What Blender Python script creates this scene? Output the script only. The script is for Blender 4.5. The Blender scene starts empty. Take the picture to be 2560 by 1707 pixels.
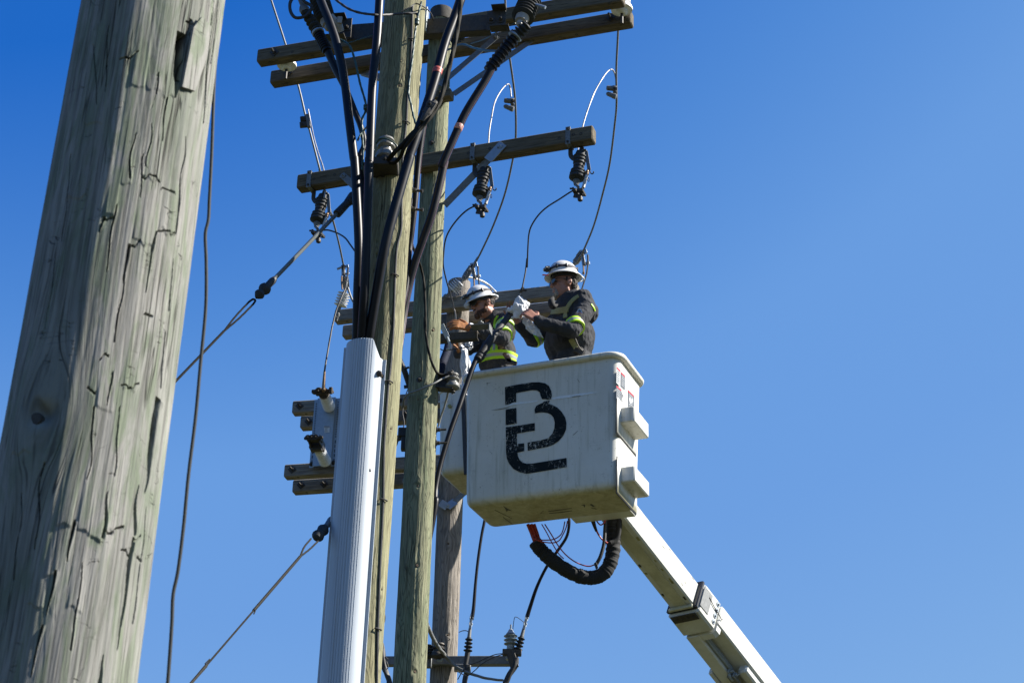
import bpy, bmesh, math, random
import numpy as np
from mathutils import Vector, Matrix
from mathutils.bvhtree import BVHTree

random.seed(7)
rng = np.random.default_rng(7)
scene = bpy.context.scene
COL = scene.collection

# ------------------------------------------------------------------ camera, sky, sun, exposure
FPX = 4500.0                                   # focal length in photograph pixels (2560 wide)
PITCH, ROLL = math.radians(26.5), math.radians(1.55)
CAM_O = np.array([0.0, 0.0, 1.6])
cF = np.array([0, math.cos(PITCH), math.sin(PITCH)])
cU0 = np.array([0, -math.sin(PITCH), math.cos(PITCH)])
cR0 = np.array([1.0, 0, 0])
cR = cR0 * math.cos(ROLL) + cU0 * math.sin(ROLL)
cU = -cR0 * math.sin(ROLL) + cU0 * math.cos(ROLL)

cam = bpy.data.cameras.new('camera')
cam_o = bpy.data.objects.new('camera', cam)
COL.objects.link(cam_o)
cam.sensor_width = 36.0
cam.lens = FPX / 2560 * 36
cam.clip_start, cam.clip_end = 0.1, 6000
cam_o.matrix_world = Matrix(((cR[0], cU[0], -cF[0], CAM_O[0]), (cR[1], cU[1], -cF[1], CAM_O[1]),
                             (cR[2], cU[2], -cF[2], CAM_O[2]), (0, 0, 0, 1)))
cam.dof.use_dof = True
cam.dof.focus_distance = 13.2
cam.dof.aperture_fstop = 16.0
scene.camera = cam_o

EXPOSURE = 1.4
SKY_N, SKY_GAIN = 0.06 * 2**1.1 / 2.0, 10 / 2**EXPOSURE
SUN_AZ, SUN_EL = math.radians(2), math.radians(40)      # azimuth from +X towards +Y
SUN = Vector((math.cos(SUN_AZ) * math.cos(SUN_EL), math.sin(SUN_AZ) * math.cos(SUN_EL), math.sin(SUN_EL)))
world = bpy.data.worlds.new('World')
scene.world = world
world.use_nodes = True
wn = world.node_tree
wn.nodes.clear()
sky = wn.nodes.new('ShaderNodeTexSky')
sky.sky_type = 'NISHITA'
sky.sun_disc = False
sky.sun_elevation = SUN_EL
sky.sun_rotation = math.pi / 2 - SUN_AZ
sky.altitude = 300
sky.air_density = 1.0
sky.dust_density = 0.35
sky.ozone_density = 2.2
# one even colour grade of the whole sky: the Nishita brightness is read and given the blues of the photograph
sep = wn.nodes.new('ShaderNodeSeparateColor')
nrm_s = wn.nodes.new('ShaderNodeMath'); nrm_s.operation = 'MULTIPLY'; nrm_s.inputs[1].default_value = SKY_N
grade = wn.nodes.new('ShaderNodeValToRGB')
els = grade.color_ramp.elements
STOPS = [(.0, (.004, .05, .30)), (.125, (.010, .115, .50)), (.18, (.015, .140, .565)), (.212, (.082, .255, .675)), (.236, (.140, .335, .745)), (.27, (.155, .350, .755)), (.345, (.228, .440, .79)), (.6, (.30, .51, .82)), (1.0, (.42, .60, .85))]
while len(els) < len(STOPS): els.new(.5)
for q_, (p_, c_) in zip(els, STOPS): q_.position = p_; q_.color = (*c_, 1)
gain = wn.nodes.new('ShaderNodeVectorMath'); gain.operation = 'SCALE'; gain.inputs['Scale'].default_value = SKY_GAIN
bg = wn.nodes.new('ShaderNodeBackground')
bg.inputs['Strength'].default_value = 0.10
wo = wn.nodes.new('ShaderNodeOutputWorld')
wn.links.new(sky.outputs[0], sep.inputs[0])
wn.links.new(sep.outputs['Blue'], nrm_s.inputs[0])
wn.links.new(nrm_s.outputs[0], grade.inputs[0])
wn.links.new(grade.outputs[0], gain.inputs[0])
wn.links.new(gain.outputs[0], bg.inputs[0])
wn.links.new(bg.outputs[0], wo.inputs[0])

sl = bpy.data.lights.new('sun', 'SUN')
sl.energy = 5.0
sl.angle = math.radians(0.53)
sl.color = (1.0, 0.95, 0.86)
so = bpy.data.objects.new('sun', sl)
COL.objects.link(so)
so.rotation_mode = 'QUATERNION'
so.rotation_quaternion = SUN.to_track_quat('Z', 'Y')
so.location = (30, 5, 30)

scene.view_settings.view_transform = 'Standard'
scene.view_settings.look = 'None'
scene.view_settings.gamma = 1
scene.view_settings.use_curve_mapping = False
scene.view_settings.exposure = EXPOSURE

# ------------------------------------------------------------------ where things stand
def ray(x, y):
    return cF + (x - 1280) / FPX * cR + (853.5 - y) / FPX * cU
def atY(x, y, Y):
    d = ray(x, y); return CAM_O + d * (Y / d[1])
def atZ(x, y, Z):
    d = ray(x, y); return CAM_O + d * ((Z - 1.6) / d[2])
CR = dict(A=(600, 0, 640/2350), B=(1060, 0, 640/2350), C=(680, 400, 640/2350), D=(1060, 240, 640/2350),
          E=(1060, 620, 480/2352), F=(680, 900, 560/2352), G=(1060, 860, 640/2135), H=(1260, 1230, 700/2301),
          I=(440, 1260, 960/2352), J=(0, 0, 640/1167), K=(0, 850, 640/1171), S=(0, 0, 1.0))
def px(k, x, y):
    a = CR[k]; return a[0] + x * a[2], a[1] + y * a[2]
def at(k, x, y, Y):
    return atY(*px(k, x, y), Y)
def onplane(k, x, y, p, n):
    d = ray(*px(k, x, y)); return CAM_O + d * (np.dot(p - CAM_O, n) / np.dot(d, n))
def pts(*segs):
    """pts('A', (x,y,Y), ..., 'C', (x,y,Y), ...) -> list of points in the place"""
    out = []; k = 'S'
    for s in segs:
        if isinstance(s, str): k = s
        else: out.append(at(k, *s))
    return out
def unit(v):
    v = np.asarray(v, float); return v / np.linalg.norm(v)
def spline(P, n=6):
    P = [np.asarray(p, float) for p in P]
    if len(P) < 3: return P
    Q = [2*P[0]-P[1]] + P + [2*P[-1]-P[-2]]
    out = []
    for i in range(1, len(Q)-2):
        a, b, c, d = Q[i-1:i+3]
        for t in np.linspace(0, 1, n, endpoint=False):
            out.append(0.5*((2*b)+(c-a)*t+(2*a-5*b+4*c-d)*t*t+(3*b-a-3*c+d)*t**3))
    out.append(P[-1]); return out

# ------------------------------------------------------------------ value noise for geometry
def vnoise(x, y, seed=0, perx=None):
    xi = np.floor(x).astype(np.int64); yi = np.floor(y).astype(np.int64)
    fx = x - xi; fy = y - yi
    fx = fx*fx*(3-2*fx); fy = fy*fy*(3-2*fy)
    def h(a, b):
        if perx: a = np.mod(a, perx)
        n = (a*374761393 + b*668265263 + seed*1442695041) & 0x7fffffff
        n = ((n ^ (n >> 13)) * 1274126177) & 0x7fffffff
        n = n ^ (n >> 16)
        return (n & 0xffff) / 32767.5 - 1
    return (h(xi, yi)*(1-fx)+h(xi+1, yi)*fx)*(1-fy)+(h(xi, yi+1)*(1-fx)+h(xi+1, yi+1)*fx)*fy
def noise3(p, s, seed=0):
    x, y, z = (p*s).T
    return (vnoise(x+.37*z, y-.21*z, seed)+vnoise(y+.31*x, z+.17*x, seed+5)+vnoise(z-.27*y, x+.4*y, seed+9))/1.7

# ------------------------------------------------------------------ mesh builder
class MB:
    def __init__(s): s.v, s.f, s.g, s.m, s.n = [], [], [], [], 0
    def add(s, v, f, g=None, m=0):
        v = np.asarray(v, float); s.v.append(v)
        s.g.append(np.asarray(v if g is None else g, float))
        s.f += [tuple(i + s.n for i in q) for q in f]
        s.m += [m]*len(f) if isinstance(m, int) else list(m)
        s.n += len(v); return s
    def grid(s, rings, closed=True, cap=(True, True), g=None, m=0):
        k = len(rings[0]); f = []
        V = np.concatenate([np.asarray(r, float) for r in rings])
        for i in range(len(rings)-1):
            for j in range(k if closed else k-1):
                a, b = i*k+j, i*k+(j+1) % k
                f.append((a, b, b+k, a+k))
        if cap[0]: f.append(tuple(range(k-1, -1, -1)))
        if cap[1]: f.append(tuple(range((len(rings)-1)*k, len(rings)*k)))
        return s.add(V, f, g, m)
    def tube(s, P, r, n=8, lobes=0, twist=60, amp=.22, m=0, flat=None, up=None):
        P = [np.asarray(p, float) for p in P]; N = len(P)
        R = [r]*N if np.isscalar(r) else list(r)
        if len(R) != N: R = list(np.interp(np.linspace(0, 1, N), np.linspace(0, 1, len(R)), R))
        T = [unit(P[min(i+1, N-1)]-P[max(i-1, 0)]) for i in range(N)]
        u = np.asarray(up, float) if up is not None else (np.array([0, 1, 0.]) if abs(T[0][1]) < .9 else np.array([1, 0, 0.]))
        u = unit(u-T[0]*np.dot(u, T[0])); rings, G = [], []; L = 0
        for i in range(N):
            if up is not None: u = np.asarray(up, float)
            u = unit(u-T[i]*np.dot(u, T[i])); w = np.cross(T[i], u)
            if i: L += np.linalg.norm(P[i]-P[i-1])
            a = np.linspace(0, 2*math.pi, n, endpoint=False)
            rr = R[i]*np.ones(n)
            if lobes: rr = R[i]*(1-amp+amp*np.abs(np.cos((a*lobes+L*twist)/2)))
            fu, fw = flat or (1, 1)
            rings.append(P[i]+np.outer(np.cos(a)*rr*fu, u)+np.outer(np.sin(a)*rr*fw, w))
            G.append(np.stack([a*R[i], np.full(n, R[i]), np.full(n, L)], 1))
        return s.grid(rings, g=np.concatenate(G), m=m)
    def lathe(s, o, ax, prof, n=18, m=0):
        o = np.asarray(o, float); ax = unit(ax)
        u = unit(np.cross(ax, [0.31, 0.9, 0.2])); w = np.cross(ax, u)
        a = np.linspace(0, 2*math.pi, n, endpoint=False); c = np.outer(np.cos(a), u)+np.outer(np.sin(a), w)
        G = np.concatenate([np.stack([a*max(r, 1e-4), np.full(n, r), np.full(n, h)], 1) for r, h in prof])
        return s.grid([o+ax*h+c*max(r, 1e-4) for r, h in prof], g=G, m=m)
    def box(s, c, size, X=(1, 0, 0), Y=(0, 1, 0), Z=None, ch=0.0, m=0):
        """box with chamfered long edges; size along X,Y,Z"""
        X = unit(X); Y = unit(np.asarray(Y, float)-X*np.dot(Y, X)); Z = np.cross(X, Y) if Z is None else unit(Z)
        a, b, d = np.asarray(size, float)/2; c = np.asarray(c, float)
        ch = min(ch if ch else min(a, b, d)*.16, .49*min(b, d), .49*a)
        def sec(bb, dd, k): return [(bb-k, dd), (bb, dd-k), (bb, -dd+k), (bb-k, -dd), (-bb+k, -dd), (-bb, -dd+k), (-bb, dd-k), (-bb+k, dd)]
        R, G = [], []
        for xx, q in ((-a, ch), (-a+ch, 0), (a-ch, 0), (a, ch)):
            R.append([c+X*xx+Y*p+Z*r for p, r in sec(b-q, d-q, ch)])
            G += [(xx, p, r) for p, r in sec(b-q, d-q, ch)]
        return s.grid(R, g=G, m=m)
    def beam(s, A, B, w, h, up=(0, 0, 1), **k):
        A, B = np.asarray(A, float), np.asarray(B, float); X = unit(B-A)
        Z = unit(np.asarray(up, float)-X*np.dot(up, X)); Y = np.cross(Z, X)
        return s.box((A+B)/2, (np.linalg.norm(B-A), w, h), X, Y, **k)
    def prism(s, poly, n, t, m=0):
        """closed polygon (list of points) given thickness t along n"""
        P = np.asarray(poly, float); k = len(P); n = unit(n)
        f = [tuple(range(k-1, -1, -1)), tuple(range(k, 2*k))]+[(i, (i+1) % k, (i+1) % k+k, i+k) for i in range(k)]
        return s.add(np.concatenate([P, P+n*t]), f, None, m)
    def bolt(s, p, d, r=.014, l=.02, washer=True, m=0):
        p = np.asarray(p, float); d = unit(d)
        if washer: s.lathe(p, d, [(r*1.9, -.002), (r*1.9, .004), (r*.9, .0045)], 10, m)
        s.lathe(p, d, [(r, 0), (r, l*.55), (r*.55, l*.6), (r*.55, l)], 6, m); return s

ORG = {}
def link_mesh(name, mb, mats, org, smooth=35):
    me = bpy.data.meshes.new(name)
    V = np.concatenate(mb.v)-org
    me.from_pydata(V.tolist(), [], mb.f)
    at_ = me.attributes.new('g', 'FLOAT_VECTOR', 'POINT')
    at_.data.foreach_set('vector', np.concatenate(mb.g).astype(np.float32).ravel())
    mats = mats if isinstance(mats, (list, tuple)) else [mats]
    for m in mats: me.materials.append(m)
    me.polygons.foreach_set('material_index', mb.m)
    bm = bmesh.new(); bm.from_mesh(me); bmesh.ops.recalc_face_normals(bm, faces=bm.faces); bm.to_mesh(me); bm.free()
    if smooth:
        me.shade_smooth(); me.set_sharp_from_angle(angle=math.radians(smooth))
    o = bpy.data.objects.new(name, me); COL.objects.link(o); return o
def tags(o, label=None, cat=None, group=None, kind=None):
    if label: o['label'] = label
    if cat: o['category'] = cat
    if group: o['group'] = group
    if kind: o['kind'] = kind
    return o
def thing(name, label, cat, loc, group=None):
    o = bpy.data.objects.new(name, None); COL.objects.link(o)
    o.empty_display_size = .2; o.location = Vector(loc); ORG[o] = np.asarray(loc, float)
    return tags(o, label, cat, group)
def part(name, mb, mats, parent, label=None, smooth=35, kind=None):
    o = link_mesh(name, mb, mats, ORG[parent], smooth); o.parent = parent; ORG[o] = ORG[parent]
    return tags(o, label, kind=kind)
def solo(name, mb, mats, label, cat, group=None, smooth=35, kind=None):
    V = np.concatenate(mb.v); org = np.array([*V[:, :2].mean(0), V[:, 2].min()])
    o = link_mesh(name, mb, mats, org, smooth); o.location = Vector(org); ORG[o] = org
    return tags(o, label, cat, group, kind)
def dup(root, M, label=None):
    """a copy of a thing with its parts and sub-parts, placed by matrix M"""
    r = root.copy(); COL.objects.link(r); r.matrix_world = M
    if label: r['label'] = label
    def rec(src, dst):
        for ch in src.children:
            c = ch.copy(); COL.objects.link(c); c.parent = dst; rec(ch, c)
    rec(root, r); return r
def frame(o, X, Z):
    Z = unit(Z); X = unit(np.asarray(X, float)-Z*np.dot(X, Z)); Y = np.cross(Z, X)
    return Matrix(((X[0], Y[0], Z[0], o[0]), (X[1], Y[1], Z[1], o[1]), (X[2], Y[2], Z[2], o[2]), (0, 0, 0, 1)))

# ------------------------------------------------------------------ materials
class NT:
    def __init__(s, name):
        s.m = bpy.data.materials.new(name); s.m.use_nodes = True
        s.t = s.m.node_tree; s.b = s.t.nodes['Principled BSDF']
        s.geo = s.t.nodes.new('ShaderNodeAttribute'); s.geo.attribute_name = 'g'
        s.tc = s.t.nodes.new('ShaderNodeTexCoord')
    def n(s, t, **k):
        nd = s.t.nodes.new(t)
        for a, b in k.items(): setattr(nd, a, b)
        return nd
    def l(s, a, b): s.t.links.new(a, b)
    def coord(s, scale, src='g'):
        mp = s.n('ShaderNodeMapping'); mp.inputs['Scale'].default_value = scale
        s.l(s.geo.outputs['Vector'] if src == 'g' else s.tc.outputs['Object'], mp.inputs['Vector']); return mp.outputs[0]
    def noise(s, scale, detail=4, rough=.55, src='g', sc=1.0, dist=0):
        nd = s.n('ShaderNodeTexNoise'); nd.inputs['Scale'].default_value = sc; nd.inputs['Detail'].default_value = detail
        nd.inputs['Roughness'].default_value = rough; nd.inputs['Distortion'].default_value = dist
        s.l(s.coord(scale, src), nd.inputs['Vector']); return nd.outputs['Fac']
    def ramp(s, fac, stops):
        r = s.n('ShaderNodeValToRGB'); e = r.color_ramp.elements
        while len(e) < len(stops): e.new(.5)
        for q, (p, c) in zip(e, stops):
            q.position = p; q.color = (*c, 1) if not np.isscalar(c) else (c, c, c, 1)
        s.l(fac, r.inputs[0]); return r.outputs[0]
    def mix(s, fac, a, b, mode='MIX'):
        x = s.n('ShaderNodeMix', data_type='RGBA', blend_type=mode)
        for sock, v in ((x.inputs['Factor'], fac), (x.inputs['A'], a), (x.inputs['B'], b)):
            if hasattr(v, 'links') or hasattr(v, 'node'): s.l(v, sock)
            elif isinstance(v, (tuple, list)): sock.default_value = (*v, 1)
            else: sock.default_value = v
        return x.outputs['Result']
    def math(s, op, a, b=0.0):
        x = s.n('ShaderNodeMath', operation=op)
        for i, v in enumerate((a, b)):
            if hasattr(v, 'node'): s.l(v, x.inputs[i])
            else: x.inputs[i].default_value = v
        return x.outputs[0]
    def bump(s, h, strength=.4, dist=.004):
        b = s.n('ShaderNodeBump'); b.inputs['Strength'].default_value = strength; b.inputs['Distance'].default_value = dist
        s.l(h, b.inputs['Height']); s.l(b.outputs[0], s.b.inputs['Normal'])
    def done(s, col=None, rough=.5, metal=0.0, spec=None):
        if col is not None:
            if hasattr(col, 'node'): s.l(col, s.b.inputs['Base Color'])
            else: s.b.inputs['Base Color'].default_value = (*col, 1)
        if hasattr(rough, 'node'): s.l(rough, s.b.inputs['Roughness'])
        else: s.b.inputs['Roughness'].default_value = rough
        s.b.inputs['Metallic'].default_value = metal
        if spec is not None: s.b.inputs['Specular IOR Level'].default_value = spec
        return s.m

def simple(name, col, rough=.5, metal=0.0, var=.25, ns=30, bump=.15, spec=None, grime=None):
    t = NT(name); f = t.noise((ns,)*3, 5, .6, 'obj')
    c = t.mix(t.ramp(f, [(.3, 0.0), (.7, 1.0)]), tuple(v*(1-var) for v in col), tuple(min(1, v*(1+var)) for v in col))
    if grime:
        g = t.ramp(t.noise((ns*.35,)*3, 6, .7, 'obj', dist=.6), [(.48, 0.0), (.66, 1.0)])
        c = t.mix(g, c, grime)
    if bump: t.bump(t.noise((ns*4,)*3, 3, .6, 'obj'), bump, .002)
    return t.done(c, rough, metal, spec)

def wood_pole(name, base, light, green, dark, gfac=.5, rings=70, streak=60, bumpd=.006, vary=1.0, LG=.55):
    """weathered timber: grain that runs along the attribute g = (arc, -, height), bent round the knots"""
    t = NT(name)
    ring = t.noise((12, 1, 1.7), 2, .5, dist=.5)                        # wandering growth rings
    wv = t.math('SINE', t.math('MULTIPLY', ring, float(rings)))
    lines = t.ramp(wv, [(.15, 0.0), (.6, .3), (.92, 1.0)])
    fine = t.noise((streak*3, 1, 4), 5, .65)
    med = t.noise((streak*.6, 1, 1.4), 5, .6, dist=.5)
    big = t.noise((5*vary, 1, .9*vary), 4, .6)
    blot = t.noise((14, 1, 2.2), 5, .65, dist=.8)
    c = t.mix(t.ramp(med, [(.3, 0.0), (.7, 1.0)]), base, light)
    c = t.mix(t.math('MULTIPLY', t.ramp(blot, [(.45, 0.0), (.68, 1.0)]), gfac), c, green)
    c = t.mix(t.math('MULTIPLY', lines, LG), c, dark)
    c = t.mix(t.ramp(fine, [(.36, .75), (.52, 0.0)]), c, dark)
    c = t.mix(t.ramp(t.noise((streak*.9, 1, .8), 4, .65, dist=.3), [(.38, .85), (.50, 0.0)]), c, tuple(v*.62 for v in base))
    c = t.mix(t.ramp(big, [(.35, .35), (.6, 0.0)]), c, tuple(v*.7 for v in base))
    chk = t.noise((38, 1, .8), 3, .5, dist=.2)                          # long drying checks
    ck = t.ramp(chk, [(.488, 0.0), (.497, 1.0), (.503, 1.0), (.512, 0.0)])
    gate = t.ramp(t.noise((9, 1, 1.7), 2, .5), [(.5, 0.0), (.58, 1.0)])
    ck = t.math('MULTIPLY', ck, gate)
    c = t.mix(t.math('MULTIPLY', ck, .8), c, tuple(v*.2 for v in base))
    h = t.math('ADD', t.math('MULTIPLY', med, 1.0), t.math('MULTIPLY', fine, .5))
    h = t.math('ADD', h, t.math('MULTIPLY', lines, .16))
    h = t.math('SUBTRACT', h, t.math('MULTIPLY', ck, 1.2))
    t.bump(h, .9, bumpd*1.6)
    return t.done(c, .85, 0, .25)

def wood_arm(name, base, light, dark):
    t = NT(name)                                                        # beam grain along g.x
    med = t.noise((2.0, 55, 55), 5, .6, dist=.4)
    fine = t.noise((6, 190, 190), 4, .6)
    big = t.noise((3, 9, 9), 4, .6)
    c = t.mix(t.ramp(med, [(.32, 0.0), (.68, 1.0)]), base, light)
    c = t.mix(t.ramp(fine, [(.36, .7), (.54, 0.0)]), c, dark)
    c = t.mix(t.ramp(big, [(.38, .5), (.6, 0.0)]), c, dark)
    ck = t.ramp(t.noise((1.1, 30, 30), 3, .5), [(.486, 0.0), (.497, 1.0), (.503, 1.0), (.514, 0.0)])
    ck = t.math('MULTIPLY', ck, t.ramp(t.noise((3, 12, 12), 2), [(.48, 0.0), (.56, 1.0)]))
    c = t.mix(t.math('MULTIPLY', ck, .85), c, tuple(v*.2 for v in base))
    h = t.math('ADD', med, t.math('MULTIPLY', fine, .6))
    t.bump(t.math('SUBTRACT', h, ck), .8, .004)
    return t.done(c, .85, 0, .25)

M = {}
def wood_near():
    """old pale pole: smooth silvery wood with green algae blotches, fine fibres and hairline checks"""
    t = NT('pale_grey_timber')
    fibre = t.noise((120, 1, 3.0), 6, .7, dist=.3)
    hair = t.noise((300, 1, 5.0), 4, .65)
    tone = t.noise((16, 1, 2.0), 5, .6, dist=.7)
    blot = t.noise((22, 1, 4.5), 6, .68, dist=1.2)
    big = t.noise((7, 1, 1.6), 4, .6, dist=.6)
    c = t.mix(t.ramp(tone, [(.3, 0.0), (.7, 1.0)]), (0.169, 0.164, 0.153), (0.270, 0.265, 0.248))
    c = t.mix(t.math('MULTIPLY', t.ramp(blot, [(.46, 0.0), (.60, 1.0)]), .85), c, (0.133, 0.162, 0.108))
    c = t.mix(t.ramp(big, [(.36, .55), (.52, 0.0)]), c, (0.119, 0.133, 0.108))
    c = t.mix(t.ramp(fibre, [(.38, .75), (.50, 0.0)]), c, (0.094, 0.094, 0.083))
    c = t.mix(t.ramp(fibre, [(.55, 0.0), (.72, .45)]), c, (0.302, 0.299, 0.281))
    c = t.mix(t.ramp(hair, [(.36, .85), (.45, 0.0)]), c, (0.061, 0.061, 0.054))
    ck = t.ramp(t.noise((30, 1, 1.1), 3, .55, dist=.25), [(.490, 0.0), (.497, 1.0), (.503, 1.0), (.510, 0.0)])
    ck = t.math('MULTIPLY', ck, t.ramp(t.noise((9, 1, 2.2), 2, .5), [(.5, 0.0), (.56, 1.0)]))
    cross = t.ramp(t.noise((14, 1, 26), 3, .55, dist=.5), [(.493, 0.0), (.499, 1.0), (.501, 1.0), (.507, 0.0)])
    cross = t.math('MULTIPLY', cross, t.ramp(t.noise((17, 1, 9), 2, .5), [(.60, 0.0), (.66, 1.0)]))
    ck = t.math('MAXIMUM', ck, cross)
    c = t.mix(t.math('MULTIPLY', ck, .85), c, (0.025, 0.024, 0.020))
    h = t.math('ADD', t.math('MULTIPLY', fibre, .5), t.math('MULTIPLY', hair, .25))
    h = t.math('ADD', h, t.math('MULTIPLY', tone, .5))
    t.bump(t.math('SUBTRACT', h, t.math('MULTIPLY', ck, .8)), .8, .005)
    return t.done(c, .88, 0, .2)
M['pole_near'] = wood_near()
M['pole_front'] = wood_pole('yellow_green_timber', (0.230, 0.217, 0.124), (0.308, 0.290, 0.183), (0.170, 0.192, 0.106), (0.076, 0.065, 0.038), .6, 80, 60, .005)
M['pole_green'] = wood_pole('green_treated_timber', (0.194, 0.199, 0.123), (0.286, 0.280, 0.179), (0.138, 0.183, 0.103), (0.042, 0.046, 0.027), .85, 90, 55, .006)
M['pole_grey'] = wood_pole('silver_grey_timber', (0.215, 0.190, 0.163), (0.317, 0.286, 0.256), (0.194, 0.184, 0.148), (0.057, 0.049, 0.042), .4, 70, 60, .005)
M['pole_top'] = simple('tarred_end_grain', (.035, .032, .028), .9, 0, .4, 40, .5)
M['knot'] = simple('knot_wood', (.10, .07, .045), .9, 0, .5, 90, .6)
M['arm'] = wood_arm('dark_weathered_arm', (0.100, 0.080, 0.050), (0.167, 0.138, 0.096), (0.038, 0.031, 0.022))
M['arm_grey'] = wood_arm('grey_weathered_arm', (0.190, 0.169, 0.139), (0.287, 0.260, 0.217), (0.070, 0.060, 0.052))
M['galv'] = simple('galvanised_steel', (.25, .285, .32), .45, .45, .08, 40, .06)
M['galv_dull'] = simple('dull_zinc', (0.143, 0.150, 0.154), .6, .35, .25, 50, .15)
M['dark_steel'] = simple('dark_steel', (.040, .037, .034), .6, .3, .4, 60, .3, grime=(.055, .042, .028))
M['rust'] = simple('rusty_steel', (.050, .038, .027), .8, .3, .5, 60, .4)
M['copper'] = simple('copper_fitting', (.20, .125, .07), .5, .5, .3, 60, .1)
M['rubber'] = simple('black_cable_jacket', (.005, .005, .008), .42, 0, .3, 30, .06, .22)
M['rubber_dull'] = simple('matt_black_rubber', (.018, .018, .020), .6, 0, .3, 60, .2)
M['wrap'] = simple('black_sleeve_cloth', (.010, .010, .011), .85, 0, .3, 120, .4)
M['red'] = simple('red_hose', (0.315, 0.026, 0.015), .45, 0, .25, 30, .05)
M['tape'] = simple('red_phase_tape', (0.375, 0.068, 0.053), .5, 0, .3, 80, .1)
M['tape_pink'] = simple('faded_pink_tape', (0.413, 0.203, 0.165), .5, 0, .3, 80, .1)
M['stripe'] = simple('lilac_cable_stripe', (0.170, 0.085, 0.120), .4, 0, .2, 40, 0)
M['conductor'] = simple('aged_aluminium_wire', (0.150, 0.154, 0.150), .55, .4, .2, 60, .2)
M['bright_wire'] = simple('new_aluminium_wire', (0.281, 0.281, 0.292), .5, .35, .12, 60, .2)
M['green_wire'] = simple('green_coated_wire', (.02, .055, .048), .5, 0, .4, 60, .2)
M['bronze_rope'] = simple('oily_wire_rope', (.016, .015, .012), .75, 0, .4, 80, .2, .12)
M['porcelain'] = simple('grey_porcelain', (.20, .235, .26), .22, 0, .15, 30, .05)
M['shed'] = simple('dark_grey_polymer', (.026, .030, .034), .65, 0, .2, 40, .1, .25)
M['shed_light'] = simple('light_grey_polymer', (.68, .69, .70), .45, 0, .08, 40, .1)
M['shed_tan'] = simple('warm_grey_polymer', (0.315, 0.285, 0.247), .5, 0, .15, 40, .1)
M['spool'] = simple('grey_glazed_spool', (.19, .185, .17), .25, 0, .3, 20, .05)
M['fuse'] = simple('grey_fuse_tube', (0.345, 0.345, 0.338), .4, 0, .2, 40, .1)
M['bare_wire'] = simple('dull_bare_wire', (.028, .031, .033), .7, 0, .2, 60, .1, .2)
M['grey_rod'] = simple('grey_fibreglass_rod', (0.090, 0.102, 0.099), .45, 0, .15, 40, .05)
M['paint_white'] = simple('white_boom_gelcoat', (0.533, 0.533, 0.504), .34, 0, .05, 6, .04, grime=(0.432, 0.425, 0.360))
M['sticker'] = simple('white_sticker', (0.495, 0.503, 0.510), .4, 0, .05, 30, 0)
M['sticker_grey'] = simple('grey_print', (0.090, 0.099, 0.113), .5, 0, .1, 30, 0)
M['sticker_red'] = simple('red_print', (.50, .045, .055), .4, 0, .1, 30, 0)
M['sticker_black'] = simple('black_print', (.03, .03, .035), .5, 0, .1, 30, 0)
M['skin'] = simple('sunned_skin', (0.300, 0.139, 0.094), .5, 0, .15, 60, .1)
M['lip'] = simple('lip_skin', (.30, .11, .09), .5, 0, .1, 60, .1)
M['helmet'] = simple('white_hard_hat', (0.585, 0.585, 0.578), .26, 0, .04, 14, .02, grime=(0.465, 0.458, 0.435))
M['black_plastic'] = simple('black_plastic', (.016, .016, .018), .4, 0, .3, 60, .1)
M['strap_dark'] = simple('dark_elastic_strap', (.035, .028, .034), .7, 0, .3, 90, .3)
M['lens'] = simple('dark_lens', (.008, .009, .012), .05, 0, .1, 10, 0, .8)
M['hiviz'] = simple('yellow_reflective_tape', (0.375, 0.645, 0.015), .5, 0, .08, 60, .1)
M['silver'] = simple('silver_reflective_tape', (0.330, 0.338, 0.330), .42, .2, .08, 90, .1)
M['strap_tan'] = simple('khaki_harness_web', (.26, .245, .10), .75, 0, .2, 120, .4)
M['strap_brown'] = simple('brown_leather_strap', (.075, .035, .028), .6, 0, .3, 90, .3)
M['glove'] = simple('orange_leather_glove', (0.285, 0.105, 0.022), .65, 0, .35, 45, .4)
M['beard_ginger'] = simple('ginger_beard', (0.135, 0.049, 0.019), .8, 0, .45, 160, .9)
M['beard_dark'] = simple('brown_beard', (0.056, 0.024, 0.013), .85, 0, .5, 160, .9)
M['beard_grey'] = simple('grey_goatee', (0.225, 0.203, 0.188), .8, 0, .4, 160, .9)
M['hair_dark'] = simple('dark_hair', (.03, .022, .018), .8, 0, .4, 160, .8)
M['jeans'] = simple('dark_work_trousers', (.03, .034, .045), .85, 0, .25, 60, .3)

def m_shirt():
    t = NT('charcoal_work_shirt')
    big = t.noise((9, 9, 5), 4, .6, 'obj', dist=.8)
    c = t.mix(t.ramp(big, [(.3, 0.0), (.7, 1.0)]), (.030, .031, .035), (.054, .055, .060))
    h = t.math('ADD', t.noise((22, 22, 9), 4, .6, 'obj', dist=1.2), t.math('MULTIPLY', t.noise((300, 300, 300), 2, .5, 'obj'), .12))
    t.bump(h, .7, .02)
    return t.done(c, .9, 0, .15)
M['shirt'] = m_shirt()

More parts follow.
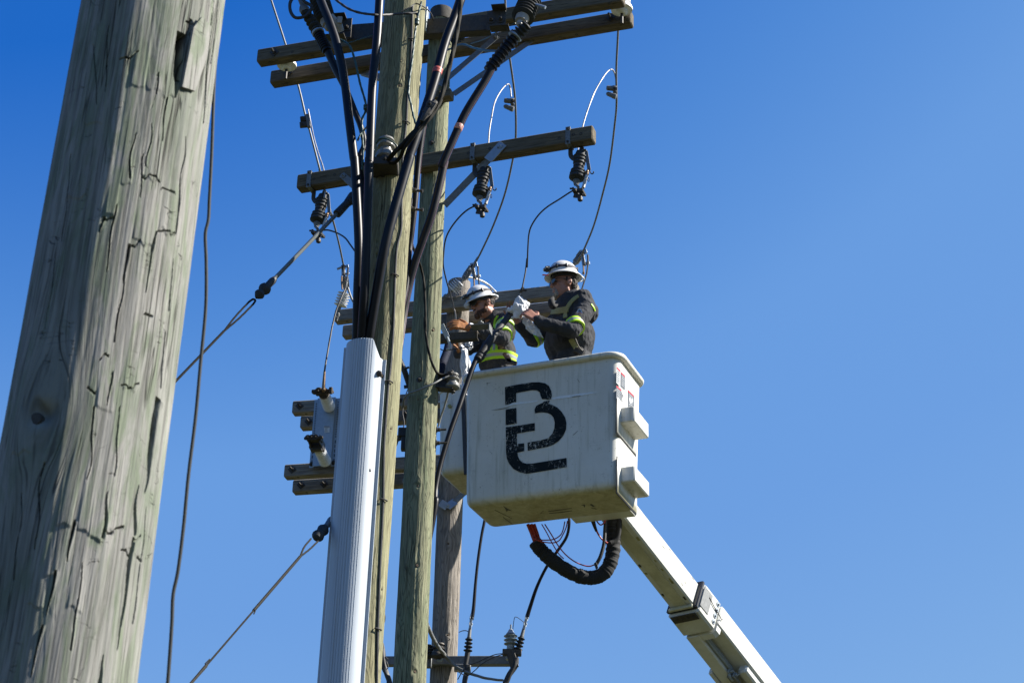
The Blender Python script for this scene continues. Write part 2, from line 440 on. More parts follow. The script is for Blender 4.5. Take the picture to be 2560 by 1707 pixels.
def m_bucket():
    t = NT('white_bucket_gelcoat')
    fine = t.noise((46, 46, 60), 6, .7, 'obj')
    big = t.noise((3.2, 3.2, 2.2), 5, .65, 'obj', dist=.5)
    streak = t.noise((26, 26, 1.6), 5, .6, 'obj')
    c = t.mix(t.ramp(big, [(.35, 0.0), (.65, 1.0)]), (.51, .50, .45), (.57, .565, .525))
    c = t.mix(t.ramp(streak, [(.32, .75), (.48, 0.0)]), c, (.36, .355, .29))
    c = t.mix(t.ramp(fine, [(.30, .9), (.37, 0.0)]), c, (.15, .145, .11))
    # grime gathers on the floor pan and lower edge (real dirt, a shape of its own)
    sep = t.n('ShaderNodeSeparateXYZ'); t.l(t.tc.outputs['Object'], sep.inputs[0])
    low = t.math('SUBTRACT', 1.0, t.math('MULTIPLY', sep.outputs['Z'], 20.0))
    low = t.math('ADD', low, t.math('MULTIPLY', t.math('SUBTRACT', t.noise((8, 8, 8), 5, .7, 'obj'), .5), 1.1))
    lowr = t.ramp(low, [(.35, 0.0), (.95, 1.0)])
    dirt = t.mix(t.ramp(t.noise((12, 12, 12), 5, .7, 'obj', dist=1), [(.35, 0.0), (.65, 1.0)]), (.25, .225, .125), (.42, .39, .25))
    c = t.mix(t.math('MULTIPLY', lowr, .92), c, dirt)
    # thin scratches
    for sc, ax in (((3, 40, 40), .5), ((40, 6, 8), .5)):
        s_ = t.ramp(t.noise(sc, 3, .5, 'obj', dist=.4), [(.491, 0.0), (.497, 1.0), (.503, 1.0), (.509, 0.0)])
        gt = t.ramp(t.noise((7, 7, 7), 2, .5, 'obj'), [(.57, 0.0), (.66, 1.0)])
        c = t.mix(t.math('MULTIPLY', t.math('MULTIPLY', s_, gt), .55), c, (.16, .15, .11))
    t.bump(fine, .12, .003)
    return t.done(c, .42, 0, .4)
M['bucket'] = m_bucket()

def m_emblem():
    t = NT('dark_teal_worn_vinyl')
    s1 = t.ramp(t.noise((60, 60, 26), 5, .7, 'obj', dist=1.5), [(.40, 1.0), (.425, 0.0)])
    s2 = t.ramp(t.noise((9, 9, 70), 3, .5, 'obj', dist=.8), [(.494, 0.0), (.498, 1.0), (.502, 1.0), (.506, 0.0)])
    gt = t.ramp(t.noise((9, 9, 9), 2, .5, 'obj'), [(.5, 0.0), (.58, 1.0)])
    rub = t.ramp(t.noise((5, 5, 5), 3, .6, 'obj', dist=.6), [(.47, 0.0), (.60, 1.0)])
    w = t.math('MAXIMUM', t.math('MULTIPLY', s1, rub), t.math('MULTIPLY', s2, gt))
    c = t.mix(w, (.0035, .0075, .0095), (.42, .42, .39))
    return t.done(c, .6, 0, .15)
M['emblem'] = m_emblem()

def m_bag():
    t = NT('thin_white_plastic')
    t.bump(t.noise((45, 45, 45), 5, .65, 'obj', dist=1.5), .8, .012)
    t.done((.74, .75, .78), .55, 0, .25)
    t.b.inputs['Transmission Weight'].default_value = .25
    t.b.inputs['Subsurface Weight'].default_value = .3
    t.b.inputs['Subsurface Radius'].default_value = (.02, .02, .02)
    return t.m
M['bag'] = m_bag()

def m_guard():
    t = NT('pale_grey_pvc')
    f = t.noise((30, 1, 1.2), 4, .6); sp = t.noise((70, 1, 40), 5, .7)
    c = t.mix(t.ramp(f, [(.35, 0.0), (.65, 1.0)]), (.335, .375, .425), (.375, .415, .465))
    c = t.mix(t.ramp(sp, [(.26, .6), (.36, 0.0)]), c, (.33, .34, .35))
    st = t.noise((45, 1, .9), 5, .65, dist=.4)
    c = t.mix(t.ramp(st, [(.33, .45), (.46, 0.0)]), c, (.26, .265, .26))
    t.bump(sp, .05, .001)
    return t.done(c, .45, 0, .4)
M['guard'] = m_guard()
def m_ground():
    t = NT('mown_grass')
    f = t.noise((.6, .6, .6), 6, .65, 'obj'); g = t.noise((14, 14, 14), 4, .6, 'obj')
    c = t.mix(t.ramp(f, [(.35, 0.0), (.65, 1.0)]), (.042, .044, .018), (.066, .060, .028))
    c = t.mix(t.ramp(g, [(.4, .6), (.6, 0.0)]), c, (.03, .04, .012))
    t.bump(g, .6, .03)
    return t.done(c, .95, 0, .2)
M['ground'] = m_ground()

# ------------------------------------------------------------------ the ground
def build_ground():
    mb = MB(); n = 60
    xs = np.concatenate([-np.geomspace(2500, 30, 14), np.linspace(-28, 28, 33), np.geomspace(30, 2500, 14)])
    X, Yv = np.meshgrid(xs, xs+8)
    Z = .05*vnoise(X*.25, Yv*.25, 3)*np.exp(-((X**2+Yv**2)/3000))
    V = np.stack([X, Yv, Z-.03], -1); k = len(xs)
    f = [(i*k+j, i*k+j+1, (i+1)*k+j+1, (i+1)*k+j) for i in range(k-1) for j in range(k-1)]
    mb.add(V.reshape(-1, 3), f)
    tags(link_mesh('ground', mb, M['ground'], np.zeros(3), 60), kind='structure')
build_ground()

# ------------------------------------------------------------------ timber poles
class Pole:
    """tapered round timber; axis through two points seen in the photograph, radius r0 at p0 and r1 at p1"""
    def __init__(s, p0, p1, r0, r1):
        s.p0, s.p1, s.r0, s.r1 = np.asarray(p0), np.asarray(p1), r0, r1
    def ax(s, z):
        t = (z-s.p0[2])/(s.p1[2]-s.p0[2]); return s.p0+(s.p1-s.p0)*np.asarray(t)[..., None] if np.ndim(z) else s.p0+(s.p1-s.p0)*t
    def r(s, z):
        t = (z-s.p0[2])/(s.p1[2]-s.p0[2]); return s.r0+(s.r1-s.r0)*t
    def surf(s, th, z, off=0.0):
        a = s.ax(z); r = s.r(z)+off
        return a+np.array([math.sin(th)*r, -math.cos(th)*r, 0])
    def nrm(s, th): return np.array([math.sin(th), -math.cos(th), 0])
    def hit(s, k, x, y):
        """angle round the pole and height where the line of sight meets its surface"""
        d = ray(*px(k, x, y)); P = None
        t = s.p0[1]/d[1]
        for _ in range(12):
            z = CAM_O[2]+d[2]*t; a = s.ax(z); r = s.r(z)
            dx, dy = d[0], d[1]; ox, oy = CAM_O[0]-a[0], CAM_O[1]-a[1]
            A, B, Cc = dx*dx+dy*dy, ox*dx+oy*dy, ox*ox+oy*oy-r*r
            D = B*B-A*Cc
            t = (-B-math.sqrt(max(D, 0)))/A
        q = CAM_O+d*t; a = s.ax(q[2])
        return math.atan2(q[0]-a[0], -(q[1]-a[1])), q[2]
    def mesh(s, z0, z1, ztop, dense, n, nrow, amp, knots=(), cracks=(), seed=1, steps=0.0, cross=(), flakes=()):
        zs = np.unique(np.concatenate([np.linspace(z0, dense[0], 10), np.linspace(*dense, nrow), np.linspace(dense[1], ztop, 12)]))
        th = np.linspace(-math.pi, math.pi, n, endpoint=False) if not steps or n < 300 else np.concatenate([np.linspace(-math.pi, -1.85, 40, endpoint=False), np.linspace(-1.85, 1.85, n-80, endpoint=False), np.linspace(1.85, math.pi, 40, endpoint=False)])
        TH, Z = np.meshgrid(th, zs); Rr = s.r(Z); U_ = TH*Rr
        per = 24; ua = (TH/(2*math.pi)+.5)
        d = amp*(.55*vnoise(ua*per, Z*1.1, seed, per)+.35*vnoise(ua*per*3, Z*2.3, seed+1, per*3)+.22*vnoise(ua*per*7, Z*5, seed+2, per*7))
        d += amp*1.3*vnoise(ua*5, Z*.7, seed+3, 5)
        if steps: d += steps*.10*(vnoise(ua*150, Z*4, seed+12, 150)+.6*vnoise(ua*260, Z*9, seed+13, 260))
        if steps:
            q = vnoise(ua*14+.6*vnoise(ua*40, Z*3, seed+8, 40), Z*1.5+.5*vnoise(ua*30, Z*.7, seed+9, 30), seed+4)
            fr = q*3.2; st = np.floor(fr)+np.clip((fr-np.floor(fr)-.82)/.18, 0, 1)
            d += steps*st/3.2
            rid = vnoise(ua*70, Z*2.2, seed+6, 70); d -= steps*.15*np.clip(rid-.25, 0, 1)
        psi = U_.copy()
        for (kt, kz, a) in knots:
            du = U_-kt*s.r(kz); dz = (Z-kz)
            q = du**2+(dz/2.3)**2
            psi -= du*np.exp(-q/(2*(a*3.2)**2))*np.minimum(1, (a*1.5)**2/(q+1e-6))*.9
            d += .5*a*np.exp(-q/(2*(a*1.5)**2))*.35 - .55*a*np.exp(-(du**2+dz**2)/(2*(a*.45)**2))
        for c in cracks:
            (t0, h0), (t1, h1), w0, w1, dep = c
            lo, hi = min(h0, h1), max(h0, h1)
            tt = np.clip((Z-h0)/(h1-h0), 0, 1); inside = (Z > lo) & (Z < hi)
            uc = (t0+(t1-t0)*tt)*Rr+.004*vnoise(Z*18, Z*0+seed, 7); q_ = 1-tt if w0 >= w1 else tt; w = max(w0, w1)*(.8 if max(w0, w1) > .012 else .42)*q_**.6*(1+.35*vnoise(Z*45, U_*0+seed+h0*9, 3))+.0010
            x = (U_-uc)/(w/2+1e-5)
            fade = np.clip(np.minimum(Z-lo, hi-Z)/.004, 0, 1)
            d -= np.where(inside, 1.7*dep*np.clip((1.2-np.abs(x))*1.8, 0, 1)*fade*np.clip(w/.005, .5, 1), 0)
            lipm = np.exp(-((x-1.9)/.8)**2)*inside*fade
            d += .0035*lipm*np.clip(w/.008, 0, 1)
        for (t0, h0), (t1, h1), w in cross:          # short checks across the grain
            tt = np.clip((TH-t0)/(t1-t0), 0, 1); ins = (TH > min(t0, t1)) & (TH < max(t0, t1))
            zc = h0+(h1-h0)*tt+.007*vnoise(TH*22, Z*0+seed, 5)
            d -= np.where(ins, .007*np.clip((1.2-np.abs(Z-zc)/(w*.32))*1.6, 0, 1), 0)
        for t0, t1, zb, zt, hgt in flakes:            # lifted scales of wood: a crisp lower edge that dies away upwards
            e = np.clip(np.minimum(TH-t0, t1-TH)/.02, 0, 1)
            zb_ = zb+.014*vnoise(TH*13, Z*0+seed+zb, 6)
            up_ = np.clip((Z-zb_)/.003, 0, 1)*np.clip(1-(Z-zb_)/(zt-zb), 0, 1)**1.3*(Z < zt)
            d += .30*hgt*e*up_
        R = Rr+d; ax = s.ax(Z.ravel()).reshape(*Z.shape, 3)
        V = ax+np.stack([np.sin(TH)*R, -np.cos(TH)*R, 0*R], -1); V[..., 2] = Z
        g = np.stack([psi, Rr, Z+seed*3.7], -1)
        mb = MB(); mb.grid(list(V), cap=(True, False), g=g.reshape(-1, 3))
        return mb
    def capmesh(s, ztop):
        mb = MB(); r = s.r(ztop)
        mb.lathe([*s.ax(ztop)[:2], ztop-.012], (0, 0, 1), [(r*1.03, -.10), (r*1.035, 0), (r*.99, .014), (r*.6, .022), (.002, .025)], 28)
        return mb

P0 = Pole(at('S', 130, 1500, 3.0), at('S', 386, 0, 3.0), .152, .142)
def half(P, k, x, y, w):   # radius from a width of w pixels at a pixel height
    q = at(k, x, y, P); return w/2/FPX*np.dot(q-CAM_O, cF)
def mk(Y, top, bot, wt, wb):
    a, b = at('S', *bot, Y), at('S', *top, Y)
    return Pole(a, b, wb/2/FPX*np.dot(a-CAM_O, cF), wt/2/FPX*np.dot(b-CAM_O, cF))
P0 = mk(3.0, (384, 0), (137, 1600), 343, 430)
P1 = mk(9.2, (1013, 0), (895, 1668), 102, 116)
P2 = mk(11.72, (1103.5, 40), (1026, 1668), 55, 84)
P3 = mk(15.0, (1146.5, 740), (1112, 1600), 56, 65)

def kn(P, *L): return [(*P.hit(k, x, y), a) for k, x, y, a in L]
def ck(P, *L): return [(P.hit(k, x0, y0), P.hit(k, x1, y1), w0, w1, d) for k, x0, y0, x1, y1, w0, w1, d in L]

NEAR = thing('utility_pole', 'thick pale weathered timber pole with deep cracks, blurred in the left foreground', 'utility pole', (*P0.ax(0)[:2], 0))
cr0 = ck(P0, ('J', 836, 150, 800, 445, .024, .0, .030), ('J', 968, 60, 925, 565, .0, .0045, .012), ('J', 1000, 0, 960, 300, .0, .003, .01), ('J', 876, 85, 858, 160, .012, .0, .02),
         ('J', 724, 330, 714, 430, .004, .0, .01), ('J', 612, 600, 592, 812, .0, .005, .012), ('J', 850, 620, 803, 1068, .0, .0045, .012), ('J', 765, 440, 735, 640, .004, .0, .01),
         ('J', 722, 1052, 668, 1330, .007, .0, .018), ('J', 600, 1112, 562, 1290, .010, .0, .022), ('J', 532, 930, 490, 1240, .004, .0, .012), ('J', 480, 985, 462, 1060, .008, .0, .016),
         ('J', 575, 1230, 530, 1560, .0, .004, .012), ('J', 800, 1180, 770, 1420, .0, .003, .01), ('J', 690, 560, 672, 760, .0, .003, .01), ('J', 660, 700, 640, 900, .003, .0, .01),
         ('J', 430, 200, 445, 480, .004, .0, .01), ('J', 330, 700, 290, 1100, .0, .004, .01), ('J', 260, 1150, 215, 1500, .004, .0, .012), ('J', 500, 120, 480, 420, .0, .003, .01),
         ('K', 765, -40, 737, 220, .0, .004, .012), ('K', 727, 262, 664, 700, .014, .0, .025), ('K', 634, 660, 612, 890, .0, .009, .022), ('K', 607, 900, 540, 1420, .010, .0, .02),
         ('K', 503, 690, 466, 902, .0, .008, .02), ('K', 482, 1440, 452, 1620, .0, .008, .018), ('K', 515, 140, 500, 300, .004, .0, .01), ('K', 335, 820, 308, 1010, .007, .0, .015),
         ('K', 252, 1050, 215, 1260, .006, .0, .012), ('K', 200, 1300, 140, 1540, .005, .0, .012), ('K', 560, 300, 520, 620, .0, .003, .01), ('K', 440, 300, 400, 640, .003, .0, .01),
         ('K', 680, 760, 610, 1300, .0, .003, .01), ('K', 380, 1010, 330, 1420, .0, .004, .012), ('K', 200, 560, 160, 960, .005, .0, .012), ('K', 110, 700, 60, 1100, .0, .004, .01), ('K', 70, 120, 40, 420, .004, .0, .01))
hc0 = [(P0.hit(k, x0, y0), P0.hit(k, x1, y1), w) for k, x0, y0, x1, y1, w in (('J', 650, 800, 735, 820, .005), ('J', 722, 1058, 800, 1068, .005), ('J', 545, 275, 630, 240, .005), ('J', 585, 1120, 640, 1105, .006),
        ('J', 660, 1432, 700, 1450, .006), ('J', 470, 990, 520, 1005, .006), ('K', 395, 232, 440, 228, .007), ('K', 480, 878, 570, 862, .006), ('K', 555, 968, 592, 975, .005), ('K', 630, 985, 655, 998, .006), ('K', 605, 920, 650, 885, .006),
        ('K', 555, 215, 640, 205, .004), ('K', 455, 75, 500, 68, .005), ('J', 735, 855, 800, 890, .004), ('J', 850, 100, 880, 118, .007))]
def flake(k, x0, x1, yb, yt, h): return (P0.hit(k, x0, yb)[0], P0.hit(k, x1, yb)[0], P0.hit(k, (x0+x1)/2, yb)[1], P0.hit(k, (x0+x1)/2, yt)[1], h)
fl0 = [flake(*q) for q in (('K', 345, 405, 885, 560, .007), ('K', 400, 470, 905, 640, .008), ('K', 482, 570, 872, 600, .005), ('J', 722, 800, 1064, 800, .006), ('J', 600, 715, 1108, 860, .006), ('J', 470, 525, 1000, 760, .007),
        ('J', 640, 735, 815, 560, .004), ('J', 590, 660, 400, 150, .005), ('J', 660, 740, 405, 200, .004), ('J', 545, 600, 850, 600, .005), ('J', 380, 470, 560, 300, .005), ('J', 300, 400, 900, 640, .005), ('J', 740, 800, 440, 250, .006),
        ('K', 250, 330, 860, 600, .006), ('K', 200, 260, 1080, 860, .006), ('K', 560, 650, 975, 780, .004), ('K', 430, 520, 330, 90, .004), ('K', 560, 640, 220, -60, .004), ('K', 120, 200, 1220, 960, .006), ('K', 300, 380, 1240, 1010, .005), ('K', 60, 150, 520, 300, .005))]
k0 = kn(P0, ('K', 200, 340, .030))
mb = P0.mesh(-.3, 4.5, 5.2, (1.75, 4.15), 640, 1150, .0022, k0, cr0, 11, .0012, hc0, fl0)
part('trunk', mb, M['pole_near'], NEAR, smooth=60)
part('pole_top', P0.capmesh(5.2), M['pole_top'], NEAR)
hk, hz = P0.hit('K', 165, 362)
mb = MB(); mb.lathe(P0.surf(hk, hz, -.012), P0.nrm(hk), [(.0005, 0), (.0115, .001), (.0125, .010), (.012, .0145)], 16)
part('knot_hole', mb, M['pole_top'], NEAR)
# splinter standing off the shaft beside the big upper crack
def splinter(P, k, quads, off):
    mb = MB(); A = [P.surf(*P.hit(k, x, y), o) for x, y, o in quads]
    c = np.mean(A, 0); mb.prism([a for a in A], c-P.ax(c[2]), .006); return mb
part('splinter', splinter(P0, 'J', [(872, 130, .001), (905, 85, .004), (946, 128, .004), (930, 260, .003), (880, 420, .0), (822, 400, .0), (846, 240, .006)], 0), M['pole_near'], NEAR)

POLE1 = thing('utility_pole', 'tall yellowish timber pole that carries the grey cable guard and black cables', 'utility pole', (*P1.ax(0)[:2], 0))
k1 = kn(P1, ('A', 1467, 790, .016), ('A', 1480, 550, .007), ('I', 1262, 520, .012), ('F', 1250, 720, .012), ('C', 1100, 1500, .014), ('C', 1130, 60, .014))
c1k = ck(P1, ('C', 968, 680, 955, 900, .004, .008, .010), ('C', 940, 930, 925, 1400, .004, .006, .010), ('A', 1455, 250, 1450, 520, .003, .004, .006),
         ('I', 1170, 900, 1130, 1060, .002, .004, .006), ('A', 1560, 600, 1550, 760, .003, .003, .005))
part('trunk', P1.mesh(-.3, 9, 9.9, (4.3, 9.1), 120, 620, .0035, k1, c1k, 21, .0018), M['pole_front'], POLE1, smooth=60)
part('pole_top', P1.capmesh(9.9), M['pole_top'], POLE1)

zt2 = at('A', 1850, 105, 11.72)[2]
POLE2 = thing('utility_pole', 'green treated timber pole with a dark capped top, beside the two white buckets', 'utility pole', (*P2.ax(0)[:2], 0))
k2 = kn(P2, ('I', 1475, 375, .022), ('I', 1462, 1025, .020), ('F', 1530, 1320, .018), ('F', 1535, 415, .013), ('C', 1465, 70, .015), ('C', 1575, 545, .014),
        ('F', 1715, 400, .012), ('I', 1410, 388, .010), ('C', 1480, 1560, .02), ('F', 1620, 250, .012), ('A', 1760, 1310, .010))
c2k = ck(P2, ('F', 1560, 520, 1545, 820, .004, .006, .01), ('F', 1470, 150, 1450, 420, .004, .004, .008), ('I', 1420, 520, 1400, 700, .004, .003, .007))
part('trunk', P2.mesh(-.3, 9, zt2, (4.8, zt2-.02), 110, 640, .0045, k2, c2k, 31, .0022), M['pole_green'], POLE2, smooth=60)
part('pole_top', P2.capmesh(zt2), M['pole_top'], POLE2)

zt3 = at('C', 1780, 1130, 15.0)[2]
POLE3 = thing('utility_pole', 'silver grey timber pole farthest back, behind the left bucket', 'utility pole', (*P3.ax(0)[:2], 0))
k3 = kn(P3, ('I', 1667, 240, .020), ('I', 1668, 800, .020), ('I', 1600, 620, .008))
part('trunk', P3.mesh(-.3, 9, zt3, (5.8, zt3-.02), 100, 420, .004, k3, [], 41, .0015), M['pole_grey'], POLE3, smooth=60)
mb = MB(); mb.lathe([*P3.ax(zt3)[:2], zt3-.01], (0, 0, 1), [(P3.r(zt3)*1.0, -.02), (P3.r(zt3)*.9, .02), (.03, .05), (.001, .05)], 20)
part('pole_top', mb, M['pole_grey'], POLE3)
def knots_of(P, root, ks, mat='knot'):
    for (t, z, a) in ks:
        mb = MB(); o = P.surf(t, z, -.004)
        nn = P.nrm(t); mb.lathe(o, nn+np.array([0, 0, .1]), [(a*.5, 0), (a*.46, .006), (a*.25, .0075), (.0006, .006)], 12)
        part('knot', mb, M[mat], root)
knots_of(P1, POLE1, k1[:4]); knots_of(P2, POLE2, k2); knots_of(P3, POLE3, k3[:2])

# ------------------------------------------------------------------ crossarms
def levelZ(p, Y): return atY(*p, Y)[2]
ARMS = {}
def arm(key, label, L, Rr, mid, Y, mat, w=.095, h=.122, group=None):
    Z = levelZ(mid, Y); A, B = atZ(*L, Z), atZ(*Rr, Z)
    t = thing('crossarm', label, 'crossarm', (A+B)/2, group)
    mb = MB(); mb.beam(A, B, w, h, ch=.008); part('beam', mb, M[mat], t, smooth=30)
    X = unit(B-A); N = unit(np.cross(X, [0, 0, 1])); N = N if N[1] < 0 else -N     # N faces the camera
    ARMS[key] = dict(t=t, A=A, B=B, X=X, N=N, Z=Z, w=w, h=h); return ARMS[key]
def arm_face(a, k, x, y, off=0.0):   # where a line of sight meets the near face of an arm
    return onplane(k, x, y, a['A']+a['N']*(a['w']/2+off), a['N'])
def arm_bottom(a, k, x, y, off=0.0):
    return onplane(k, x, y, a['A']-np.array([0, 0, a['h']/2+off]), np.array([0, 0, 1.]))
def holes(a, L):
    for face, k, x, y in L:
        mb = MB(); p, n = (arm_face(a, k, x, y), a['N']) if face == 'f' else (arm_bottom(a, k, x, y), np.array([0, 0, -1.]))
        mb.lathe(p-n*.002, n, [(.013, 0), (.012, .0035), (.009, .0036), (.001, .001)], 10); part('bolt_hole', mb, M['pole_top'], a['t'])
def bolts(a, L, plate=True):
    for k, x, y in L:
        p = arm_face(a, k, x, y); mb = MB()
        if plate: mb.box(p+a['N']*.004, (.058, .058, .007), a['X']+np.array([0, 0, .9]), a['X']*-.9+np.array([0, 0, 1.]))
        mb.lathe(p, a['N'], [(.019, .004), (.019, .018), (.0095, .019), (.0095, .06), (.004, .064)], 6)
        part('bolt', mb, M['dark_steel'], a['t'])
T1 = arm('T1', 'upper front timber crossarm of the top pair, behind the tall front pole', (648, 147), (1560, -5), (1110, 69), 11.72-.155, 'arm')
T2 = arm('T2', 'rear timber crossarm of the top pair, its right end standing out against the sky', (681, 200), (1581, 48), (1110, 127), 11.72+.15, 'arm')
AM = arm('M', 'single dark timber crossarm from which the three fuse cutouts hang', (748, 461), (1486, 338), (1090, 404), 11.72-.158, 'arm')
L1a = arm('L1a', 'front grey timber crossarm directly behind the two workers', (840, 794), (1446, 726), (1135, 761), 15-.155, 'arm_grey')
L1b = arm('L1b', 'rear grey timber crossarm partly hidden behind the workers', (860, 832), (1470, 763), (1135, 800), 15+.15, 'arm_grey')
L2a = arm('L2a', 'front timber crossarm at the top edge of the steel switch plate', (734, 1022), (1500, 975), (1128, 998), 15-.16, 'arm_grey')
L2b = arm('L2b', 'rear timber crossarm behind the upper half of the switch plate', (754, 1059), (1510, 1013), (1128, 1036), 15+.155, 'arm_grey')
L3a = arm('L3a', 'front timber crossarm at the foot of the steel switch plate', (714, 1181), (1500, 1130), (1128, 1154), 15-.16, 'arm_grey')
L3b = arm('L3b', 'lowest timber crossarm on the left, just below the switch plate', (735, 1219), (1510, 1169), (1128, 1193), 15+.155, 'arm_grey')
holes(T1, [('f', 'A', 480, 478), ('b', 'A', 275, 572), ('b', 'A', 665, 510), ('b', 'B', 1160, 132), ('b', 'B', 1700, 37)])
holes(T2, [('b', 'A', 430, 765), ('b', 'B', 1250, 342), ('b', 'B', 1400, 318)])
holes(AM, [('f', 'D', 405, 525), ('f', 'D', 603, 485), ('f', 'D', 1240, 390), ('f', 'D', 1372, 354), ('f', 'D', 1440, 348), ('b', 'D', 1033, 507), ('b', 'D', 1448, 434),
           ('f', 'C', 385, 175), ('f', 'C', 575, 137)])
holes(L1a, [('b', 'E', 1330, 662), ('b', 'C', 690, 1478), ('f', 'C', 1230, 1358)])
holes(L3a, [('b', 'F', 275, 1228)]); holes(L3b, [('b', 'F', 365, 1390)]); holes(L2a, [('b', 'F', 360, 565)])
bolts(T1, [('A', 315, 485)]); bolts(T2, [('A', 440, 675), ('B', 1712, 165)])
bolts(L2a, [('F', 290, 483)]); bolts(L2b, [('F', 385, 645), ('F', 1410, 570)]); bolts(L3a, [('F', 212, 1148)]); bolts(L3b, [('F', 305, 1312), ('F', 548, 1302)])
bolts(L2a, [('F', 1352, 425)], False)

def brace(a, p, q, w=.042, mat='galv_dull', tip=None, label=None):
    mb = MB(); d = unit(np.asarray(q)-p); n = a['N']
    side = unit(np.cross(d, n))
    mb.beam(p, q, .006, w, up=side); mb.beam(np.asarray(p)+side*w*.45-n*.018, np.asarray(q)+side*w*.45-n*.018, .036, .006, up=side)
    mb.bolt(np.asarray(p)+n*.005+d*.02, n, .011, .02)
    part('brace', mb, M[mat], a['t'], label)
def pole_pt(P, k, x, y, Y):
    return at(k, x, y, Y)
brace(T2, arm_bottom(T2, 'B', 1020, 400, -.02)+T2['N']*.055, at('B', 270, 868, 11.62), .05)
brace(T1, arm_bottom(T1, 'B', 690, 372, -.02)+T1['N']*.055, at('B', 140, 785, 11.58), .05)
brace(T1, arm_bottom(T1, 'A', 1115, 655, -.02), at('A', 1600, 800, 11.58), .05)
pm = arm_face(AM, 'D', 705, 468, .006)
brace(AM, pm, at('D', 190, 1003, 11.66), .062)
mb = MB(); pq = arm_face(AM, 'D', 585, 590, .016); mb.beam(pm+AM['N']*.008+unit(pm-pq)*.03, pq, .008, .075, up=np.cross(unit(pq-pm), AM['N']))
mb.bolt(pm+AM['N']*.012, AM['N'], .011, .012); part('brace_plate', mb, M['galv'], AM['t'])
# left side brace of the cutout arm, seen in the gap by the pole
brace(AM, arm_face(AM, 'C', 640, 135, .006), at('C', 1130, 560, 11.63), .05)
# V brace on the grey pole under the left bucket
v0 = at('F', 1842, 1535, 15-.135)
brace(L3a, arm_face(L3a, 'F', 2330, 1100, .006), v0+np.array([.03, 0, .01]), .05); brace(L3a, arm_face(L3a, 'F', 1380, 1245, .006), v0+np.array([-.03, 0, .01]), .05)
mb = MB()
for xx, yy in ((1925, 1480), (1765, 1495)):
    mb.beam(v0+np.array([0, -.012, -.01]), at('F', xx, yy, 15-.15), .008, .075, up=(.7 if xx > 1842 else -.7, 0, .7))
mb.bolt(v0+np.array([0, -.02, .0]), (0, -1, 0), .013, .02); part('brace_plate', mb, M['galv'], L3a['t'])
# timber shoe on the green pole where the top braces land
mb = MB(); c_ = at('A', 1858, 885, 11.58); mb.box(c_, (.16, .09, .07), T1['X'], -T1['N']); mb.bolt(c_+T1['N']*.045, T1['N'], .014, .03); mb.bolt(c_+np.array([.03, -.02, .035]), (0, 0, 1), .013, .03)
part('brace_shoe', mb, M['arm'], T2['t'])

def bell(name, label, k, x, y, Y, r=.085, mat='porcelain', group=None, ax=(0, 0, 1)):
    o = at(k, x, y, Y); t = thing(name, label, 'insulator', o, group)
    mb = MB(); mb.lathe(o, ax, [(r*.35, -.07), (r*.55, -.055), (r*.55, -.04), (r*.98, -.035), (r, -.02), (r*.9, .0), (r*.55, .01), (r*.55, .03), (r*.8, .035), (r*.8, .055), (r*.5, .07), (.01, .075)], 24)
    part('bell', mb, M[mat], t)
    mb = MB(); mb.lathe(o-np.asarray(ax)*.16, ax, [(.012, 0), (.012, .10)], 8); part('pin', mb, M['dark_steel'], t); return t
bell('pin_insulator', 'round grey insulator caught between the left ends of the top crossarms', 'A', 432, 575, 12.08, .080, 'shed_light', 'insulators at the tips of the top crossarms')
bell('pin_insulator', 'white insulator above the right end of the top crossarms', 'B', 1815, 62, 11.27, .085, 'shed_light', 'insulators at the tips of the top crossarms')

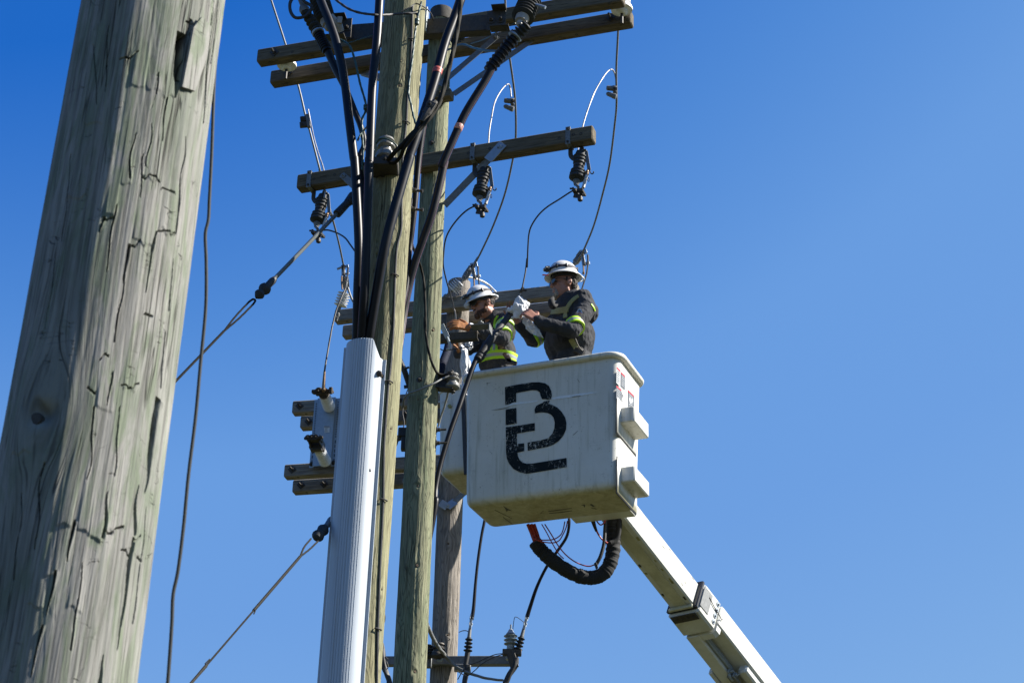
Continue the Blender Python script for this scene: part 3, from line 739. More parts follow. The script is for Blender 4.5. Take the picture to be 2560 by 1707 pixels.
# ------------------------------------------------------------------ cable guard on the front pole
def build_guard():
    z1 = at('S', 850, 842, 9.0)[2]
    axd = unit(P1.p1-P1.p0)
    t = thing('cable_guard', 'long pale grey ribbed plastic guard over the cables on the front pole', 'cable guard', (*P1.ax(3.0)[:2], 3.0))
    a0 = math.radians(-15); n = np.array([math.sin(a0), -math.cos(a0), 0]); tg = np.array([math.cos(a0), math.sin(a0), 0])
    prof = []   # (across, out) section: flange, leg, half round with ribs, leg, flange
    prof += [(-.128, .0), (-.128, .006), (-.112, .007)]
    for a in np.linspace(-86, 86, 201):
        rb = .003 if (-22 < a < 40 and (a+22) % 7.6 < 5.2) else 0
        prof.append(((.110+rb)*math.sin(math.radians(a)), .0+(.104+rb)*math.cos(math.radians(a))))
    prof += [(.112, .007), (.128, .006), (.128, .0)]
    inner = [(x*.94, max(y-.005, -.002)) for x, y in reversed(prof[1:-1])]
    sec = prof+inner
    zs = list(np.linspace(3.0, z1-.2, 14))+list(np.linspace(z1-.17, z1, 8)); rings, G = [], []
    for z in zs:
        r = P1.r(z)*.86
        o = P1.ax(z)+n*r-tg*.050
        ring = []
        for x, y in sec:
            cut = 0
            if z > z1-.19: cut = 0
            p = o+tg*x+n*y
            # the mouth is cut on a slant: lower at the flanges
            dz = -.10*min(1, max(0, (x-.070)/.03))
            k = max(0, (z-(z1-.2))/.2)
            ring.append(p+np.array([0, 0, dz*k]))
            G.append((x, y, z))
        rings.append(ring)
    mb = MB(); mb.grid(rings, g=np.array(G), cap=(False, False)); k = len(sec)
    # close the mouth edge as a rim
    m = len(prof); f = []
    V = np.array(rings[-1]); full = prof
    part('cover', mb, M['guard'], t, smooth=14)
    for (kk, x, y) in (('F', 1146, 172), ('F', 1036, 1192), ('I', 1138, 440)):
        d = ray(*px(kk, x, y)); z = atY(*px(kk, x, y), 9.05)[2]
        for _ in range(6):
            r = P1.r(z)*.86; o = P1.ax(z)+n*(r+.005)-tg*.050
            q = onplane(kk, x, y, o, n); z = q[2]
        mb = MB(); mb.lathe(q, n, [(.016, 0), (.016, .004), (.011, .005), (.011, .05)], 10); mb.lathe(q+n*.03, n, [(.017, 0), (.017, .018), (.008, .022)], 6)
        part('lag_bolt', mb, M['rust'], t)
    return t
build_guard()

# ------------------------------------------------------------------ power cables rising from the guard
def down_back(P, z0, dx, dy=.155):
    return [P.ax(z)+np.array([dx, dy, 0]) for z in np.linspace(z0, .15, 7)]
def cable(label, P, r, group='black power cables fanned above the guard', bands=(), stripe=None, name='power_cable', mat='rubber'):
    S_ = spline(P, 8); t = thing(name, label, 'cable', S_[0], group)
    mb = MB(); mb.tube(S_, r, 14); part('jacket', mb, M[mat], t)
    if stripe is not None:      # thin lilac line along one side of the jacket
        mb = MB(); st = []
        for i, p in enumerate(S_):
            d = unit(np.array(S_[min(i+1, len(S_)-1)])-np.array(S_[max(i-1, 0)]))
            s_ = unit(np.cross(d, [0, 1, 0])*1.0+np.array([0, -stripe, 0])); st.append(p+s_*r*.985)
        mb.tube(st, r*.08, 6); part('lilac_stripe', mb, M['stripe'], t)
    for (k, x, y, m) in bands:
        i = min(range(len(S_)), key=lambda j: (projx(S_[j])[0]-px(k, x, y)[0])**2+(projx(S_[j])[1]-px(k, x, y)[1])**2)
        i = max(1, min(len(S_)-2, i)); d = unit(S_[i+1]-S_[i-1]); mb = MB()
        mb.lathe(S_[i]-d*.02, d, [(r*1.0, 0), (r*1.05, .002), (r*1.05, .022), (r*1.09, .023), (r*1.09, .036), (r*1.0, .04)], 16); part('phase_tape', mb, M[m], t)
    return t, S_
def projx(P):
    q = np.asarray(P)-CAM_O; z = q@cF; return 1280+FPX*(q@cR)/z, 853.5-FPX*(q@cU)/z
cable('left black cable curving up from the guard to beyond the picture top', pts('F', (985, 260, 9.12), 'C', (775, 1850, 9.10), (778, 1568, 9.04), (786, 1200, 8.97), (797, 800, 8.93), (775, 300, 8.93), (757, 0, 8.93), 'A', (1045, 1450, 8.93), (1008, 1150, 8.94), (960, 750, 8.98), (900, 450, 9.0), (830, 230, 9.02), (740, 0, 9.05), (640, -300, 9.1)), .0262)
cable('straightest black cable in front of the pole, second from the left', pts('F', (1010, 260, 9.11), 'C', (815, 1850, 9.09), (825, 1568, 9.02), (848, 1200, 8.93), (867, 800, 8.88), (884, 300, 8.85), (891, 0, 8.84), 'A', (1190, 1450, 8.84), (1215, 800, 8.84), (1255, 400, 8.84), (1280, 0, 8.86), (1300, -330, 8.9)), .0262, stripe=.6)
cable('thick black cable leaning right across the front pole, with red tape', pts('F', (1040, 260, 9.12), 'C', (862, 1850, 9.10), (900, 1568, 9.03), (965, 1180, 8.95), (1035, 800, 8.88), (1125, 450, 8.86), (1255, 0, 8.86), 'A', (1550, 1450, 8.86), (1655, 1150, 8.87), (1785, 750, 8.9), (1880, 400, 8.93), (1990, 100, 8.96), (2130, -320, 9.0)), .0290, bands=[('A', 1795, 675, 'tape')])
cable('thin black cable half hidden behind the right edge of the front pole', pts('B', (30, 1040, 9.32), (0, 1120, 9.34), 'C', (1345, 0, 9.37), (1310, 400, 9.39), (1285, 620, 9.41), (1262, 800, 9.43), (1240, 1000, 9.42), (1212, 1250, 9.42))+down_back(P1, 5.9, .0), .019, stripe=.2)
cable('black cable running from the right terminator down behind the front pole', pts('B', (845, 330, 9.28), (760, 420, 9.28), (660, 560, 9.28), (560, 745, 9.29), (400, 1005, 9.3), (318, 1170, 9.31), (165, 1520, 9.33), 'C', (1582, 20, 9.34), (1482, 450, 9.36), (1390, 720, 9.39), (1310, 950, 9.42), (1235, 1250, 9.45), (1180, 1600, 9.45))+down_back(P1, 5.6, .055), .0255, bands=[('B', 316, 1170, 'tape_pink')], stripe=.5)
cable('black cable hanging from the left terminator behind its neighbour', pts('A', (760, 390, 9.12), (800, 460, 9.12), (880, 640, 9.1), (960, 800, 9.09), (1040, 990, 9.08), (1110, 1170, 9.07), (1140, 1330, 9.06), 'C', (800, 0, 9.05), (835, 300, 9.05), (840, 700, 9.04), (830, 1200, 9.02)), [.030, .022, .019, .017, .017, .017], group=None)

# ------------------------------------------------------------------ steel cable support channel and its terminators
def channel(mb, A, B, h=.10, d=.045, up=(0, 0, 1)):
    A, B = np.asarray(A), np.asarray(B); X = unit(B-A); U_ = np.asarray(up, float); N = unit(np.cross(X, U_)); N = N if N[1] < 0 else -N
    mb.beam(A, B, .007, h); mb.beam(A+U_*h/2-N*d/2, B+U_*h/2-N*d/2, d, .007); mb.beam(A-U_*h/2-N*d/2, B-U_*h/2-N*d/2, d, .007)
    return X, N
ZS = levelZ((1015, 70), 9.37)
cA, cB = atZ(*px('A', 985, 300), ZS), atZ(*px('B', 610, 205), ZS)
t = thing('cable_bracket', 'dark steel channel bracket behind the top of the front pole', 'bracket', (cA+cB)/2)
mb = MB(); X_, N_ = channel(mb, cA, cB, .115, .06); part('channel', mb, M['dark_steel'], t)
for (k, q, ln) in (('B', (670, 215), 1), ('A', (950, 290), -1)):
    c = atZ(*px(k, *q), ZS); mb = MB()
    mb.box(c+N_*.03, (.12, .008, .15), X_, N_); mb.box(c+N_*.06+X_*.02*ln+np.array([0, 0, .075]), (.09, .07, .006), X_, N_); mb.box(c+N_*.06+X_*.03*ln-np.array([0, 0, .085]), (.12, .07, .006), X_, N_)
    mb.bolt(c+N_*.035-X_*.03, N_, .014, .03); mb.bolt(c+N_*.035+X_*.03, N_, .014, .03); part('end_plate', mb, M['dark_steel'], t)
mb = MB(); mb.box(at('A', 1715, 200, 9.36), (.012, .06, .19), X_, N_); part('mounting_strap', mb, M['galv'], t)

def shed_stack(mb, p, q, n, r0, r1, core, m=0, thick=.5, res=20):
    """ribbed insulator body: n sheds from p to q, radius r0..r1"""
    p, q = np.asarray(p), np.asarray(q); L = np.linalg.norm(q-p); s = L/n; prof = [(core, 0)]
    for i in range(n):
        r = r0+(r1-r0)*i/max(n-1, 1); h = i*s
        prof += [(core, h+s*.08), (r*.9, h+s*.30), (r, h+s*.42), (r, h+s*.52), (r*.8, h+s*(.52+.1*thick)), (core, h+s*.86)]
    prof.append((core, L)); mb.lathe(p, q-p, prof, res, m)
def terminator(label, tip, base, cab, r=.04, n=6):
    t = thing('cable_terminator', label, 'terminator', base)
    tip, base, cab = map(np.asarray, (tip, base, cab))
    mb = MB(); shed_stack(mb, base, tip, n, r, r*.85, r*.55); part('ribbed_body', mb, M['shed'], t)
    mb = MB(); d = unit(base-cab); mb.tube([cab, cab+(base-cab)*.5, base], [r*.72, r*.78, r*.62], 14)
    for k in np.linspace(.1, .85, 8): mb.lathe(cab+(base-cab)*k, d, [(r*.76, 0), (r*.9, .004), (r*.9, .010), (r*.76, .014)], 14)
    part('cold_shrink_tail', mb, M['rubber'], t)
    mb = MB(); mb.lathe(base-d*.012, d, [(r*.7, 0), (r*1.0, .004), (r*1.0, .016), (r*.7, .02)], 16); part('metal_collar', mb, M['galv'], t)
    return t
terminator('ribbed cable terminator at the top right, in front of the crossarms', at('B', 955, 225, 9.22), at('B', 838, 335, 9.25), at('B', 590, 650, 9.29), .047, 4)
terminator('ribbed cable terminator leaning at the top left corner of the line gear', at('A', 600, 110, 9.15), at('A', 715, 300, 9.13), at('A', 800, 470, 9.11), .040, 5)
# lug and loop lead on the left terminator
t = thing('terminator_lead', 'black loop of lead over the left cable terminator', 'cable', at('A', 590, 100, 9.14))
mb = MB(); mb.lathe(at('A', 600, 115, 9.15), at('A', 545, -30, 9.15)-at('A', 600, 115, 9.15), [(.03, 0), (.034, .02), (.026, .045), (.017, .05), (.017, .12)], 14); part('lug', mb, M['galv_dull'], t)
mb = MB(); mb.tube(spline(pts('A', (500, -40, 9.12), (460, 30, 9.1), (465, 110, 9.1), (510, 165, 9.1), (590, 155, 9.1), (640, 110, 9.1), (655, 60, 9.1), (590, 15, 9.1), (560, -40, 9.1)), 6), .0105, 10); part('lead', mb, M['rubber_dull'], t)

def arrester(label, p, q, n, r, extra=None):
    t = thing('surge_arrester', label, 'arrester', p, 'large ribbed arresters on the channel bracket')
    mb = MB(); shed_stack(mb, p, q, n, r, r, r*.72, thick=.9, res=28); part('ribbed_body', mb, M['shed'], t)
    d = unit(np.asarray(q)-p); mb = MB(); mb.lathe(np.asarray(p)-d*.05, d, [(.012, -.04), (.022, -.03), (.022, 0), (r*.5, .005), (r*.62, .05)], 16); part('base_cap', mb, M['shed_tan'], t)
    mb = MB(); mb.lathe(np.asarray(q), d, [(r*.5, 0), (r*.4, .02), (.012, .025), (.012, .07)], 14); part('terminal', mb, M['galv'], t); return t
t = arrester('fat ribbed arrester at the top right beside the terminator', at('B', 905, 165, 9.3), at('B', 980, 0, 9.36), 7, .074)
mb = MB(); mb.tube(spline(pts('B', (1000, 40, 9.3), (1060, 55, 9.28), (1115, 72, 9.27)), 5), .011, 10); part('stud', mb, M['galv'], t)
t = arrester('fat dark ribbed arrester at the top left behind the black cable', at('A', 790, 195, 9.24), at('A', 725, -20, 9.3), 8, .064)
mb = MB(); mb.tube(pts('A', (835, 150, 9.22), (905, 230, 9.22), (930, 290, 9.24)), [.020, .025, .02], 8); mb.box(at('A', 915, 190, 9.2), (.03, .02, .05)); part('mounting_clamp', mb, M['shed_tan'], t)
# small clamp with coils in the middle of the top gear
t = thing('grounding_clamp', 'ribbed clamp on the crossarm beside the capped pole top', 'clamp', at('A', 1990, 350, 11.3))
mb = MB(); shed_stack(mb, at('A', 1940, 370, 11.4), at('A', 2050, 330, 11.35), 4, .05, .036, .025); part('ribbed_body', mb, M['shed'], t)
mb = MB(); mb.tube(pts('A', (2050, 325, 11.35), (2100, 308, 11.34)), .018, 10, lobes=3, twist=200); part('spring', mb, M['galv'], t)

# ------------------------------------------------------------------ fuse cutouts under the single arm
def make_cutout():
    t = thing('fuse_cutout', 'x', 'fuse cutout', (0, 0, 0), 'fuse cutouts under the single crossarm')
    ax = np.array([.10, .06, 1.0]); ax = unit(ax)
    mb = MB()
    def P(h): return ax*h
    prof = [(.022, 0), (.045, .012), (.060, .018), (.061, .030), (.053, .036), (.053, .044), (.059, .048), (.059, .056), (.051, .062), (.051, .070), (.055, .074), (.055, .082), (.040, .092), (.036, .115),
            (.036, .135), (.046, .145), (.046, .153), (.043, .158), (.043, .168), (.049, .172), (.049, .180), (.044, .186), (.044, .196), (.050, .200), (.050, .208), (.040, .214), (.038, .232), (.034, .248), (.016, .256)]
    mb.lathe((0, 0, 0), ax, prof, 24); part('ribbed_insulator', mb, M['shed'], t)
    mb = MB(); mb.lathe(P(-.012), ax, [(.016, -.03), (.022, -.012), (.028, 0), (.024, .014)], 14); mb.tube([P(-.02), P(-.045)+np.array([.004, -.01, 0]), np.array([.02, -.02, -.075])], .011, 8); part('bottom_cap', mb, M['galv_dull'], t)
    mb = MB()
    mb.box((.0, -.015, -.115), (.022, .03, .10), (0, 0, 1), (1, 0, 0)); mb.box((.052, -.02, -.125), (.018, .03, .085), (.2, 0, 1), (1, 0, 0)); mb.box((.026, -.02, -.098), (.06, .026, .016))
    mb.tube([(-.012, -.03, -.10), (.06, -.03, -.14)], .009, 8); mb.lathe((.034, -.02, -.185), (0, 0, 1), [(.006, -.012), (.018, -.004), (.02, .012), (.013, .03), (.01, .05)], 10)
    mb.box((.012, -.03, -.152), (.03, .012, .05), (.3, 0, 1)); mb.lathe((-.01, -.035, -.09), (-1, -.2, .1), [(.012, 0), (.012, .012), (.007, .013), (.007, .03)], 6)
    part('hinge_contact', mb, M['dark_steel'], t)
    mb = MB(); mb.tube([(.056, -.02, -.085), (.082, .0, .055)], [.0125, .0115], 10); part('fuse_tube', mb, M['fuse'], t)
    mb = MB(); mb.lathe((.0772, -.004, .03), (.18, .13, 1), [(.0115, 0), (.015, .003), (.015, .016), (.0115, .018)], 10); mb.lathe((.079, -.002, .05), (.18, .13, 1), [(.0115, 0), (.014, .003), (.014, .010), (.01, .02), (.004, .03)], 10); part('brass_ferrule', mb, M['copper'], t)
    mb = MB(); mb.tube(spline([(.088, 0, .075), (.10, 0, .06), (.106, 0, .042), (.118, 0, .034), (.128, 0, .042), (.127, 0, .052)], 5), .0045, 6); mb.tube(spline([(.092, -.01, .0), (.10, -.012, -.015), (.096, -.012, -.035), (.086, -.012, -.02), (.09, -.01, 0)], 4), .0025, 6); part('pull_hook', mb, M['dark_steel'], t)
    mb = MB(); mb.beam(ax*.245+np.array([.01, .0, .012]), ax*.245+np.array([.045, -.005, .01]), .03, .006); mb.beam(np.array([.066, .012, .245]), np.array([.094, .002, .070]), .026, .005, up=(0, 1, 0)); part('top_contact', mb, M['galv_dull'], t)
    mb = MB(); mb.lathe(ax*.25, ax, [(.02, 0), (.014, .018), (.009, .02), (.009, .045)], 10); mb.box(ax*.275+np.array([.006, 0, 0]), (.03, .022, .02)); part('line_clamp', mb, M['dark_steel'], t)
    mb = MB(); br = spline([(-.052, .0, .33), (-.05, -.0, .27), (-.046, -.006, .22), (-.026, -.012, .185), (.0, -.014, .165), (.014, -.008, .13)], 6)
    mb.tube(br, .018, 10, flat=(.28, 1.0), up=(0, 1, 0)); mb.lathe(ax*.112, ax, [(.037, 0), (.041, .002), (.041, .02), (.037, .022)], 16); part('hanger_bracket', mb, M['dark_steel'], t)
    return t
proto = make_cutout()
def hang(o, k, x, y, label, band, first=False):
    Y = AM['A'][1]; b = arm_face(AM, k, *band[0]); p = at(k, x, y, b[1]+.04)
    Mx = frame(p, AM['X'], (0, 0, 1))
    if first: proto.matrix_world = Mx; r = proto; r['label'] = label
    else: r = dup(proto, Mx, label)
    m = thing('arm_clamp', 'flat steel strap over the crossarm above the '+label.split(' of')[0].replace('fuse cutout ', 'fuse cutout '), 'clamp', b)
    lo, hi = arm_face(AM, k, *band[1], .004), arm_face(AM, k, *band[0], .004)
    zc = AM['Z']; lo[2], hi[2] = zc-.075, zc+.075; hi[:2] = lo[:2]
    mb = MB(); mb.beam(lo, hi, .007, .036, up=AM['X']); mb.beam(hi-np.array([0, 0, .009]), hi-AM['N']*.12-np.array([0, 0, .009]), .036, .006); mb.beam(lo+np.array([0, 0, .009]), lo-AM['N']*.10+np.array([0, 0, .009]), .036, .006)
    part('strap', mb, M['galv_dull'], m); mb = MB(); mb.bolt(hi+AM['N']*.004-np.array([0, 0, .02]), AM['N'], .010, .014, False); mb.bolt(lo+AM['N']*.004+np.array([0, 0, .02]), AM['N'], .010, .014, False); part('strap_bolt', mb, M['dark_steel'], m)
    m['label'] = {'l': 'flat strap clamped over the left part of the single crossarm', 'm': 'flat strap on the single crossarm beside the green pole', 'r': 'flat strap near the right end of the single crossarm'}[band[2]]
    return p
pcR = hang(proto, 'D', 1402, 775, 'fuse cutout hanging near the right end of the single crossarm, against open sky', [(1310, 290), (1320, 445), 'r'], True)
pcM = hang(proto, 'D', 512, 925, 'fuse cutout hanging in the middle, just right of the green pole', [(440, 445), (440, 600), 'm'])
pcL = hang(proto, 'C', 415, 575, 'fuse cutout hanging at the left end of the single crossarm', [(333, 110), (330, 270), 'l'])

# ------------------------------------------------------------------ wires
def wire(name, label, P, r, mat, cat='wire', group=None, lobes=0, n=8, res=8, twist=60, amp=.22):
    mb = MB(); mb.tube(spline(P, res), r, n if not lobes else max(n, lobes*4), lobes, twist, amp)
    return solo(name, mb, M[mat], label, cat, group, smooth=50)
GL = 'grey line conductors running down past the single crossarm'
wire('line_conductor', 'grey line wire at the left, passing the left ends of the crossarms', pts('A', (270, -60, 12.7), (285, 0, 12.7), (415, 400, 12.72), (535, 790, 12.74), (600, 1060, 12.78), (640, 1200, 12.8), (735, 1568, 12.9), 'C', (437, 100, 13.0), (500, 340, 13.4), (575, 610, 13.9), (620, 790, 14.3), (655, 960, 14.6)), .0088, 'conductor', group=GL)
wire('line_conductor', 'grey line wire in the middle, sweeping down to the smaller worker', pts('B', (745, -60, 11.6), (745, 0, 11.65), (762, 250, 11.8), (780, 480, 11.95), (835, 900, 12.3), (842, 1270, 12.6), 'D', (812, 600, 13.0), (742, 900, 13.5), (640, 1180, 13.9), (530, 1420, 14.3), (435, 1600, 14.6), 'E', (660, 115, 14.65), (590, 225, 14.7)), .0088, 'conductor', group=GL)
wire('line_conductor', 'grey line wire at the right, in a long bow behind the taller worker', pts('B', (1782, 60, 11.75), (1782, 285, 11.9), (1765, 640, 12.1), 'D', (1768, 60, 12.3), (1752, 250, 12.6), (1705, 620, 13.1), (1640, 900, 13.5), (1555, 1200, 14.0), (1450, 1450, 14.4), 'E', (1930, 80, 14.5), (1885, 150, 14.6), (1860, 195, 14.65)), .0088, 'conductor', group=GL)
GJ = 'bright new tap wires'
wire('tap_wire', 'bright wire arching from the right line wire to the right cutout', pts('B', (1768, 770, 12.2), (1748, 670, 12.2), (1715, 640, 12.1), (1660, 690, 12.0), (1570, 840, 11.9), (1500, 1020, 11.8), (1455, 1170, 11.75), (1425, 1300, 11.72), (1412, 1400, 11.55)), .0062, 'bright_wire', group=GJ, lobes=4, twist=160)
wire('tap_wire', 'bright wire arching from the middle line wire to the middle cutout', pts('B', (800, 890, 12.3), (790, 800, 12.3), (768, 775, 12.2), (710, 830, 12.1), (650, 940, 12.0), (620, 1080, 11.9), (600, 1200, 11.85), (592, 1310, 11.8), 'D', (585, 560, 11.76), (575, 670, 11.65)), .0062, 'bright_wire', group=GJ, lobes=4, twist=160)
wire('tap_wire', 'bright wire running down beside the left line wire to the left cutout', pts('A', (625, 1005, 12.74), (650, 1130, 12.74), (690, 1310, 12.6), (740, 1470, 12.4), 'C', (455, 20, 12.1), (482, 130, 12.0), (487, 260, 11.9), (480, 350, 11.8)), .0062, 'bright_wire', group=GJ, lobes=4, twist=160)
def tap_clamp(label, k, x, y, Y, flip=1):
    o = at(k, x, y, Y); t = thing('parallel_clamp', label, 'clamp', o, 'clamps gripping the grey line wires')
    R_ = np.array([1., 0, 0])*flip
    mb = MB(); mb.lathe(o+np.array([0, -.01, .03])-R_*.055, R_+np.array([0, 0, -.08]), [(.012, 0), (.021, .008), (.021, .05), (.024, .055), (.024, .075), (.016, .08)], 12)
    mb.box(o+np.array([0, 0, .042])+R_*.012, (.035, .04, .018)); part('upper_jaw', mb, M['galv_dull'], t)
    mb = MB(); mb.lathe(o+np.array([0, -.01, -.022])-R_*.055, R_+np.array([0, 0, -.42]), [(.008, 0), (.018, .012), (.021, .055), (.023, .06), (.023, .085), (.012, .09)], 12); mb.box(o+np.array([0, 0, -.005])+R_*.015, (.03, .035, .016)); part('lower_jaw', mb, M['galv_dull'], t)
    mb = MB(); mb.bolt(o+np.array([.016*flip, -.03, .012]), (0, -1, 0), .009, .016); mb.box(o+R_*.012, (.02, .028, .09)); part('clamp_bolt', mb, M['dark_steel'], t)
tap_clamp('clamp at the top of the middle bright arch', 'B', 795, 960, 12.3)
tap_clamp('clamp at the top of the right bright arch', 'B', 1735, 845, 12.2)
o = at('A', 605, 1120, 12.78); t = thing('parallel_clamp', 'square dark clamp on the left line wire below the crossarms', 'clamp', o, 'clamps gripping the grey line wires')
mb = MB()
for dz in (.025, -.03): mb.box(o+np.array([-.012, 0, dz]), (.075, .035, .045), (.98, 0, .15)); mb.bolt(o+np.array([-.03, -.016, dz]), (0, -1, 0), .010, .014)
part('jaw', mb, M['dark_steel'], t); mb = MB(); mb.box(o+np.array([.02, -.012, 0]), (.03, .03, .13), (1, 0, .2)); part('keeper', mb, M['galv_dull'], t)
GB = 'thin black leads from the fuse cutouts'
wire('cutout_lead', 'thin black lead from the left cutout to the cables on the pole', pts('C', (470, 645, 11.55), (520, 645, 11.55), (600, 672, 11.5), (670, 715, 11.4), (720, 780, 11.3), (775, 860, 11.2), (830, 960, 11.1)), .0062, 'rubber_dull', group=GB)
wire('cutout_lead', 'thin black lead from the middle cutout down behind the green pole', pts('D', (495, 1008, 11.55), (450, 1018, 11.56), (380, 1060, 11.6), (300, 1140, 11.66), (230, 1240, 11.75), (195, 1330, 11.84), (180, 1450, 11.9), 'E', (236, 215, 11.95), (270, 380, 12.1), (310, 520, 12.3), (345, 650, 12.6), (366, 740, 13.0)), .0062, 'rubber_dull', group=GB)
wire('cutout_lead', 'thin black lead from the right cutout curving down to the white bag', pts('D', (1392, 858, 11.5), (1340, 885, 11.5), (1240, 950, 11.6), (1130, 1020, 11.75), (1050, 1095, 11.9), (990, 1185, 12.0), (965, 1260, 12.05), (955, 1370, 12.1), (947, 1568, 12.2), 'E', (1262, 130, 12.2), (1245, 280, 12.2), (1222, 400, 12.2), (1200, 500, 12.2), (1185, 545, 12.2)), .0062, 'rubber_dull', group=GB)
o = at('E', 1205, 515, 12.2); t = thing('lead_splice', 'small dark crimp on the black lead above the white bag', 'splice', o)
mb = MB(); mb.lathe(o+np.array([.008, 0, .025]), (-.5, 0, -1), [(.006, 0), (.012, .006), (.014, .02), (.011, .05), (.006, .056)], 10); mb.lathe(o, (1, 0, -.1), [(.007, -.012), (.009, 0), (.009, .03), (.004, .034)], 8); part('crimp', mb, M['dark_steel'], t)
mb = MB(); mb.tube(spline(pts('E', (1188, 545, 12.2), (1175, 580, 12.22), (1162, 625, 12.25)), 4), .005, 8, lobes=3, twist=200); part('bare_wire_end', mb, M['bright_wire'], t)
wire('tap_wire', 'short grey wire between the middle black lead and the orange glove', pts('E', (362, 735, 13.0), (380, 780, 13.2), (388, 840, 13.4), (388, 900, 13.5)), .0058, 'bright_wire', lobes=3, twist=200)

# ------------------------------------------------------------------ dead end insulators on the grey arm
def deadend(label, base, tip, clampto, wire_end):
    base, tip, clampto = map(np.asarray, (base, tip, clampto)); d = unit(tip-base)
    t = thing('dead_end_insulator', label, 'insulator', base, 'white dead end insulators on the grey crossarm')
    mb = MB(); shed_stack(mb, base, tip, 5, .062, .062, .022, thick=.3, res=26); part('white_sheds', mb, M['shed_light'], t)
    mb = MB(); mb.tube([base+d*.01, base-d*.05], .014, 8); mb.lathe(base-d*.10, d, [(.01, 0), (.024, .008), (.024, .03), (.012, .04), (.012, .06)], 10); mb.box(base-d*.115, (.05, .03, .035), d); mb.bolt(base-d*.11, (0, -1, 0), .011, .04); part('eye_bolt', mb, M['galv_dull'], t)
    mb = MB(); mb.tube([tip-d*.01, tip+d*.05], .015, 8); e = unit(clampto-tip)
    mb.tube([tip+d*.03, tip+d*.03+e*.06, clampto], [.02, .030, .018], 10); mb.box(tip+d*.05+e*.05, (.10, .03, .06), e); mb.box(tip+d*.07+e*.07+np.array([-.015, 0, .015]), (.07, .045, .022), e)
    for k_ in (.03, .07, .10): mb.bolt(tip+d*.03+e*k_+np.array([.0, -.02, 0]), (0, -1, 0), .010, .018)
    part('strain_clamp', mb, M['galv_dull'], t); return t
deadend('white ribbed insulator at the left end of the grey crossarm', at('C', 625, 1345, 14.75), at('C', 668, 1215, 14.72), at('C', 655, 1110, 14.65), None)
deadend('white ribbed insulator just above the hard hat of the left worker', at('E', 345, 520, 14.75), at('E', 450, 420, 14.72), at('E', 545, 265, 14.7), None)
deadend('dead end clamp mostly hidden behind the taller worker', at('E', 1770, 300, 14.75), at('E', 1815, 235, 14.72), at('E', 1895, 130, 14.68), None)
def hotstick_plate(label, k, a, b, rodp, lead):
    A, B = at(k, *a, 14.62), at(k, *b, 14.62); d = unit(B-A)
    t = thing('ground_stud_plate', label, 'clamp plate', B, 'slotted plates clamped to the grey line wires')
    mb = MB(); L = np.linalg.norm(B-A); mid = (A+B)/2; s_ = unit(np.cross(d, [0, 1, 0]))
    mb.beam(A, B, .010, .034, up=s_); mb.beam(A+s_*.034, A+d*L*.25+s_*.034, .014, .03, up=s_); mb.beam(B+s_*.02-d*.01, B-d*L*.22+s_*.02, .016, .07, up=s_); part('plate', mb, M['galv'], t)
    mb = MB(); mb.tube([A+d*L*.30+np.array([.005, -.02, 0]), B-d*.0+np.array([.005, -.02, 0])], .0075, 8); mb.bolt(A+d*L*.28+np.array([0, -.02, 0]), (0, -1, 0), .012, .014); part('clamp_screw', mb, M['dark_steel'], t)
    if rodp:
        mb = MB(); mb.tube(pts(k, *[(x, y, 14.6) for x, y in rodp]), .0075, 8); part('eye_screw', mb, M['copper'], t)
    mb = MB(); mb.tube(spline(pts(k, *lead), 6), [.009, .0075, .0075, .0075], 8); part('black_lead', mb, M['rubber_dull'], t)
hotstick_plate('slotted plate standing above the hard hat of the left worker', 'E', (585, 185), (622, 380), [(612, 375), (616, 465)], [(662, 225, 14.55), (664, 300, 14.55), (670, 380, 14.55), (676, 450, 14.55)])
hotstick_plate('slotted plate to the upper right of the taller worker', 'E', (1930, 25), (1962, 220), [(1952, 220), (1955, 290), (1962, 310), (1955, 325), (1945, 312), (1952, 295)], [(2006, 85, 14.55), (2008, 170, 14.55), (1995, 300, 14.55), (1960, 420, 14.55), (1930, 520, 14.55), (1905, 610, 14.55)])
hotstick_plate('slotted plate on the left line wire beside the black cables', 'C', (655, 965), (655, 1060), [(640, 1065), (638, 1120), (645, 1190)], [(700, 985, 14.55), (692, 1060, 14.55), (680, 1130, 14.55), (672, 1190, 14.55)])
mb = MB(); mb.tube(pts('C', (598, 1002, 14.6), (640, 985, 14.6)), .011, 8); solo('plate_handle', mb, M['galv'], 'short grey peg on the left slotted plate', 'peg')
wire('loop_wire', 'grey loop of wire over the hard hat of the left worker', pts('E', (540, 355, 14.7), (620, 372, 14.75), (720, 410, 14.85), (800, 460, 14.9), (860, 520, 14.9), (895, 555, 14.9)), .010, 'shed_light', lobes=3, twist=100)
wire('loop_wire', 'short grey wire dropping behind the black cables beside the left insulator', pts('C', (690, 1085, 14.7), (695, 1160, 14.7), (715, 1230, 14.7), (745, 1300, 14.7), (790, 1360, 14.7)), .010, 'conductor')
wire('switch_lead', 'black twisted lead dropping from the left insulator to the switch contact', pts('C', (690, 1090, 14.6), (672, 1180, 14.55), (630, 1280, 14.5), (590, 1380, 14.48), (560, 1500, 14.45), (545, 1568, 14.42), 'F', (575, -30, 14.35), (560, 60, 14.32), (552, 116, 14.42)), .0085, 'rubber_dull', lobes=3, twist=120)

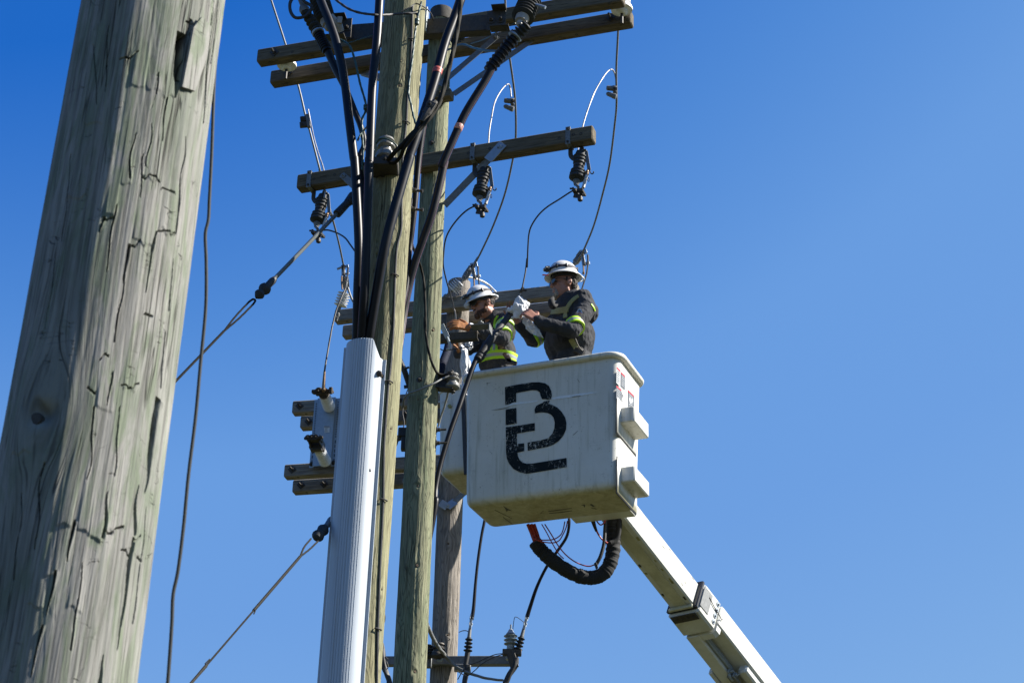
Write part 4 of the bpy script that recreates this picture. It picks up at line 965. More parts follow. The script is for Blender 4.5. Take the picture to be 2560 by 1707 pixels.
# ------------------------------------------------------------------ switch plate on the left ends of the lower arms
def build_switch():
    n = L3a['N']; o = arm_face(L3a, 'F', 560, 1140, .004); o = o+n*max(0, np.dot(arm_face(L2a, 'F', 600, 500, .006)-o, n))
    def q(x, y, off=0): return onplane('F', x, y, o+n*off, n)
    tl, tr, br, bl = q(512, 415), q(672, 390), q(600, 1120), q(448, 1128)
    # a rectangular steel channel: straighten the traced corners
    zt, zb = tl[2], bl[2]; X = L3a['X']; w = .165; c = (tl+tr+br+bl)/4
    t = thing('disconnect_switch', 'galvanised channel with drilled flanges across the two left crossarm pairs', 'switch', np.array([c[0], c[1], zb]))
    H = zt-zb
    mb = MB(); mb.box([c[0]+n[0]*.03, c[1]+n[1]*.03, (zt+zb)/2], (H, w, .006), (0, 0, 1), X); part('web', mb, M['galv'], t)
    for s_ in (-1, 1):
        mb = MB(); fc = np.array([c[0], c[1], (zt+zb)/2])+X*s_*(w/2+.022)
        mb.box(fc, (H, .042, .005), (0, 0, 1), X); mb.box(np.array([c[0], c[1], (zt+zb)/2])+X*s_*w/2+n*.016, (H, .006, .034), (0, 0, 1), X); part('flange', mb, M['galv'], t)
        mb = MB()
        for i in range(22):
            z = zt-.04-i*.0245
            if z < zb+.28: break
            mb.lathe(np.array([*fc[:2], z])+n*.0015, n, [(.0065, 0), (.0065, .0022), (.001, .0016)], 8)
        for i in range(5): mb.box(np.array([*fc[:2], zb+.24-i*.045])+n*.0028, (.03, .008, .002), (0, 0, 1), X)
        part('flange_holes', mb, M['pole_top'], t, kind='stuff')
    for s_ in (-1, 1):
        mb = MB(); mb.bolt(np.array([*(c+X*s_*(w/2+.022))[:2], zb+.035])+n*.003, n, .012, .016); part('bolt', mb, M['rust'], t)
    base = np.array([c[0], c[1], 0])+n*.034
    for nm, b, tp in (('up', (600, 490), (535, 330)), ('lo', (560, 1065), (468, 880))):
        pb = q(*b, .034); tip = onplane('F', *tp, o+n*.40, n)
        mb = MB(); shed_stack(mb, pb, pb+(tip-pb)*.78, 10, .058, .050, .047, thick=.2, res=24); part('post_insulator', mb, M['shed_light'], t)
        d = unit(tip-pb); e = pb+(tip-pb)*.78
        mb = MB(); mb.lathe(e, d, [(.047, 0), (.046, .04), (.02, .045)], 18); part('insulator_neck', mb, M['shed_tan'], t)
        mb = MB()
        if nm == 'up':
            mb.lathe(e+d*.03, d, [(.05, 0), (.052, .02), (.03, .03)], 14); mb.box(e+d*.075, (.19, .05, .022), X, n); mb.box(e+d*.07-X*.02, (.10, .06, .05), X, n)
            mb.box(e+d*.09-X*.075, (.05, .04, .03), X); mb.box(e+d*.09+X*.075, (.03, .03, .06), X); mb.tube(spline([e+d*.08-X*.04, e+d*.15-X*.045, e+d*.16-X*.015, e+d*.10+X*.0], 5), .010, 8)
            for k_ in (-.06, -.02, .03, .06): mb.bolt(e+d*.09+X*k_, n, .010, .02)
            part('upper_contact', mb, M['rust'], t)
            mb = MB(); mb.tube([e+d*.09+X*.01, e+d*.13+X*.012, at('F', 552, 116, (e+d*.16)[1])], [.02, .017, .010], 10); part('copper_lug', mb, M['copper'], t)
        else:
            c2 = e+d*.08
            mb.box(c2-X*.045+n*.0, (.20, .012, .075), d, X); mb.box(c2+X*.05, (.20, .012, .075), d, X); mb.box(c2+d*.07, (.13, .07, .02), X, n); mb.box(c2-d*.01, (.10, .05, .12), X, n)
            mb.box(c2-X*.065-d*.06, (.10, .014, .05), d, X)
            part('lower_contact', mb, M['dark_steel'], t)
            mb = MB(); mb.box(c2+d*.125, (.17, .024, .02), X, n)
            for k_ in (-.05, -.015, .02): mb.bolt(c2+d*.14+X*k_, n, .014, .02)
            part('copper_contact_bar', mb, M['rust'], t)
    # printed label
    mb = MB(); P = [q(542, 690, .037), q(607, 690, .037), q(604, 758, .037), q(552, 760, .037)]; lb = thing_part_quad(mb, P)
    l_ = part('printed_label', mb, M['sticker'], t, 'white printed label with a black heading bar')
    mb = MB(); P = [q(544, 693, .039), q(605, 693, .039), q(605, 702, .039), q(545, 702, .039)]; thing_part_quad(mb, P); o_ = part('heading_bar', mb, M['sticker_black'], t); o_.parent = l_
    mb = MB()
    for r_ in range(5): thing_part_quad(mb, [q(556, 712+r_*9, .039), q(588-6*(r_ % 3), 711+r_*9, .039), q(588-6*(r_ % 3), 714+r_*9, .039), q(556, 715+r_*9, .039)])
    o_ = part('text_line', mb, M['sticker_grey'], t); o_.parent = l_
def thing_part_quad(mb, P): mb.add(np.array(P), [(0, 1, 2, 3)])
build_switch()

# ------------------------------------------------------------------ guy wires on the left
def guy(label, P, rods, loop):
    """steel guy: strain rod or wire from the pole down to an anchor in the ground"""
    P = [np.asarray(p) for p in P]; t = thing('guy_wire', label, 'guy wire', P[-1]); return t, P
A_, B_ = at('C', 742, 345, 9.15), at('S', 442, 950, 8.6)
dir_ = unit(B_-A_); gend = A_+dir_*((A_[2]+.0)/-dir_[2])
t = thing('guy_wire', 'upper guy with a long grey strain rod, meeting the pole high up', 'guy wire', gend)
def onl(k, x, y): # point of the guy line nearest to a pixel
    d = ray(*px(k, x, y)); w0 = CAM_O-A_; a, b, c, dd, e = np.dot(d, d), np.dot(d, dir_), 1.0, np.dot(d, w0), np.dot(dir_, w0)
    return A_+dir_*((a*e-b*dd)/(a*c-b*b))
r1, r2, f1, f2, w1, w2 = onl('C', 600, 500), onl('C', 30, 1095), onl('S', 665, 725), onl('S', 630, 760), onl('S', 610, 780), gend
mb = MB(); mb.tube([A_+np.array([.05, .05, .03]), A_, A_+dir_*.06, onl('C', 700, 395), r1], [.034, .036, .025, .023, .026], 12); mb.lathe(A_, (0, -1, 0), [(.03, -.04), (.036, 0), (.02, .035)], 12); part('upper_end_fitting', mb, M['rubber_dull'], t)
mb = MB(); mb.tube([r1, r2], .0115, 10); part('strain_rod', mb, M['grey_rod'], t)
mb = MB(); mb.tube([r2, r2+dir_*.02, onl('S', 662, 728)], [.016, .021, .019], 10); part('lower_end_fitting', mb, M['rubber_dull'], t)
mb = MB(); mb.lathe(f1, dir_, [(.012, -.03), (.030, -.018), (.036, .0), (.030, .018), (.020, .03), (.027, .042), (.03, .055), (.02, .07), (.008, .085)], 14); part('guy_insulator', mb, M['shed'], t)
sd = unit(np.cross(dir_, [0, 1, 0]))
mb = MB()
lp = onl('S', 560, 828)
mb.tube(spline([f2+sd*.014, (f2+lp)/2+sd*.012, lp], 5), .0062, 8, 3, 120); mb.tube(spline([f2-sd*.014, (f2+lp)/2-sd*.012, lp], 5), .0062, 8, 3, 120)
mb.tube(spline([f2+sd*.014, f2-dir_*.03+sd*.008, f2-dir_*.03-sd*.008, f2-sd*.014], 5), .0062, 8)
mb.tube([lp, gend], .0078, 8, 3, 120); part('steel_strand', mb, M['bronze_rope'], t)
# lower guy
A_ = at('I', 985, 60, 9.25); B_ = at('I', 92, 1095, 7.8); dir_ = unit(B_-A_); gend = A_+dir_*(A_[2]/-dir_[2])
t = thing('guy_wire', 'lower guy wire meeting the pole behind the grey guard', 'guy wire', gend)
a0, a1, a2, a3 = onl('I', 945, 95), onl('I', 895, 160), onl('I', 845, 215), onl('I', 760, 320)
mb = MB(); mb.tube([A_, a0, a0+dir_*.05, onl('I', 905, 140)], [.012, .022, .018, .014], 10); mb.bolt(a0, (0, -1, 0), .012, .035); part('clevis', mb, M['galv_dull'], t)
mb = MB(); mb.lathe(a1, dir_, [(.012, -.05), (.024, -.035), (.033, -.01), (.026, .02), (.02, .035), (.030, .055), (.034, .075), (.02, .10), (.008, .105)], 14); part('guy_insulator', mb, M['shed'], t)
sd = unit(np.cross(dir_, [0, 1, 0])); mb = MB()
mb.tube(spline([a2+sd*.020, (a2+a3)/2+sd*.014, a3], 5), .0055, 8, 3, 120); mb.tube(spline([a2-sd*.02, (a2+a3)/2-sd*.018, a3], 5), .0055, 8, 3, 120); part('wire_loop', mb, M['bronze_rope'], t)
mb = MB(); m1, m2, m3 = onl('I', 482, 655), onl('I', 195, 985), onl('I', 130, 1055)
mb.tube([a3, a3+(m1-a3)*.5, m1], .0085, 8, 3, 120); mb.tube([m1, m2], .0052, 8, 3, 120); mb.tube([m2, m2+dir_*.02, m3, gend], [.006, .009, .0075, .006], 8, 3, 120); part('steel_strand', mb, M['bronze_rope'], t)
mb = MB(); mb.tube([m1+sd*.008, m1+dir_*.03+sd*.012], .003, 6); mb.tube([m2-sd*.01, m2-dir_*.05-sd*.008], .003, 6); part('wire_end', mb, M['bronze_rope'], t)

# bare wire standing off the near pole
wire('ground_wire', 'thin bare wire hanging just right of the blurred foreground pole', pts('J', (1010, -60, 3.1), (998, 100, 3.1), (978, 350, 3.1), (965, 700, 3.1), (955, 900, 3.1), (950, 1000, 3.1), (936, 1070, 3.1), (940, 1200, 3.1), (938, 1400, 3.1), 'K', (918, 100, 3.1), (895, 350, 3.1), (862, 620, 3.1), (840, 850, 3.1), (815, 1050, 3.1), (792, 1165, 3.1), (786, 1300, 3.1), (768, 1560, 3.1), (740, 1900, 3.1), (690, 2600, 3.1)), .0034, 'bare_wire')

# ------------------------------------------------------------------ spools, neutral cable and thin wires
def spool(mb, o, ax, r=.05, h=.085):
    mb.lathe(np.asarray(o), ax, [(.012, -.012), (r*.72, -.010), (r*.95, 0), (r, h*.14), (r*.92, h*.26), (r*.62, h*.36), (r*.62, h*.52), (r*.9, h*.6), (r*.92, h*.7), (r*.68, h*.78), (r*.68, h*.86), (r*.85, h*.92), (r*.8, h*1.02), (.014, h*1.05)], 22)
o = at('A', 1332, 1455, 9.0); t = thing('spool_insulator', 'grey glazed spool insulator bracketed to the front of the yellowish pole', 'insulator', o)
mb = MB(); spool(mb, o+np.array([0, 0, .0]), (0, .12, 1), .058, .135); part('glazed_spool', mb, M['spool'], t)
mb = MB(); mb.box(o+np.array([.0, .03, -.045]), (.16, .16, .05)); mb.box(o+np.array([.0, .09, .03]), (.05, .02, .22)); mb.box(o+np.array([-.085, .02, -.04]), (.012, .05, .06)); mb.bolt(o+np.array([0, -.045, -.03]), (0, -1, 0), .013, .02); mb.bolt(o+np.array([0, 0, .14]), (0, .1, 1), .013, .02)
part('bracket', mb, M['dark_steel'], t)
mb = MB(); mb.tube(spline(pts('A', (1250, 1320, 8.97), (1275, 1280, 8.95), (1320, 1270, 8.94), (1375, 1290, 8.94), (1430, 1330, 8.95), (1450, 1370, 8.96)), 5), .005, 8); part('tie_wire', mb, M['green_wire'], t)
wire('neutral_cable', 'oily twisted cable tied to the spool and rising to the upper right', pts('A', (1360, 1462, 8.94), (1420, 1400, 8.86), (1480, 1340, 8.82), (1560, 1255, 8.8), (1640, 1170, 8.8), (1740, 1060, 8.8), (1815, 950, 8.8), (1860, 850, 8.8), (1895, 720, 8.8), (1945, 520, 8.8), (1985, 330, 8.82), (2020, 100, 8.84), (2035, -120, 8.86)), .0155, 'bronze_rope', 'cable', lobes=3, twist=45, amp=.35, n=14)
wire('neutral_cable', 'lower strand looping from the twisted cable back under the spool', pts('A', (1845, 920, 8.82), (1810, 990, 8.8), (1740, 1090, 8.78), (1660, 1180, 8.78), (1580, 1265, 8.78), (1510, 1360, 8.82), (1460, 1460, 8.9), (1400, 1500, 8.95), (1300, 1490, 8.97), (1180, 1500, 9.0), (1100, 1510, 9.0)), .012, 'bronze_rope', 'cable', lobes=3, twist=60, amp=.35, n=14)
o = at('A', 1740, 1000, 8.78); t = thing('cable_grip', 'dark bolted grip on the twisted cable in front of the leaning cable', 'clamp', o)
mb = MB(); d = unit(at('A', 1800, 930, 8.78)-at('A', 1690, 1100, 8.78)); mb.tube([at('A', 1670, 1120, 8.78), at('A', 1720, 1040, 8.78), at('A', 1790, 935, 8.79)], [.016, .028, .02], 10); mb.box(o, (.09, .04, .05), d); mb.bolt(o+np.array([.0, -.02, .02]), (0, -1, 0), .012, .02); part('grip_body', mb, M['dark_steel'], t)
def rope(P, r, lobes=2, twist=90): mb = MB(); mb.tube(spline(P, 6), r, 10, lobes, twist, .3); return mb
GW = 'thin green wires on the top line gear'
solo('green_wire', rope(pts('A', (880, 360, 9.05), (940, 375, 9.0), (1010, 430, 8.98), (1050, 540, 8.97), (1078, 660, 8.96), (1105, 780, 8.95), (1135, 880, 8.94), (1155, 960, 8.93), (1150, 1030, 8.93), (1120, 1100, 8.93), (1120, 1230, 8.93), (1130, 1380, 8.95), (1120, 1560, 8.97)), .0075), M['green_wire'], 'green twisted wire dangling between the two left black cables', 'wire', GW)
solo('green_wire', rope(pts('A', (1160, 990, 8.93), (1175, 1080, 8.92), (1165, 1160, 8.92), (1110, 1230, 8.92), (1080, 1290, 8.9)), .006), M['green_wire'], 'short green branch wire splitting off beside the left cables', 'wire', GW)
o = at('A', 1158, 985, 8.92); mb = MB(); mb.lathe(o-np.array([0, 0, .02]), (0, 0, 1), [(.008, 0), (.016, .004), (.017, .014), (.014, .018), (.017, .022), (.017, .032), (.008, .036)], 10); solo('wire_connector', mb, M['green_wire'], 'green crimp where the dangling green wire splits', 'connector')
solo('green_wire', rope(pts('A', (870, -10, 8.95), (930, 40, 8.93), (1010, 90, 8.9), (1110, 122, 8.88), (1240, 138, 8.82), (1340, 140, 8.9), (1450, 130, 9.0), (1560, 125, 9.03), (1620, 128, 9.06), (1635, 180, 9.06)), .0085), M['rubber_dull'], 'dark twisted wire crossing the front pole near its top', 'wire', GW)
solo('green_wire', rope(pts('A', (1665, 20, 9.06), (1640, 120, 9.06), (1622, 210, 9.06), (1605, 310, 9.05), (1590, 460, 9.05), (1575, 590, 9.05), (1555, 740, 9.05), (1548, 860, 9.05), (1570, 960, 9.04), (1590, 1060, 9.03), (1612, 1135, 9.0)), .0075), M['green_wire'], 'green twisted wire running down the lit side of the front pole', 'wire', GW)
o = at('A', 1624, 200, 9.04); mb = MB(); mb.lathe(o-np.array([0, 0, .025]), (0, 0, 1), [(.008, 0), (.014, .004), (.015, .02), (.012, .024), (.015, .028), (.015, .042), (.006, .05)], 10); solo('wire_connector', mb, M['green_wire'], 'green crimp on the wire at the top of the front pole', 'connector')
solo('green_wire', rope(pts('B', (130, 480, 11.3), (230, 455, 11.2), (300, 420, 10.9), (370, 410, 10.6), (450, 440, 10.2), (560, 465, 9.8), (680, 468, 9.5), (760, 445, 9.3), (790, 400, 9.25)), .0085), M['green_wire'], 'green twisted wire sagging to the right terminator', 'wire', GW)
solo('green_wire', rope(pts('B', (430, 405, 10.0), (560, 360, 9.7), (660, 300, 9.5), (760, 250, 9.3), (840, 215, 9.24)), .004), M['green_wire'], 'thin straight green wire up to the right arrester', 'wire', GW)
solo('green_wire', rope(pts('A', (890, 365, 9.1), (980, 395, 9.15), (1080, 370, 9.2), (1180, 335, 9.25), (1240, 320, 9.28)), .004), M['green_wire'], 'thin green wire along the crossarms left of the pole', 'wire', GW)
solo('green_wire', rope(pts('A', (1480, 110, 9.02), (1560, 70, 9.03), (1610, 38, 9.05), (1660, 50, 9.06), (1720, 90, 9.2), (1760, 140, 9.3), (1775, 190, 9.35)), .0045), M['rubber_dull'], 'thin dark hoop of wire over the top of the front pole', 'wire', GW)
# pole ground wire with staples
gp = [P1.surf(*P1.hit(k, x, y), .006) for k, x, y in (('A', 1580, 60), ('A', 1572, 370), ('A', 1558, 640), ('A', 1535, 880), ('A', 1522, 1130), ('A', 1500, 1330), ('A', 1490, 1470), ('C', 1185, 440), ('C', 1180, 640), ('C', 1145, 800), ('C', 1130, 980), ('C', 1120, 1250), ('C', 1108, 1568), ('F', 1240, 60), ('F', 1218, 260), ('F', 1195, 560), ('F', 1172, 900), ('F', 1165, 1230), ('F', 1158, 1560), ('I', 1245, 400), ('I', 1236, 640), ('I', 1230, 800), ('I', 1225, 1095))]
mb = MB(); mb.tube(spline(gp, 6), .0062, 8); part('ground_wire', mb, M['rubber_dull'], POLE1)
for k, x, y in (('A', 1572, 372), ('A', 1522, 1130), ('C', 1122, 1062), ('F', 1222, 232), ('F', 1163, 1472), ('I', 1231, 766)):
    th, z = P1.hit(k, x, y); c = P1.surf(th, z, .004); tg_ = np.array([math.cos(th), math.sin(th), 0]); nn = P1.nrm(th); mb = MB()
    mb.tube(spline([c-tg_*.022, c-tg_*.02+nn*.008, c+nn*.015, c+tg_*.02+nn*.008, c+tg_*.022], 5), .0042, 6); part('staple', mb, M['dark_steel'], POLE1)
# second thin wire low on the pole and step studs on the lit edge
for k, y, x0, x1 in (('C', 282, 1292, 1372), ('C', 455, 1285, 1375)):
    Yb = 9.2; a, b = at(k, x0, y-4, Yb), at(k, x1, y+4, Yb); mb = MB(); mb.tube([a-(b-a)*.3, b], .0085, 8); d = unit(b-a)
    mb.lathe(a, d, [(.02, -.008), (.02, .0), (.014, .001), (.014, .02), (.009, .022)], 8); mb.lathe(b, d, [(.0085, -.004), (.012, -.002), (.012, .008), (.004, .01)], 8); mb.box(a-d*.008, (.006, .04, .13), d); part('side_bolt', mb, M['dark_steel'], POLE1)
for k, y, x0, x1 in (('F', 730, 1735, 1830), ('F', 870, 1732, 1842)):
    Yb = 11.72; a, b = at(k, x0, y, Yb), at(k, x1, y-2, Yb); mb = MB(); mb.tube([a-(b-a)*.3, b], .0085, 8); d = unit(b-a)
    mb.lathe(a, d, [(.022, -.008), (.022, .0), (.015, .001), (.015, .02), (.009, .022)], 8); mb.box(a-d*.01, (.006, .05, .09), d); part('side_bolt', mb, M['dark_steel'], POLE2)
for (k, x, y, s_) in (('A', 1762, 1312, .014), ('C', 1100, 1500, 0), ('F', 1548, 205, .012)):
    if s_:
        th, z = P2.hit(k, x, y); mb = MB(); mb.bolt(P2.surf(th, z, -.002), P2.nrm(th), s_, .03); part('bolt', mb, M['dark_steel'], POLE2)
# spool bracket on the right side of the green pole
o = at('F', 1895, 290, 11.68); t = thing('spool_insulator', 'grey spool insulator in a clevis on the right side of the green pole', 'insulator', o)
mb = MB(); spool(mb, o, (0, .1, 1), .052, .105); part('glazed_spool', mb, M['spool'], t)
mb = MB(); yb = 11.70
mb.beam(at('F', 1728, 300, yb), at('F', 1910, 318, 11.68), .085, .008); mb.beam(at('F', 1733, 165, yb), at('F', 1733, 300, yb), .07, .01, up=(1, 0, 0)); mb.beam(at('F', 1733, 162, yb), at('F', 1850, 168, 11.68), .07, .008); mb.box(at('F', 1790, 235, 11.72), (.07, .05, .09)); mb.bolt(at('F', 1895, 330, 11.68), (0, 0, -1), .011, .02); part('clevis', mb, M['dark_steel'], t)
mb = MB(); mb.tube(spline(pts('F', (1840, 130, 11.64), (1870, 120, 11.6), (1890, 150, 11.6), (1860, 135, 11.6), (1900, 125, 11.62), (1885, 110, 11.62), (1850, 150, 11.62), (1920, 150, 11.62), (1945, 170, 11.63)), 4), .005, 6); part('tie_wire', mb, M['dark_steel'], t)
wire('secondary_wire', 'oily stranded wire hanging down the face of the green pole to its spool', pts('C', (1275, 740, 9.9), (1290, 790, 10.4), (1330, 890, 11.3), (1370, 1000, 11.52), (1395, 1130, 11.55), (1405, 1300, 11.56), (1412, 1568, 11.56), 'E', (8, 850, 11.56), (15, 1000, 11.56), (40, 1170, 11.56), (75, 1330, 11.57), (120, 1460, 11.58), (165, 1530, 11.6), (230, 1555, 11.62), (300, 1550, 11.62)), .0105, 'bronze_rope', lobes=3, twist=60, amp=.3)
wire('secondary_wire', 'thin grey wire curving across the green pole from its spool', pts('F', (1860, 165, 11.62), (1790, 195, 11.6), (1700, 245, 11.56), (1600, 290, 11.55), (1500, 330, 11.56), (1440, 350, 11.6), (1390, 400, 11.7), (1370, 500, 11.8)), .0072, 'conductor')
wire('secondary_wire', 'grey wire dropping from the spool along the left bucket', pts('F', (1850, 330, 11.75), (1835, 400, 11.8), (1810, 490, 11.82), (1775, 590, 11.84), (1745, 700, 11.85)), .0075, 'conductor')

# ------------------------------------------------------------------ lower channel by the left worker
t = thing('cable_bracket', 'steel channel bracket reaching from the green pole under the orange glove', 'bracket', at('E', 300, 1090, 11.95))
mb = MB(); Z_ = levelZ((1160, 838), 11.98); a, b = atZ(*px('E', 60, 1105), Z_), atZ(*px('E', 655, 1058), Z_); X_, N_ = channel(mb, a, b, .058, .05); part('channel', mb, M['dark_steel'], t)
mb = MB(); c = atZ(*px('E', 720, 1045), Z_)+N_*.05; mb.box(c+np.array([0, 0, .03]), (.15, .09, .007), X_, N_); mb.box(c+X_*.07+np.array([0, 0, .005]), (.007, .09, .06), X_, N_); mb.bolt(c+N_*.02+np.array([0, 0, .05]), (0, 0, 1), .012, .02); part('end_plate', mb, M['galv_dull'], t)
mb = MB(); mb.beam(at('E', 212, 935, 11.9), at('E', 290, 1100, 11.9), .006, .036, up=(1, 0, .4)); mb.tube(spline(pts('E', (285, 1090, 11.9), (310, 1160, 11.9), (320, 1210, 11.9), (300, 1240, 11.9), (275, 1240, 11.9)), 4), .010, 8); part('strap', mb, M['galv'], t)
# dark terminator seen in the gap between the two front poles
t = thing('cable_terminator', 'black cable with stubs in the gap between the two front poles', 'terminator', at('F', 1400, 150, 11.9))
mb = MB(); mb.tube(spline(pts('F', (1300, -120, 11.9), (1345, 10, 11.9), (1390, 110, 11.9), (1420, 200, 11.92), (1450, 290, 11.95)), 5), .021, 12); part('jacket', mb, M['rubber_dull'], t)
mb = MB(); mb.tube(pts('F', (1390, 92, 11.88), (1440, 75, 11.88)), .009, 8); mb.tube(pts('F', (1385, 282, 11.9), (1450, 275, 11.9)), .014, 8); part('stub', mb, M['rubber_dull'], t)
wire('hanging_wire', 'thin dark wire dropping between the two front poles', pts('F', (1430, 300, 11.9), (1400, 380, 11.9), (1380, 470, 11.9), (1372, 560, 11.9), (1388, 660, 11.9), (1370, 740, 11.9)), .004, 'rubber_dull')
t = thing('bracket_arm', 'black curved bracket with a clamp at the left edge of the green pole', 'bracket', at('F', 1380, 800, 11.9))
mb = MB(); mb.box(at('F', 1392, 770, 11.85), (.09, .07, .07)); mb.box(at('F', 1400, 880, 11.85), (.06, .06, .10)); part('clamp_block', mb, M['rubber_dull'], t)
mb = MB(); mb.tube(spline(pts('F', (1400, 815, 11.85), (1350, 810, 11.85), (1315, 830, 11.87), (1300, 880, 11.9), (1280, 920, 11.92)), 5), [.02, .026, .02, .014], 10, flat=(.5, 1)); part('curved_arm', mb, M['rubber_dull'], t)
wire('hanging_wire', 'thin dark tail below the black bracket between the poles', pts('F', (1395, 930, 11.85), (1405, 990, 11.85), (1410, 1060, 11.87)), .004, 'rubber_dull')

# ------------------------------------------------------------------ potheads on a crossbar low on the grey pole
ZX = levelZ((1125, 1651), 15-.14); a, b = atZ(*px('I', 1270, 963), ZX), atZ(*px('I', 2075, 960), ZX)
t = thing('steel_crossbar', 'grey steel crossbar low on the silver grey pole', 'crossbar', (a+b)/2)
mb = MB(); mb.beam(a, b, .08, .075, ch=.004); part('bar', mb, M['galv_dull'], t)
mb = MB(); mb.box(at('I', 1755, 1003, 14.8), (.14, .08, .05)); mb.box(at('I', 1545, 968, 14.82), (.06, .06, .09)); part('bracket', mb, M['galv_dull'], t)
def pothead(label, k, cap, s0, s1, low, Y, r, lead, n=4):
    t = thing('pothead', label, 'cable terminator', at(k, *s1, Y), 'ribbed cable ends on the low steel crossbar')
    mb = MB(); shed_stack(mb, at(k, *s1, Y), at(k, *s0, Y), n, r, r*.85, r*.5, thick=.3); part('ribbed_body', mb, M['shed'], t)
    mb = MB(); mb.tube([at(k, *s0, Y), at(k, *cap, Y)], [r*.45, r*.33], 12); part('upper_sleeve', mb, M['galv_dull'], t)
    mb = MB(); mb.tube([at(k, *s1, Y), at(k, *low, Y)], [r*.62, r*.5], 12); part('lower_sleeve', mb, M['rubber_dull'], t)
    mb = MB(); c = at(k, *cap, Y); d = unit(at(k, *cap, Y)-at(k, *s0, Y)); mb.box(c+d*.05, (.13, .03, .022), d); mb.bolt(c+d*.03, (1, -.6, .1), .012, .02); mb.bolt(c+d*.085, (1, -.6, .1), .012, .02); part('bolted_lug', mb, M['galv'], t)
    mb = MB(); L = spline(pts(k, *lead), 6); mb.tube(L, [.018, .013, .0125, .0125], 12); part('cable', mb, M['rubber'], t)
pothead('ribbed cable end just right of the silver grey pole', 'I', (1802, 755), (1795, 815), (1787, 905), (1772, 990), 14.7, .038, [(1810, 705, 14.7), (1822, 640, 14.7), (1835, 480, 14.7), (1850, 340, 14.7), (1872, 190, 14.7), (1892, 90, 14.7), (1905, 0, 14.72)], 4)
pothead('leaning ribbed cable end farthest right on the crossbar', 'I', (2132, 755), (2118, 810), (2092, 895), (2070, 960), 14.62, .038, [(2150, 690, 14.62), (2172, 620, 14.6), (2205, 520, 14.55), (2245, 430, 14.5), (2290, 350, 14.45), (2340, 280, 14.4), (2392, 200, 14.35), (2408, 120, 14.3), (2405, 40, 14.3)], 4)
t = thing('surge_arrester', 'upright blue grey arrester with a pointed cap at the right end of the crossbar', 'arrester', at('I', 2050, 905, 14.65))
mb = MB(); shed_stack(mb, at('I', 2050, 865, 14.65), at('I', 2050, 795, 14.65), 3, .058, .058, .032, thick=.4, res=24); mb.lathe(at('I', 2050, 865, 14.65), (0, 0, -1), [(.032, 0), (.035, .03), (.028, .05), (.04, .06), (.04, .12)], 16); part('ribbed_body', mb, M['porcelain'], t)
mb = MB(); mb.lathe(at('I', 2050, 797, 14.65), (0, 0, 1), [(.042, 0), (.028, .02), (.015, .045), (.008, .05), (.008, .085), (.002, .09)], 16); part('pointed_cap', mb, M['galv'], t)
mb = MB(); mb.box(at('I', 2058, 908, 14.62), (.16, .06, .05)); mb.beam(at('I', 2050, 915, 14.6), at('I', 2075, 1000, 14.6), .03, .07, up=(1, 0, 0)); part('bracket', mb, M['dark_steel'], t)
wire('thin_wire', 'hair thin wire looping over the pointed arrester', pts('I', (2062, 775, 14.65), (2072, 700, 14.65), (2085, 690, 14.65), (2110, 705, 14.65), (2135, 725, 14.65)), .0028, 'rubber_dull')
GT = 'bundles of taped cable under the low crossbar'
wire('taped_cable', 'taped black cable bundle under the right end of the crossbar', pts('I', (2082, 940, 14.6), (2078, 985, 14.6), (2050, 1030, 14.6), (2030, 1070, 14.6), (1995, 1150, 14.6), (1960, 1300, 14.6))+[P3.ax(z)+np.array([.06, -.14, 0]) for z in (3.6, 2.0, .2)], .026, 'rubber_dull', 'cable', GT, lobes=3, twist=30, amp=.3, n=14)
wire('taped_cable', 'taped black cable bundle under the cable end by the grey pole', pts('I', (1785, 985, 14.7), (1778, 1030, 14.7), (1768, 1095, 14.7), (1755, 1250, 14.7))+[P3.ax(z)+np.array([.06, -.14, 0]) for z in (3.6, 2.0, .2)], .024, 'rubber_dull', 'cable', GT, lobes=3, twist=30, amp=.3, n=14)
wire('taped_cable', 'black cable bundle at the left end of the low crossbar', pts('I', (1266, 850, 14.75), (1268, 900, 14.75), (1270, 980, 14.75), (1290, 1040, 14.75), (1310, 1095, 14.75), (1330, 1250, 14.75))+[P3.ax(z)+np.array([.06, -.14, 0]) for z in (3.6, 2.0, .2)], [.010, .027, .024, .025, .026, .026], 'rubber_dull', 'cable', GT, lobes=3, twist=30, amp=.3, n=14)
wire('thin_wire', 'thin wire from the crossbar end to the left cable bundle', pts('I', (1300, 950, 14.7), (1280, 935, 14.7), (1300, 990, 14.7), (1290, 1010, 14.7)), .004, 'rubber_dull')
wire('thin_wire', 'thin wire looping out at the lower right of the front pole', pts('I', (1270, 660, 9.2), (1280, 680, 9.2), (1279, 710, 9.2), (1270, 740, 9.2)), .0028, 'rubber_dull')
t = thing('pothead', 'dark ribbed cable end half hidden by the green pole, on the crossbar', 'cable terminator', at('I', 1545, 940, 14.72), 'ribbed cable ends on the low steel crossbar')
mb = MB(); shed_stack(mb, at('I', 1547, 940, 14.72), at('I', 1545, 862, 14.72), 4, .05, .04, .03); part('ribbed_body', mb, M['shed'], t)
o = at('I', 1602, 935, 14.7); t = thing('spool_insulator', 'dark spool insulator on the front of the silver grey pole', 'insulator', o)
mb = MB(); spool(mb, o, (.1, 0, 1), .06, .115); part('glazed_spool', mb, M['dark_steel'], t)
mb = MB(); mb.tube(spline(pts('I', (1610, 880, 14.75), (1630, 920, 14.7), (1625, 955, 14.7), (1600, 955, 14.7)), 4), .012, 8); part('bail', mb, M['galv'], t)
